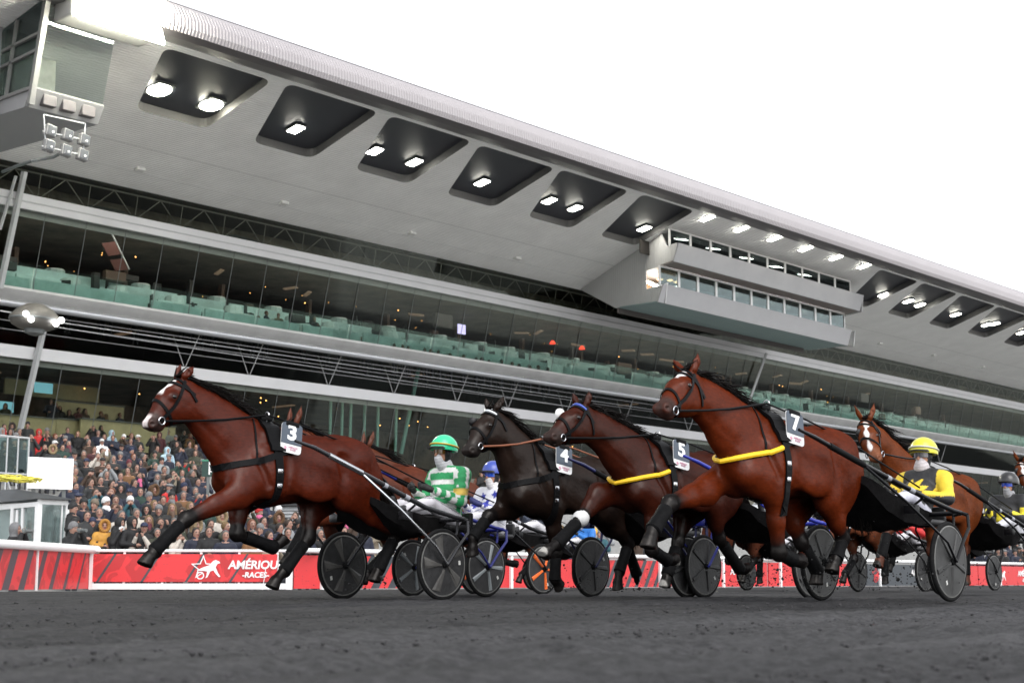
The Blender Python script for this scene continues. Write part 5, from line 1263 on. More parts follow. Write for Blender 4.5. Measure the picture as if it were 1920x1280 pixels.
    for key, sg in (('hn', 1), ('hf', -1)):
        L = P.get(key)
        if not L: continue
        st, hk, fe, to = L; y = .155*sg; yl = .12*sg
        c(T(-.66, 1.22, .13*sg), (st[0], y, st[1]), (.22, .12), (.135, .085), .08)
        c(T(-.78, 1.10, .12*sg), ((st[0]+hk[0])/2-.03, lerp(y, yl, .5), (st[1]+hk[1])/2), (.15, .10), (.085, .065), .08)
        m = np.array(st)*.45+np.array(hk)*.55
        c((st[0], y, st[1]), (m[0], lerp(y, yl, .5), m[1]), (.145, .09), (.092, .064), .05)
        c((m[0], lerp(y, yl, .5), m[1]), (hk[0], yl, hk[1]), (.088, .062), (.066, .054), .03)
        F.ell((hk[0], yl, hk[1]), (.074, .054, .078), .03)
        m = np.array(hk)*.5+np.array(fe)*.5
        c((hk[0], yl, hk[1]), (m[0], yl, m[1]), (.060, .048), (.052, .043), .03)
        c((m[0], yl, m[1]), (fe[0], yl, fe[1]), (.052, .043), (.056, .046), .02)
        hoofpart(fe, to, yl)
    X, Y, Z = F.ax[0][:, None, None], F.ax[1][None, :, None], F.ax[2][None, None, :]
    F.D += (.0028*np.sin(X*13+Z*11+1.3)*np.sin(Z*17-X*7)*np.cos(Y*15+.4) + .0007*np.sin(X*43-Z*31)*np.sin(Z*51+Y*33+2)).astype(np.float32)
    V, Q = F.surface(); V = relax(V, Q, 1, .3)
    sk = dict(pl=pl, th=th, no=no, ch=ch, dn=dn, nrm=nrm, hd0=hd0, mz=mz, yp=yp, yn=yn, jaw=jaw, hp=hp, s=s, sx=sx)
    return V, Q, sk

def horse_colour(V, P, sk, coat, points=(.0055, .0045, .0045), muzzle=(.03, .022, .02), blaze=None, snip=False, hoof=(.016, .014, .013), stock=None):
    n = len(V); col = np.tile(np.array(coat, float), (n, 1))
    def blend(w, c_):
        nonlocal col
        col = col*(1-w[:, None])+np.array(c_)*w[:, None]
    # slightly deeper back and lighter flank of a bay coat
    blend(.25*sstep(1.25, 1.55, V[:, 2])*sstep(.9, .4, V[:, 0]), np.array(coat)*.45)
    blend(.65*sstep(1.02, .84, V[:, 2])*sstep(.24, .12, np.abs(V[:, 1]))*sstep(.75, .5, np.abs(V[:, 0])), np.array(coat)*.25)  # darker belly: sooty coat, plus underside shade put into the colour
    for key, sg in (('fn', 1), ('ff', -1), ('hn', 1), ('hf', -1)):
        L = P.get(key)
        if not L: continue
        y = .125*sg; a, k, f, t = [np.array((q[0], y, q[1])) for q in L]
        d0, t0 = segd(V, a, k); d1, _ = segd(V, k, f); d2, _ = segd(V, f, t)
        side = (V[:, 1]*sg > 0).astype(float) if True else 1
        w = np.maximum(sstep(.13, .09, d1), sstep(.13, .09, d2))
        w = np.maximum(w, sstep(.14, .10, d0)*sstep(.60, .95, t0))*side
        blend(w, points)
        if stock and key in stock:
            blend(sstep(.085, .06, d2)*side, stock[key])
        tt = np.array(t); dd = np.linalg.norm(V-tt, axis=1)
        blend(sstep(.085, .07, dd)*side, hoof)
    mz = np.array((sk['mz'][0], sk['yn'], sk['mz'][1])); d = np.linalg.norm(V-mz, axis=1)
    blend(.85*sstep(.13, .07, d), muzzle)
    # eye surround
    pl, dn, nrm = sk['pl'], sk['dn'], sk['nrm']
    rel = V[:, [0, 2]]-pl; u = rel@dn; v = rel@nrm; L = np.linalg.norm(sk['no']-pl)
    yc = sk['yp']+(sk['yn']-sk['yp'])*np.clip(u/L, 0, 1); dy = np.abs(V[:, 1]-yc)
    blend(.55*sstep(.06, .03, np.hypot(u-.235, v-.05)), np.array(coat)*.25)
    # dark crest line under the mane
    if blaze:
        wd, u0, u1 = blaze
        w = sstep(wd, wd*.6, dy+.012*np.sin(u*40))*sstep(u0-.02, u0+.03, u)*sstep(u1+.03, u1-.02, u)*sstep(.10, .075, v)*(u > 0)
        blend(w, (.75, .72, .70))
    if snip:
        w = sstep(.045, .03, dy)*sstep(L-.13, L-.08, u)*sstep(.075, .05, v)
        blend(w, (.75, .66, .64))
    et = np.array(P['ear'])
    de, te = segd(V, (pl[0], sk['yp'], pl[1]), (et[0], sk['yp'], et[1]))
    blend(.6*sstep(.75, 1.0, te)*sstep(.1, .05, de), np.array(coat)*.15)
    return col

def strands(name, roots, dirs, lens, rad, parent, m, droop=.25, seed=1, n=6):
    rng = random.Random(seed); mb = MB()
    for p, d, L in zip(roots, dirs, lens):
        p = Vector(p); d = Vector(d).normalized(); pts = []
        q = p.copy(); v = d.copy(); wv = Vector((rng.uniform(-.25, .25), rng.uniform(-.25, .25), rng.uniform(-.2, .25)))
        for i in range(n):
            pts.append(q.copy()); v = (v+Vector((0, 0, -droop/n*1.6))+wv/n).normalized(); q = q+v*(L/(n-1))
            if i == n//2: wv = -wv*1.3
        mb.tube(pts, [rad*(1-.85*i/(n-1)) for i in range(n)], 4)
    return mb.build(name, m, parent, smooth=True)

def build_horse(label, Yc, Xc, P, coat, h=.013, s=1.0, sx=1.0, number=None, mane=True, seed=1, collar=None, colour_kw={}, rein_mat=None,
                hands=None, tack=None, browband=None, blinker=None, check=True, name='horse', shared=None, group='trotting horses in the race'):
    root_me = None
    V, Q, sk = horse_shape(P, h, s, sx)
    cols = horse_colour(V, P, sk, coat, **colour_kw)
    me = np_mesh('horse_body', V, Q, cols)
    body = link_mesh(name, me, None, (Xc, Yc, 0), math.pi, (M_coat,))
    tag(body, label, 'horse', group)
    bvh = BVHTree.FromPolygons([tuple(v) for v in V], [tuple(q) for q in Q])
    tk = tack or M_tack
    def hit(o, d):
        r = bvh.ray_cast(Vector(o), Vector(d).normalized())
        return (r[0], r[1]) if r[0] is not None else (None, None)
    pl, th, no, dn, nrm, yp, yn, hp = (sk[k] for k in ('pl', 'th', 'no', 'dn', 'nrm', 'yp', 'yn', 'hp'))
    rng = random.Random(seed)
    # eyes
    for sg in (1, -1):
        e = pl+dn*.238+nrm*.047
        y0 = lerp(yp, yn, .37)
        p_, n_ = hit((e[0], y0+.4*sg, e[1]), (0, -sg, 0))
        if p_ is not None:
            M = Matrix.Translation(p_-Vector((0, sg*.010, 0))) @ Matrix.Diagonal((.027, .018, .020, 1))
            mb = MB(); mb.lathe([(math.sin(a), -math.cos(a)) for a in np.linspace(0, math.pi, 9)], 12, M); mb.build('eye', M_eye, body, smooth=True)
    # mane + forelock
    nt = (pl+th)/2; b0 = np.array([.50*sx, 1.25*s])
    roots, dirs, lens = [], [], []
    if mane:
        for i in range(480):
            t = rng.random()**.8
            cx = lerp(.30*sx, pl[0]-.01, t); z_top = 2.6
            ln = np.array([.30*sx, 1.58*s])*(1-t)+np.array([pl[0]-.02, pl[1]+.03])*t
            yy = yp*t*t+rng.uniform(-.02, .02)
            # cast perpendicular to the crest
            dc = np.array([pl[0]-.30*sx, pl[1]-1.55*s]); dc /= np.linalg.norm(dc); pr = np.array([-dc[1], dc[0]])
            o = ln+pr*.6
            p_, n_ = hit((o[0], yy, o[1]), (-pr[0], 0, -pr[1]))
            if p_ is None: continue
            u_ = rng.uniform(.25, .75)
            roots.append(p_-n_*.01); dirs.append((-dc[0]*.75+pr[0]*u_, rng.uniform(-.35, .35), -dc[1]*.75+pr[1]*u_))
            lens.append(rng.uniform(.12, .30)*(1.2-.7*abs(t-.7)))
        for i in range(46):
            roots.append(Vector((pl[0]+rng.uniform(-.05, .04), yp+rng.uniform(-.03, .03), pl[1]-.01)))
            dirs.append((rng.uniform(-.9, -.1), rng.uniform(-.25, .25), rng.uniform(.1, .45))); lens.append(rng.uniform(.07, .14))
        strands('mane', roots, dirs, lens, .0085, body, M_hair, .55, seed)
        roots, dirs, lens = [], [], []
        for i in range(170):
            roots.append(Vector((-.93*sx+rng.uniform(-.03, .03), rng.uniform(-.03, .03), 1.22*s+rng.uniform(-.05, .04))))
            dirs.append((-1.0, rng.uniform(-.12, .12), rng.uniform(-.5, .05))); lens.append(rng.uniform(.4, .75))
        strands('tail', roots, dirs, lens, .017, body, M_hair, 1.5, seed+5, 8)
    # bridle: loops cast on the head surface
    def headloop(u0, v0, u1, v1, n=22, off=.004):
        """loop round the head through front point (u0,v0) and jaw point (u1,v1), in poll/nose coordinates"""
        a = pl+dn*u0+nrm*v0; b = pl+dn*u1+nrm*v1; cpt = (a+b)/2; ax = (b-a)/2; L = np.linalg.norm(ax); ax = ax/L
        tt = np.clip(((cpt-pl)@dn)/np.linalg.norm(no-pl), 0, 1); yc = lerp(yp, yn, tt)
        pts, ns = [], []
        for i in range(n+1):
            t = 2*math.pi*i/n; d = Vector((ax[0]*math.cos(t), math.sin(t), ax[1]*math.cos(t)))
            cc = Vector((cpt[0], yc, cpt[1])); p_, n_ = hit(cc+d*.5, -d)
            if p_ is None: continue
            pts.append(p_+n_*off); ns.append(n_)
        return pts, ns
    mb = MB()
    L = np.linalg.norm(no-pl)
    for a in ((L*.60, 0, L*.66, .16), (.055, -.02, .10, .25), (.12, -.02, .075, .16)):
        pts, ns = headloop(*a, n=30)
        run_ = []
        cq = pl+dn*((a[0]+a[2])/2)+nrm*((a[1]+a[3])/2)
        for p_, n_ in list(zip(pts, ns))+[(None, None)]:
            if p_ is not None and math.hypot(p_.x-cq[0], p_.z-cq[1]) < .20 and (not run_ or (p_-run_[-1][0]).length < .10): run_.append((p_, n_))
            else:
                if len(run_) > 3: mb.ribbon([q[0] for q in run_], [q[1] for q in run_], .026, .007)
                run_ = [(p_, n_)] if p_ is not None and math.hypot(p_.x-cq[0], p_.z-cq[1]) < .20 else []
    bit = {}
    for sg in (1, -1):
        pts, ns = [], []
        for i in range(9):
            t = i/8; q = pl+dn*lerp(.03, L*.80, t)+nrm*lerp(.05, .105, min(1, t*1.6)); yy = lerp(yp, yn, lerp(.05, .8, t))
            p_, n_ = hit((q[0], yy+.4*sg, q[1]), (0, -sg, 0))
            if p_ is not None: pts.append(p_+n_*.004); ns.append(n_)
        if len(pts) > 3:
            mb.ribbon(pts, ns, .028, .008); bit[sg] = pts[-1]
    mb.build('bridle', tk, body)
    if browband:
        pts, ns = headloop(.085, -.02, .07, .18, 40, .006); mb = MB(); k = len(pts); pts = pts[int(k*.30):int(k*.70)] 
        if k > 8:
            mb.tube(pts, .014, 6); mb.build('browband', browband, body, smooth=True)
    if blinker:
        q = pl+dn*.235+nrm*.0; y_ = lerp(yp, yn, .35)-.092
        mb = MB(); M = Matrix.Translation((q[0]+.01, y_, q[1]+.01)) @ Matrix.Rotation(.9, 4, 'Z')
        mb.lathe([(0, -.010), (.034, -.009), (.046, 0), (.034, .009), (0, .010)], 18, M, ax='x')
        mb.build('eye_cup', blinker, body, smooth=True)
    mb = MB()
    for sg, p in bit.items():
        M = Matrix.Translation(p+Vector((0, .014*sg, 0)))
        mb.tube([M @ Vector((.032*math.cos(a), 0, .032*math.sin(a))) for a in np.linspace(0, 2*math.pi, 15)], .006, 6)
    if mb.v: mb.build('bit_ring', M_steel, body, smooth=True)
    # girth + saddle pad
    def ring(x0, dx, w_, th_, zc=1.2, a0=0, a1=360, n=40):
        pts, ns = [], []
        for i in range(n+1):
            t = R(lerp(a0, a1, i/n)); d = Vector((0, math.sin(t), math.cos(t)))
            cc = Vector((x0*sx+dx*math.cos(t), 0, zc*s)); p_, n_ = hit(cc+d*1.0, -d)
            if p_ is None or (p_-cc).length > .62: continue
            pts.append(p_+n_*.003); ns.append(n_)
        m_ = MB(); m_.ribbon(pts, ns, w_, th_); return m_
    gx = .40
    ring(gx, .0, .085, .012, a0=60, a1=300).build('girth', tk, body)
    ring(gx, .0, .16, .028, a0=-62, a1=62).build('saddle_pad', tk, body)
    ztop = 1.62*s
    p_, n_ = hit((gx*sx, 0, 2.2), (0, 0, -1)); ztop = p_.z if p_ else ztop
    mb = MB()
    terret = {}
    for sg in (1, -1):
        q = Vector((gx*sx, .085*sg, ztop+.055)); terret[sg] = q
        mb.tube([q+Vector((0, .026*math.cos(a), .026*math.sin(a))) for a in np.linspace(0, 2*math.pi, 13)], .006, 6)
        mb.tube([q-Vector((0, 0, .026)), q-Vector((0, .01*sg, .07))], .007, 6)
    mb.build('terret_ring', M_steel, body, smooth=True)
    mb = MB(); mb.bbox(gx*sx-.07, -.09, ztop+.0, gx*sx+.07, .09, ztop+.045, .015); mb.build('saddle_tree', tk, body, smooth=True)
    # breast collar
    def chest_loop(z_front, z_side, w_, off=.004, n=34, x0=.34, a_=118):
        pts, ns = [], []
        for i in range(n+1):
            t = R(lerp(-a_, a_, i/n)); f = abs(i/n*2-1); z = lerp(z_front, z_side, min(1, f*1.25))*s
            d = Vector((math.cos(t), math.sin(t), 0)); cc = Vector((x0*sx, 0, z)); p_, n_ = hit(cc+d*1.2, -d)
            if p_ is None or (p_-cc).length > .8: continue
            pts.append(p_+n_*off); ns.append(n_)
        return pts, ns
    pts, ns = chest_loop(1.16, 1.33, .05)
    mb = MB(); mb.ribbon(pts, ns, .06 if not collar else .045, .012); mb.build('breast_collar', tk, body)
    if collar and len(pts) > 12:
        k = len(pts); a, b = int(k*.24), int(k*.76)
        mb = MB(); mb.tube([p+n*.012 for p, n in zip(pts[a:b+1], ns[a:b+1])], .023, 8); mb.build('collar_cover', collar, body, smooth=True)
    # straps from withers to collar
    mb = MB()
    for sg in (1, -1):
        pp, nn = [], []
        for i in range(9):
            t = i/8; p_, n_ = hit((lerp(.55, .60, t)*sx, .7*sg, lerp(1.62, 1.20, t)*s), (0, -sg, 0))
            if p_ is not None: pp.append(p_+n_*.003); nn.append(n_)
        if len(pp) > 3: mb.ribbon(pp, nn, .018, .006)
    if mb.v: mb.build('neck_strap', tk, body)
    if check:
        for key, sg in (('fn', 1), ('ff', -1), ('hn', 1), ('hf', -1)):
            L = P[key]; yl = (.125 if key[0] == 'f' else .12)*sg; a = Vector((L[1][0], yl, L[1][1])); b = Vector((L[2][0], yl, L[2][1])); mb = MB()
            r0 = .060
            mb.tube([a.lerp(b, t) for t in (.20, .24, .55, .90, 1.02, 1.06)], [.056, r0+.003, r0-.001, r0+.004, r0+.007, .056], 14)
            bt = mb.build('leg_boot', mat('boot_neoprene', (.0055, .0055, .006), .65, noise=.5, nscale=20, spec=.06), body, smooth=True)
    mb = MB()
    for z_ in (1.36, 1.15, 1.02):
        for sg in (1, -1):
            p_, n_ = hit((gx*sx, .8*sg, z_*s), (0, -sg, 0))
            if p_ is not None: mb.bbox(p_.x-.03, p_.y+.008*sg-.012, p_.z-.022, p_.x+.03, p_.y+.008*sg+.012, p_.z+.022, .006)
    if mb.v: mb.build('girth_buckle', M_steel, body, smooth=True)['kind'] = 'stuff'
    # reins
    rm = rein_mat or tk
    hx = hands or ((-2.05, .10, 1.14), (-2.05, -.10, 1.14))
    mb = MB()
    for sg in (1, -1):
        if sg in bit:
            a = bit[sg]+Vector((-.03, .02*sg, 0)); t_ = terret[sg]; e = Vector(hx[0 if sg > 0 else 1])
            m1 = a.lerp(t_, .55); p_, n_ = hit((m1.x, .6*sg, m1.z), (0, -sg, 0)); yy = max(abs(m1.y), abs(p_.y)+.012 if p_ is not None else 0)*sg
            m1.y = yy; m1.z -= .02
            mb.tube([a, a.lerp(m1, .5)+Vector((0, .01*sg, -.005)), m1, m1.lerp(t_, .5), t_], .011, 6)
            m2 = t_.lerp(e, .45)+Vector((0, .03*sg, .05)); mb.tube([t_, t_.lerp(m2, .5)+Vector((0, 0, .015)), m2, m2.lerp(e, .5), e], .008, 6)
    if mb.v: mb.build('rein', rm, body, smooth=True)
    if check:
        mb = MB(); pp = [Vector((pl[0]-.02, yp, pl[1]+.03))]
        for t in (.25, .5, .75):
            q = pl*(1-t)+np.array([.30*sx, 1.58*s])*t; p_, n_ = hit((q[0]-.15, yp*(1-t), q[1]+.6), (.15, 0, -.6)); 
            if p_ is not None: pp.append(p_+Vector((-.02, 0, .035)))
        pp.append(Vector((gx*sx, 0, ztop+.05))); mb.tube(pp, .009, 5); mb.build('check_rein', tk, body, smooth=True)
    # number plate
    if number:
        pe = empty('number_plate', parent=body)
        p_, n_ = hit((.26*sx, .8, 1.40*s), (0, -1, 0))
        y0 = (p_.y if p_ else .25)+.05
        pe.location = (.255*sx, y0+.01, 1.455*s); pe.rotation_euler = (R(-9), R(9), R(172))
        def rrect(w_, z0, z1, r, top, bot):
            o = []
            for cx_, cz, a0, on in ((w_-r, z1-r, 0, top), (-w_+r, z1-r, 90, top), (-w_+r, z0+r, 180, bot), (w_-r, z0+r, 270, bot)):
                if on: o += [(cx_+r*math.cos(R(a0+k*15)), cz+r*math.sin(R(a0+k*15))) for k in range(7)]
                else: o += [(cx_+(r if a0 in (0, 270) else -r), cz+(r if a0 in (0, 90) else -r))]
            return o
        fn = lambda u, v, t: (u, t, v)
        hw, hh = .112, .142
        MB().prism(rrect(hw, -hh, hh, .035, True, True), fn, 0, .010).build('plate', M_plate_white, pe)
        MB().prism(rrect(hw, -.058, hh, .035, True, False), fn, -.0035, .0).build('upper_field', M_plate_dark, pe)
        o = link_mesh('digit', text_mesh(number, .195, .0075, .002), pe, (0, -.0055, .045), None, (M_plate_white,)); o.rotation_euler = (R(90), 0, 0); o.scale = (1.12, 1, 1)
        o = link_mesh('lettering', text_mesh('AMÉRIQUE\nRACES', .021, .0006, .001), pe, (.02, -.0025, -.098), None, (M_pink,)); o.rotation_euler = (R(90), 0, 0)
        st = [(.022*(1 if k % 2 == 0 else .45)*math.sin(k*math.pi/5)-.062, .022*(1 if k % 2 == 0 else .45)*math.cos(k*math.pi/5)-.098) for k in range(10)]
        MB().prism(st, fn, -.003, .0).build('star', M_pink, pe)
        MB().bbox(-.075, -.01, hh-.03, .075, .05, hh+.02, .012).build('clip', tk, pe, smooth=True)
    return body, sk, bvh

# ------------------------------------------------------------------ sulky
M_blk = mat('black_frame', (.005, .005, .006), .35, noise=.1, spec=.25)
M_frame3 = mat('black_silver_frame', (.03, .03, .033), .25, metal=.4, noise=.1)
M_silver = mat('silver_tube', (.55, .56, .58), .25, metal=1, noise=.05)
M_rub = mat('tyre_rubber', (.008, .008, .0085), .7, noise=.3, nscale=30, spec=.1)
M_disc = mat('wheel_disc', (.016, .016, .017), .5, noise=.6, nscale=14, bump=.2, bscale=30)
M_fan = mat('fan_spoke_highlight', (.060, .058, .055), .5, noise=.4, nscale=8)  # spokes lightened to stand in for fan-shaped highlights on the disc
M_disc2 = mat('wheel_disc_grey', (.026, .026, .026), .5, noise=.6, nscale=14)
M_rim = mat('wheel_rim', (.12, .12, .115), .45, noise=.25, nscale=30)
M_orange = mat('orange_spoke', (.85, .15, .02), .5)
M_ylsp = mat('yellow_spoke', (.70, .42, .02), .5)
M_seat = mat('seat_vinyl', (.012, .012, .013), .5)
def build_sulky(label, X0, Yc, r=.345, half=.66, front=(1.5, .38, 1.42), frame=None, strut=None, spoke=None, disc=None, wheelshape='spoke', arch=.80, rot=0, name='sulky', apron=.52, rimm=None):
    fr = frame or M_blk; st = strut or fr
    root = empty(name, (X0, Yc, 0), math.pi, label, 'sulky', 'two wheeled racing sulkies')
    rng = random.Random(int(X0*100))
    for sg in (1, -1):
        wr = empty('wheel', (0, half*sg, r), parent=root); wr.rotation_euler = (0, R(rot+rng.uniform(0, 40)), 0)
        mb = MB(); rc = r-.022
        mb.lathe([(rc+.022*math.cos(a), .020*math.sin(a)) for a in np.linspace(-math.pi*.8, math.pi*.8, 12)]+[(rc-.018, .012), (rc-.018, -.012)], 48, ax='y')
        mb.build('tyre', M_rub, wr, smooth=True)
        mb = MB(); mb.lathe([(rc-.027, -.022), (rc-.015, -.020), (rc-.015, .020), (rc-.027, .022), (rc-.027, -.022)], 48, ax='y'); mb.build('rim', rimm or M_rim, wr, smooth=True)
        mb = MB(); R0 = rc-.029
        mb.lathe([(0, .034), (R0*.3, .034), (R0*.93, .020), (R0, .020), (R0, -.020), (R0*.93, -.020), (R0*.3, -.034), (0, -.034)], 48, ax='y')
        mb.build('disc_cover', disc or M_disc, wr, smooth=True)
        sm = spoke or (M_fan if wheelshape == 'fan' else (disc or M_disc))
        for k in range(5):
            a = 2*math.pi*k/5; mb = MB()
            d = Vector((math.cos(a), 0, math.sin(a)))
            for sd_ in (1, -1):
                n_ = Vector((0, sd_, 0))
                w0, w1 = (.018, .030) if wheelshape == 'spoke' else (.012, .06)
                t_ = Vector((-d.z, 0, d.x))
                i0, i1 = d*(.05)+n_*.034, d*(R0*.93)+n_*.020
                if wheelshape == 'fan': i1 = d*(R0*.90)+t_*.05+n_*.021
                q0, q1 = n_*.016, n_*.010
                mb.add([i0-t_*w0, i0+t_*w0, i1+t_*w1, i1-t_*w1, i0+q0-t_*w0*.5, i0+q0+t_*w0*.5, i1+q1+t_*w1*.5, i1+q1-t_*w1*.5],
                       [(4, 5, 6, 7), (0, 1, 5, 4), (1, 2, 6, 5), (2, 3, 7, 6), (3, 0, 4, 7)])
            mb.build('spoke', sm, wr)
        mb = MB(); mb.lathe([(0, .062), (.02, .062), (.034, .05), (.034, -.05), (.02, -.062), (0, -.062)], 16, ax='y'); mb.build('hub', M_rub, wr, smooth=True)
        # stickers on the disc
        mb = MB(); a = rng.uniform(0, 6); q = Vector((math.cos(a)*.22, .029, math.sin(a)*.22)); mb.box(q.x-.014, .024, q.z-.02, q.x+.014, .0285, q.z+.02); mb.build('valve_cover', mat('valve_sticker', (.5, .5, .48), .5), wr)
        # fork: two legs either side of the wheel, down from the arch
        mb = MB()
        yo, yi = (half+.075)*sg, (half-.075)*sg
        zt = arch
        mb.tube([(-.30, yo*.985, zt-.02), (-.29, yo, zt-.14), (-.16, yo, r+.18), (0, yo, r)], .016, 8)
        mb.tube([(-.30, yi, zt-.02), (-.29, yi, zt-.14), (-.16, yi, r+.18), (0, yi, r)], .014, 8)
        mb.tube([(0, yo, r), (0, yi, r)], .012, 8)
        mb.tube([(-.30, yo*.985, zt-.02), (-.31, half*sg, zt), (-.30, yi, zt-.02)], .018, 8)
        mb.build('fork', fr, root, smooth=True)
        # shaft
        fx, fy, fz = front
        sh = [(-.31, half*sg, zt), (-.20, half*.95*sg, zt+.02), (.15, half*.88*sg, zt+.10), (fx*.55, lerp(half*.85, fy, .55)*sg, lerp(zt+.04, fz, .57)), (fx, fy*sg, fz), (fx+.22, (fy-.02)*sg, fz+.05)]
        mb = MB(); mb.tube(sh, [.020, .022, .024, .024, .020, .014], 10); mb.build('shaft', fr, root, smooth=True)
        # bright sleeve and sticker bands on the shaft
        mb = MB(); p, q = Vector(sh[3]), Vector(sh[4]); mb.tube([p.lerp(q, .15), p.lerp(q, .75)], .0275, 10); mb.build('shaft_sleeve', st if strut else M_rub, root, smooth=True)
        mb = MB(); p, q = Vector(sh[2]), Vector(sh[3])
        for a, b in ((.30, .38), (.70, .76)): mb.tube([p.lerp(q, a), p.lerp(q, b)], .0262, 10)
        mb.build('shaft_band', mat('shaft_sticker', (.30, .31, .34), .4), root, smooth=True)
        # stay from shaft down to the hub
        mb = MB(); p = Vector(sh[3]).lerp(Vector(sh[4]), .15)+Vector((0, .02*sg, -.02)); mb.tube([p, (fx*.42, (half+.01)*sg, lerp(r, p.z, .62)), (.16, yo, r+.17), (0, yo, r)], .013, 8); mb.build('stay', st, root, smooth=True)
        # footrest
        mb = MB(); mb.bbox(.25, (half*.70-.06)*sg, zt-.02, .34, (half*.70+.06)*sg, zt+.06, .01) if sg > 0 else mb.bbox(.25, -(half*.70+.06), zt-.02, .34, -(half*.70-.06), zt+.06, .01)
        mb.tube([(.29, half*.88*sg, zt+.12), (.29, half*.6*sg, zt)], .012, 6); mb.build('footrest', fr, root, smooth=True)
    mb = MB(); mb.tube([(-.31, half, arch), (-.33, half*.5, arch-.005), (-.33, -half*.5, arch-.005), (-.31, -half, arch)], .024, 10); mb.build('cross_bar', fr, root, smooth=True)
    mb = MB(); mb.tube([(-.33, .14, arch-.01), (-.95, .10, arch-.09)], .014, 8); mb.tube([(-.33, -.14, arch-.01), (-.95, -.10, arch-.09)], .014, 8); mb.tube([(-.95, .10, arch-.09), (-.95, -.10, arch-.09)], .014, 8)
    mb.build('seat_rail', fr, root, smooth=True)
    mb = MB(); mb.bbox(-1.02, -.17, arch-.085, -.68, .17, arch-.03, .022); mb.bbox(-1.04, -.17, arch-.06, -.99, .17, arch+.10, .02); mb.build('seat', M_seat, root, smooth=True)
    # dark cloth slung over the driver's legs and feet, in front of the seat
    mb = MB(); n = 12; m_ = 8; vs = []
    rg = random.Random(int(X0*77))
    for i in range(n+1):
        u = 2*i/n-1
        for k in range(m_+1):
            t = k/m_; x = lerp(apron, -.45, t); zz = lerp(arch+.05+.36*apron, arch+.07, t**.8)-.07*math.sin(math.pi*t)*(1-.6*u*u)-.07*u*u
            vs.append((x+rg.uniform(-.012, .012), u*half*(.50+.1*math.sin(math.pi*t)), zz+rg.uniform(-.012, .012)))
    fs = [(i*(m_+1)+k, (i+1)*(m_+1)+k, (i+1)*(m_+1)+k+1, i*(m_+1)+k+1) for i in range(n) for k in range(m_)]
    vs2 = [(x, y*.86, z-.06-.22*max(0, math.sin(math.pi*min(1, max(0, (apron-x)/(apron+.45)))))*(1-.5*(y/half/.6)**2)) for x, y, z in vs]; N = len(vs)
    mb.add(vs+vs2, fs+[tuple(N+i for i in reversed(f)) for f in fs]+[(k, k+1, N+k+1, N+k) for k in range(m_)]+[(n*(m_+1)+k+1, n*(m_+1)+k, N+n*(m_+1)+k, N+n*(m_+1)+k+1) for k in range(m_)]
           +[(i*(m_+1), N+i*(m_+1), N+(i+1)*(m_+1), (i+1)*(m_+1)) for i in range(n)]+[(i*(m_+1)+m_, (i+1)*(m_+1)+m_, N+(i+1)*(m_+1)+m_, N+i*(m_+1)+m_) for i in range(n)])
    mb.build('leg_apron', mat('apron_cloth', (.011, .0105, .011), .85, noise=.4, spec=.05, bump=.5, bscale=9), root, smooth=True)
    return root

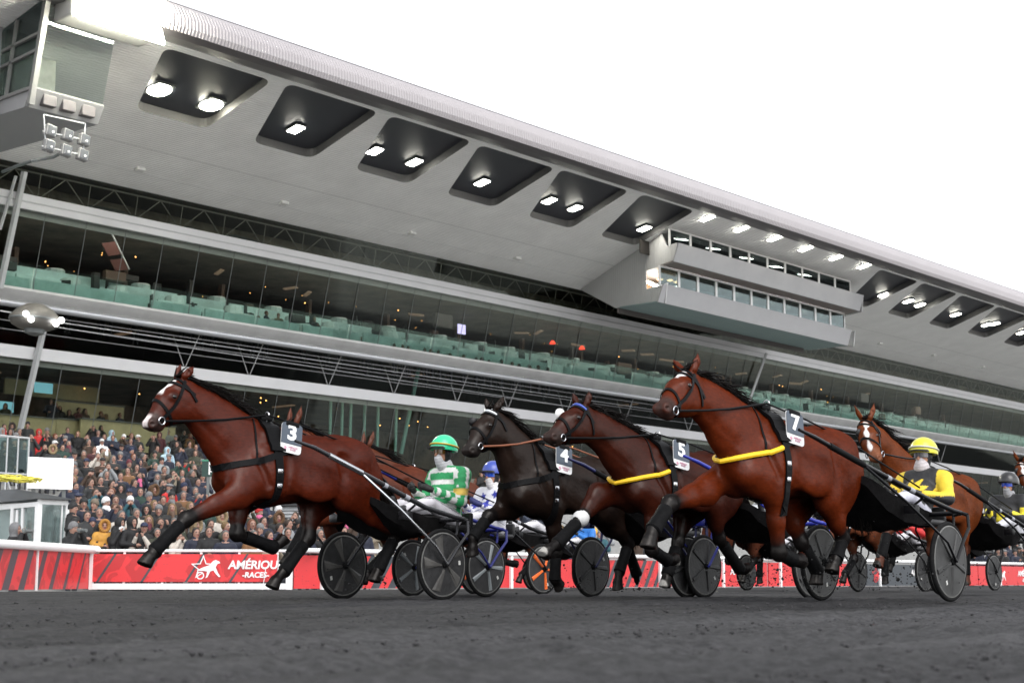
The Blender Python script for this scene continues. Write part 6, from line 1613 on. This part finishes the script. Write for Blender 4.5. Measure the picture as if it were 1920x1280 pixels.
# ------------------------------------------------------------------ driver
M_skinA = mat('skin', (.42, .21, .14), .55, attr='tone', noise=.06)
M_cloth = mat('silk_cloth', (1, 1, 1), .62, attr='tone', noise=.12, nscale=14, bump=.35, bscale=22)
def build_driver(label, X0, Yc, J=None, silk=None, helmet=(.02, .4, .2), trousers=(.55, .54, .56), mask=(.56, .56, .59), goggles=(.02, .02, .02), h=.012, strap=None, glove=(.012, .012, .012), visor=(.02, .02, .02), name='person'):
    j = dict(hip=(-.80, .82), neck=(-.81, 1.33), sh=(-.83, .20, 1.26), el=(-.70, .27, .98), ha=(-.38, .10, 1.13), hd=(-.745, 1.455), kn=(-.36, .17, .97), ft=(.14, .20, .86), lean=0)
    if J: j.update(J)
    hip, nk, sh, el, ha, hd, kn, ft = (j[k] for k in ('hip', 'neck', 'sh', 'el', 'ha', 'hd', 'kn', 'ft'))
    lo, hi = (-1.35, -.42, .55), (.45, .42, 1.78)
    F = SDF(lo, hi, h)
    # head with face
    x, z = hd
    F.ell((x-.01, 0, z+.02), (.098, .078, .112), .02)
    F.cap((x+.03, 0, z-.06), (x+.05, 0, z-.085), (.055, .05), (.04, .035), .03)
    F.cap((x+.095, 0, z+.005), (x+.112, 0, z-.025), (.014, .012), (.018, .016), .015)
    for sg in (1, -1):
        F.ell((x+.085, .032*sg, z+.015), (.016, .018, .012), .012, cut=True)
        F.ell((x-.01, .08*sg, z-.005), (.02, .01, .03), .01)
    F.cap((x-.02, 0, z-.07), (nk[0], 0, nk[1]-.02), .052, .06, .03)
    # core, legs
    F.cap((nk[0], 0, nk[1]-.1), (hip[0], 0, hip[1]), (.085, .13), (.11, .14), .05)
    for sg in (1, -1):
        F.cap((hip[0], .09*sg, hip[1]), (kn[0], kn[1]*sg, kn[2] if len(kn) > 2 else kn[1]), .098, .068, .04)
        k3 = (kn[0], kn[1]*sg, kn[2]); f3 = (ft[0], ft[1]*sg, ft[2])
        F.cap(k3, f3, .064, .042, .03)
        F.cap(f3, (ft[0]+.05, ft[1]*sg, ft[2]+.13), (.040, .036), (.028, .032), .02)      # boot
        # forearm end + gloved hand: palm, four fingers curled round the rein, thumb
        h3 = np.array((ha[0], ha[1]*sg, ha[2])); e3 = np.array((el[0], el[1]*sg, el[2])); d = (h3-e3)/np.linalg.norm(h3-e3)
        F.cap(e3+(h3-e3)*.6, h3-d*.05, .036, .028, .02)
        F.cap(h3-d*.04, h3+d*.03, (.040, .022), (.040, .024), .015)
        for q in range(4):
            kz = .028-.0185*q; ln = (.05, .056, .052, .042)[q]
            b_ = h3+d*.035+np.array((0, -.004*sg, kz)); m_ = b_+d*ln*.55+np.array((0, -.014*sg, 0)); t_ = m_+np.array((-.012, -.034*sg, -.004))-d*.02
            F.cap(b_, m_, .0105, .010, .004); F.cap(m_, t_, .010, .009, .004)
        tb = h3+np.array((0, -.012*sg, .036)); F.cap(tb, tb+d*.035+np.array((0, -.012*sg, .014)), .0115, .010, .005)
    V, Q = F.surface(); V = relax(V, Q, 1, .35)
    cols = np.tile(np.array((.40, .20, .13)), (len(V), 1))
    dk = np.array((.012, .012, .014))
    # balaclava: everything of the head but the face opening
    face = (V[:, 0] > x+.035) & (np.abs(V[:, 1]) < .062) & (V[:, 2] < z+.06) & (V[:, 2] > z-.09)
    cols[(V[:, 2] > z-.2) & ~face] = dk
    eyes = face & (np.abs(np.abs(V[:, 1])-.032) < .014) & (np.abs(V[:, 2]-z-.015) < .009); cols[eyes] = (.03, .02, .02)
    lips = face & (np.abs(V[:, 1]) < .025) & (np.abs(V[:, 2]-z+.055) < .008); cols[lips] = (.25, .08, .07)
    low = V[:, 2] < hip[1]+.35
    k3 = np.array(kn)
    leg = (V[:, 2] < nk[1]-.05)
    cols[leg] = trousers
    # thin piping stripe on the thigh
    for sg in (1, -1):
        d_, t_ = segd(V, (hip[0], .09*sg, hip[1]), (kn[0], kn[1]*sg, kn[2])); st_ = leg & (np.abs(V[:, 2]-(hip[1]+(kn[2]-hip[1])*t_)-.045) < .007) & (V[:, 1]*sg > .1); cols[st_] = np.array(trousers)*.35
        f3 = np.array((ft[0], ft[1]*sg, ft[2])); m_ = np.linalg.norm(V-f3-np.array((.03, 0, .05)), axis=1) < .15; cols[m_ & (V[:, 1]*sg > 0)] = dk
        h3 = np.array((ha[0], ha[1]*sg, ha[2])); m_ = np.linalg.norm(V-h3, axis=1) < .15; cols[m_] = glove
    body = link_mesh(name, np_mesh('person_body', V, Q, cols), None, (X0, Yc, 0), math.pi, (M_cloth,))
    tag(body, label, 'person', 'sulky drivers in racing silks')
    # jacket
    G = SDF((-1.35, -.45, .6), (.1, .45, 1.6), h)
    G.cap((nk[0], 0, nk[1]-.10), (lerp(nk[0], hip[0], .55)-.015, 0, lerp(nk[1], hip[1], .55)), (.115, .150), (.13, .165), .06)
    G.cap((lerp(nk[0], hip[0], .55)-.015, 0, lerp(nk[1], hip[1], .55)), (hip[0]-.01, 0, hip[1]+.05), (.13, .175), (.14, .17), .06)
    G.cap((nk[0], -.12, nk[1]-.055), (nk[0], .12, nk[1]-.055), .085, .085, .06); G.cap((nk[0], 0, nk[1]-.04), (nk[0]+.02, 0, nk[1]+.03), .085, .07, .05)
    for sg in (1, -1):
        s3 = np.array((sh[0], sh[1]*sg, sh[2])); e3 = np.array((el[0], el[1]*sg, el[2])); h3 = np.array((ha[0], ha[1]*sg, ha[2]))
        G.cap((nk[0], .05*sg, nk[1]-.06), s3, .075, .082, .06); G.cap(s3, e3, .078, .060, .04); G.cap(e3, e3+(h3-e3)*.72, .060, .044, .03)
        m_ = (s3+e3)/2
        for q in (.25, .55, .85): G.ell(e3+(s3-e3)*q+np.array((.03, .02*sg, 0)), (.05, .055, .03), .03)      # sleeve folds
    G.ell((nk[0]+.09, 0, nk[1]-.22), (.07, .13, .1), .05); G.ell((hip[0]+.05, 0, hip[1]+.17), (.12, .16, .06), .04)
    V, Q = G.surface(); V = relax(V, Q, 1, .35)
    jc = link_mesh('jacket', np_mesh('jacket', V, Q, silk(V, j)), body, None, None, (M_cloth,))
    # neck warmer / mask
    if mask:
        G = SDF((x-.15, -.13, z-.28), (x+.2, .13, z+.05), h)
        G.cap((x+.058, 0, z-.058), (x+.055, 0, z-.092), (.060, .046), (.050, .044), .03); G.cap((x+.01, 0, z-.13), (nk[0]+.03, 0, nk[1]+.05), (.060, .060), (.075, .080), .03)
        V, Q = G.surface(); link_mesh('face_mask', np_mesh('face_mask', V, Q, np.tile(np.array(mask)*1.0, (len(V), 1))*(1-.25*(np.sin(V[:, 2:3]*190+V[:, 0:1]*60) > .4))), body, None, None, (M_cloth,))
    # helmet
    hel = mat('helmet_%d' % (int(helmet[0]*99)*10000+int(helmet[1]*99)*100+int(helmet[2]*99)), helmet, .35, coat=.3, noise=.05)
    M = Matrix.Translation((x-.016, 0, z+.055)) @ Matrix.Rotation(R(-4), 4, 'Y') @ Matrix.Diagonal((1.22, 1.05, 1.10, 1))
    mb = MB(); pr = [(.128*math.sin(a), .128*math.cos(a)*1.02) for a in np.linspace(0, math.pi*.56, 14)]; pr[0] = (0, pr[0][1])
    mb.lathe(pr+[(.112, pr[-1][1]), (.10, .02), (0, .10)], 32, M); he = mb.build('helmet', hel, body, smooth=True)
    mb = MB(); vs = []; n = 14
    for i in range(n+1):
        a = R(lerp(-52, 52, i/n)); c_, s_ = math.cos(a), math.sin(a)
        for rr, dz in ((.126, 0), (.126+.062*max(0, math.cos(a*1.7)), -.014), (.124+.062*max(0, math.cos(a*1.7)), -.024), (.122, -.012)): vs.append(M @ Vector((rr*c_, rr*s_, .004+dz)))
    mb.add(vs, [(4*i+k, 4*i+(k+1) % 4, 4*i+4+(k+1) % 4, 4*i+4+k) for i in range(n) for k in range(4)]); mb.build('visor', mat('visor_%d' % int(sum(visor)*100), visor, .4), he, smooth=True)
    if strap:
        mb = MB(); mb.tube([M @ Vector((.131*math.cos(a), .131*math.sin(a), .018+.012*math.cos(a))) for a in np.linspace(0, 2*math.pi, 33)], .009, 6); mb.build('helmet_band', strap, he, smooth=True)
    gm = mat('goggle_%d' % int(goggles[0]*50+goggles[1]*500+goggles[2]*5000), goggles, .08, coat=.5)
    mb = MB(); vs = []
    for i in range(n+1):
        a = R(lerp(-62, 62, i/n)); c_, s_ = math.cos(a), math.sin(a)
        for rr, dz in ((.092, .034), (.112, .028), (.110, -.018), (.088, -.022)): vs.append(Vector((x-.005+rr*c_*1.05, rr*s_*.78, z+.010+dz)))
    mb.add(vs, [(4*i+k, 4*i+(k+1) % 4, 4*i+4+(k+1) % 4, 4*i+4+k) for i in range(n) for k in range(4)]+[(0, 1, 2, 3), (4*n+3, 4*n+2, 4*n+1, 4*n)]); mb.build('goggles', gm, body, smooth=True)
    return body
# ------------------------------------------------------------------ the field: each joint is measured in the photograph, then put in the horse's own frame
def pose(Xc, Yc, D, hy=0, nyo=0):
    """D: name -> pixels; 'fn','hn' near (left) legs, 'ff','hf' far legs"""
    P = {}
    def L(px, yl):
        q = at_y(px[0], px[1], Yc-yl); return (Xc-q.x, q.z)
    for k, v in D.items():
        if k in ('fn', 'hn'): P[k] = [L(q, .13) for q in v]
        elif k in ('ff', 'hf'): P[k] = [L(q, -.13) for q in v]
        elif k == 'ear': P[k] = L(v, hy+.07)
        elif k == 'ear2': P[k] = L(v, hy-.07)
        elif k in ('nose', 'chin'): P[k] = L(v, nyo)
        else: P[k] = L(v, hy)
    P['ypoll'] = hy; P['ynose'] = nyo
    return P
BAY = (.060, .0085, .0026); BAY_D = (.033, .0062, .0027); BLACKB = (.0135, .0075, .0055); CHEST = (.115, .027, .007); BAY_R = (.084, .0128, .0028)
# ---- number 3
P3 = pose(9.69, 11.1, dict(poll=(336, 703), ear=(363, 688), ear2=(338, 684), nose=(264, 792), chin=(296, 812), throat=(350, 785),
    fn=[(447, 925), (350, 972), (292, 1030), (258, 1052)], ff=[(452, 935), (443, 1000), (512, 1026), (541, 1018)],
    hn=[(640, 925), (745, 1000), (712, 1065), (692, 1086)], hf=[(590, 925), (577, 1008), (533, 1068), (497, 1096)]))
h3, sk3, b3 = build_horse('bay horse number 3 with a white star and snip, leading the field in full trot', 11.1, 9.69, P3, BAY, .0125, 1.02, 1.05, number='3', seed=3,
    colour_kw=dict(blaze=(.036, .05, .27), snip=True), hands=((-1.75, .10, 1.14), (-1.75, -.10, 1.14)))
s3 = build_sulky('black and silver racing sulky with dark disc wheels pulled by horse 3', 10.98, 11.1, .345, .70, (1.40, .40, 1.40), M_frame3, M_silver, disc=M_disc, wheelshape='fan', arch=.79)
def silk3(V, j):
    z = V[:, 2]; col = np.tile(np.array((.02, .30, .10)), (len(V), 1)); wh = (.72, .72, .70)
    tor = np.abs(V[:, 1]) < .165
    col[tor & (np.mod((z-.80)/.125, 1) < .42)] = wh
    arm = ~tor; nk = j['neck'][1]
    col[arm & (np.mod((V[:, 0]+z*.25+.9)/.095, 1) < .42) & (z > 1.03)] = wh
    col[arm & (z < 1.03) & (np.mod((V[:, 0])/.11, 1) < .45)] = wh
    col[arm & (z > 1.055) & (z < 1.125) & (V[:, 1] > 0) & (V[:, 0] < -.66)] = (.62, .42, .08)
    col[z > nk+.045] = (.70, .70, .71); return col
d3 = build_driver('driver in green and white hooped silks and mint green helmet behind horse 3', 10.98, 11.1, dict(hd=(-.745, 1.50), sh=(-.84, .20, 1.27), el=(-.74, .26, 1.00)), silk3,
    helmet=(.03, .55, .27), trousers=(.58, .56, .60), strap=mat('gold_band', (.55, .35, .03), .5), goggles=(.10, .05, .01), visor=(.02, .02, .02))
# ---- number 7
P7 = pose(11.65, 6.95, dict(poll=(1288, 690), ear=(1309, 664), ear2=(1262, 676), nose=(1207, 782), chin=(1238, 804), throat=(1300, 776),
    ff=[(1330, 918), (1254, 944), (1224, 992), (1202, 1022)], fn=[(1447, 925), (1461, 1036), (1486, 1048), (1508, 1066)],
    hn=[(1545, 935), (1582, 1008), (1570, 1045), (1553, 1066)], hf=[(1478, 940), (1500, 1015), (1530, 1070), (1520, 1095)]), nyo=.10)
h7, sk7, b7 = build_horse('tall red bay horse number 7 with a white star and yellow breast collar', 6.95, 11.65, P7, BAY_R, .0125, 1.0, 1.10, number='7', seed=7, collar=M_yellow,
    colour_kw=dict(blaze=(.036, .06, .23)), hands=((-2.3, .10, 1.08), (-2.3, -.10, 1.08)))
s7 = build_sulky('black racing sulky with five spoke disc wheels pulled by horse 7', 13.33, 6.95, .362, .66, (1.85, .38, 1.38), M_blk, None, disc=M_disc2, arch=.81, apron=.82)
def star_mask(u, v, r, n=8, amp=.45):
    a = np.arctan2(v, u); return np.hypot(u, v) < r*(1-amp*np.abs(np.mod(a*n/(2*math.pi), 1)*2-1))
def silk7(V, j):
    col = np.tile(np.array((.014, .014, .016)), (len(V), 1)); z = V[:, 2]; nk = j['neck'][1]
    arm = np.abs(V[:, 1]) > .175
    col[arm & (z > j['el'][2]+.02)] = (.66, .47, .025)
    fr = (V[:, 0] > j['neck'][0]+.02) & ~arm
    col[fr & star_mask(V[:, 1]*1.0, z-(nk-.20), .15)] = (.66, .47, .025)
    col[z > nk+.05] = (.45, .45, .48); return col
d7 = build_driver('driver in black silks with yellow sleeves, yellow star and yellow helmet', 13.33, 6.95, dict(hip=(-.66, .83), neck=(-.92, 1.24), sh=(-.93, .21, 1.17), el=(-.74, .33, .97), ha=(-.46, .12, 1.02), hd=(-.93, 1.40), kn=(-.22, .18, .98), ft=(.25, .22, .90)), silk7,
    helmet=(.62, .58, .03), trousers=(.50, .50, .58), mask=(.52, .48, .50), goggles=(.10, .10, .12), strap=mat('grey_band', (.55, .55, .5), .5))
# ---- number 4
P4 = pose(12.75, 10.35, dict(poll=(921, 762), ear=(945, 744), ear2=(911, 748), nose=(869, 838), chin=(888, 862), throat=(931, 836),
    ff=[(960, 950), (915, 968), (886, 1008), (877, 1046)], fn=[(1032, 955), (1043, 1036), (1041, 1086), (1046, 1112)],
    hn=[(1128, 955), (1180, 1018), (1163, 1070), (1152, 1108)], hf=[(1120, 955), (1170, 1010), (1192, 1075), (1196, 1106)]))
h4, sk4, b4 = build_horse('almost black horse number 4 between the green driver and horse 5', 10.35, 12.75, P4, BLACKB, .0135, .98, 1.05, number='4', seed=4, rein_mat=M_brownlea,
    colour_kw=dict(muzzle=(.02, .017, .016)), browband=mat('white_band', (.6, .62, .65), .4), blinker=M_blk)
s4 = build_sulky('black racing sulky with orange stickered wheels pulled by horse 4', 14.1, 10.35, .345, .66, (1.45, .38, 1.38), mat('dark_blue_frame', (.012, .014, .07), .35), None, arch=.79)
d4 = build_driver('driver half hidden behind the shoulder of horse 7, grey jacket and white helmet', 14.1, 10.35, None, lambda V, j: np.tile(np.array((.30, .31, .33)), (len(V), 1)), helmet=(.6, .6, .6), trousers=(.55, .55, .55), h=.014)
# ---- number 5
P5 = pose(12.85, 8.95, dict(poll=(1090, 753), ear=(1105, 734), ear2=(1074, 738), nose=(1022, 815), chin=(1040, 836), throat=(1098, 826),
    ff=[(1125, 930), (1088, 972), (1045, 1018), (1010, 1032)], fn=[(1222, 935), (1222, 1030), (1252, 1050), (1272, 1062)],
    hn=[(1330, 945), (1350, 1008), (1388, 1066), (1405, 1080)], hf=[(1290, 945), (1270, 1015), (1250, 1075), (1236, 1098)]))
h5, sk5, b5 = build_horse('dark bay horse number 5 with yellow breast collar, white knee boot and blue browband', 8.95, 12.85, P5, BAY_D, .0135, .97, 1.05, number='5', seed=5, collar=M_yellow,
    browband=mat('blue_yellow_band', (.05, .09, .40), .5), blinker=mat('white_cup', (.75, .75, .75), .3), colour_kw=dict(hoof=(.35, .34, .32)))
kn = P5['ff'][1]; fe = P5['ff'][2]
mb = MB(); kk = Vector((kn[0], -.125, kn[1])); dd = (Vector((fe[0], -.125, fe[1]))-kk).normalized()
mb.tube([kk-dd*.07, kk-dd*.05, kk, kk+dd*.05, kk+dd*.07], [.05, .070, .082, .070, .05], 14); mb.build('knee_boot', mat('white_boot', (.62, .62, .62), .45, noise=.15), h5, smooth=True)
s5 = build_sulky('blue framed racing sulky pulled by horse 5', 14.3, 8.95, .345, .66, (1.6, .38, 1.34), M_blue, None, arch=.79)
d5 = build_driver('driver mostly hidden behind horse 7, riding the blue framed sulky of horse 5', 14.3, 8.95, dict(hd=(-.745, 1.44), neck=(-.81, 1.28)), lambda V, j: np.tile(np.array((.5, .52, .53)), (len(V), 1)), helmet=(.05, .06, .3), trousers=(.5, .52, .54), h=.014)
# ---- rump and ears behind number 3 (blue and white driver)
def trot(mir=False):
    P = dict(poll=(1.18, 1.90), ear=(1.10, 2.07), ear2=(1.14, 2.07), nose=(1.62, 1.50), chin=(1.50, 1.42), throat=(1.12, 1.52), ypoll=0, ynose=0)
    a = [(.66, .93), (1.05, .80), (1.25, .48), (1.42, .38)]; b = [(.45, .92), (.42, .54), (.12, .50), (.03, .42)]
    c_ = [(-.35, .95), (-.45, .55), (-.12, .30), (.05, .18)]; d = [(-.50, .95), (-1.05, .60), (-1.02, .28), (-.95, .12)]
    P['fn'], P['ff'] = (b, a) if mir else (a, b); P['hn'], P['hf'] = (c_, d) if mir else (d, c_)
    return P
hA, skA, bA = build_horse('bay horse trotting behind number 3, only its ears and rump in view', 12.8, 12.3, trot(), (.085, .020, .009), .015, .985, 1.0, seed=11)
sA = build_sulky('dark blue racing sulky with spoked disc wheels behind the green driver', 13.62, 12.8, .345, .60, (1.45, .38, 1.38), mat('navy_frame', (.010, .014, .14), .3), None, spoke=mat('grey_spoke', (.20, .22, .23), .5), arch=.79)
def silkA(V, j):
    col = np.tile(np.array((.66, .66, .70)), (len(V), 1)); z = V[:, 2]; bl = (.02, .03, .30)
    for cy, cz in ((0, 1.14), (.12, .98), (-.12, 1.0), (.1, 1.24), (-.09, 1.22), (.0, .92), (.2, 1.12), (-.2, 1.12), (.25, 1.0)):
        col[star_mask(V[:, 1]-cy, z-cz, .055, 5, .55)] = bl
    arm = np.abs(V[:, 1]) > .2; col[arm & (z < j['el'][2]+.04)] = bl; return col
dA = build_driver('driver in white silks with blue stars and a blue helmet', 13.62, 12.8, dict(hd=(-.80, 1.47), neck=(-.84, 1.30)), silkA, helmet=(.03, .06, .32), trousers=(.55, .54, .58), mask=(.62, .6, .6), goggles=(.02, .10, .6), glove=(.015, .02, .10))
# ---- number 8 place: chestnut behind the yellow driver
P8 = dict(trot(True)); 
q = lambda px, y=0: (lambda p: (18.15-p.x, p.z))(at_y(px[0], px[1], 8.7-y))
P8.update(poll=q((1622, 782), .04), ear=q((1638, 757), .10), ear2=q((1604, 762), -.02), ypoll=.04, ynose=.27)
px8 = P8['poll']; P8.update(nose=(px8[0]+.30, px8[1]-.50), chin=(px8[0]+.16, px8[1]-.56), throat=(px8[0]-.14, px8[1]-.32))
h8, sk8, b8 = build_horse('chestnut horse with a long white blaze and dark eye cup behind the yellow helmet', 8.7, 18.15, P8, CHEST, .0135, 1.0, 1.0, seed=8, blinker=M_blk,
    colour_kw=dict(blaze=(.027, .08, .48), points=(.07, .022, .012), muzzle=(.16, .06, .03)))
s8 = build_sulky('black racing sulky at the right edge pulled by the chestnut', 19.55, 8.7, .345, .66, (1.5, .38, 1.36), M_blk, None, arch=.79)
def silk8(V, j):
    col = np.tile(np.array((.016, .016, .018)), (len(V), 1)); z = V[:, 2]; ye = (.75, .62, .03)
    col[(np.abs(V[:, 1]) > .19) & (z > 1.06)] = ye
    col[(np.abs(V[:, 1]) < .15) & (z > .92) & (z < 1.10)] = ye
    col[(np.abs(V[:, 1]) > .19) & (z > 1.16)] = (.016, .016, .018); return col
d8 = build_driver('driver in black and yellow silks with a black helmet at the right edge', 19.55, 8.7, dict(hd=(-.82, 1.46), neck=(-.86, 1.30)), silk8, helmet=(.012, .012, .014), trousers=(.5, .5, .54), goggles=(.02, .08, .6), mask=(.30, .30, .32))
# ---- the pack behind: one shape, copied part by part
hB, skB, bB = build_horse('bay horse with dark blowing mane in front of the bay rump behind number 3', 14.2, 14.75, trot(True), (.085, .026, .014), .016, .99, 1.0, seed=21)
hB['group'] = 'trotting horses in the race'
sB = build_sulky('racing sulky with orange wheel spokes beneath horse 4', 16.38, 14.25, .345, .62, (1.5, .38, 1.36), M_blk, None, spoke=M_orange, arch=.79)
def plain(c_): return lambda V, j: np.tile(np.array(c_), (len(V), 1))
dB = build_driver('driver in pale breeches on the sulky with orange wheels', 16.38, 14.25, None, plain((.05, .06, .09)), helmet=(.5, .1, .05), trousers=(.58, .57, .6), h=.015)
def pack(X, Y, lab_h, lab_s, lab_d, spoke, silk, helm, coat=None, hh=None, number=None):
    if hh is None:
        h_ = copy_tree(hB); h_.location = (X-1.35, Y, 0); h_['label'] = lab_h
    else: h_ = hh
    s_ = build_sulky(lab_s, X, Y, .345, .62, (1.5, .38, 1.36), M_blk, None, spoke=spoke, arch=.79) if lab_s else None
    d_ = build_driver(lab_d, X, Y, dict(), plain(silk), helmet=helm, trousers=(.55, .54, .57), h=.016) if lab_d else None
    return h_, s_, d_
def silkD(V, j):
    col = np.tile(np.array((.72, .38, .03)), (len(V), 1)); col[V[:, 0] > j['neck'][0]+.02] = (.02, .16, .5); return col
pack(23.55, 19.2, 'bay horse of the yellow wheeled sulky, deep in the pack behind horse 4', 'racing sulky with yellow wheel spokes deep in the pack', None, M_ylsp, (.7, .4, .03), (.05, .06, .2))
build_driver('driver in yellow and blue silks low behind the white knee boot', 23.55, 19.2, dict(hd=(-.8, 1.35), neck=(-.85, 1.22), sh=(-.86, .2, 1.16), el=(-.7, .27, .95)), silkD, helmet=(.04, .08, .35), h=.016)
h9, sk9, b9 = build_horse('brown horse carrying number 9 behind the sulky of horse 7', 12.4, 22.6, trot(), (.10, .03, .014), .017, 1.0, 1.0, number='9', seed=9)
pack(24.05, 12.4, None, 'far black sulky driven by the person in red behind horse 7', 'driver in red jacket and white breeches low beyond the sulky of horse 7', None, (.5, .02, .02), (.4, .02, .02), hh=h9)
pack(25.6, 15.6, 'brown horse seen under the belly of number 7', 'far dark sulky seen between the wheels of horse 5', 'far driver in dark silks seen below horse 7', None, (.03, .03, .05), (.1, .1, .12))
pack(27.9, 12.9, 'rearmost brown horse seen beside the hind leg of number 7', 'rearmost dark sulky beside the hind leg of horse 7', 'rearmost driver in grey silks beyond horse 7', None, (.2, .2, .22), (.3, .3, .32))
hR = copy_tree(h8); hR.location = (25.45, 9.9, 0); hR['label'] = 'chestnut horse of which only an ear enters at the right edge'
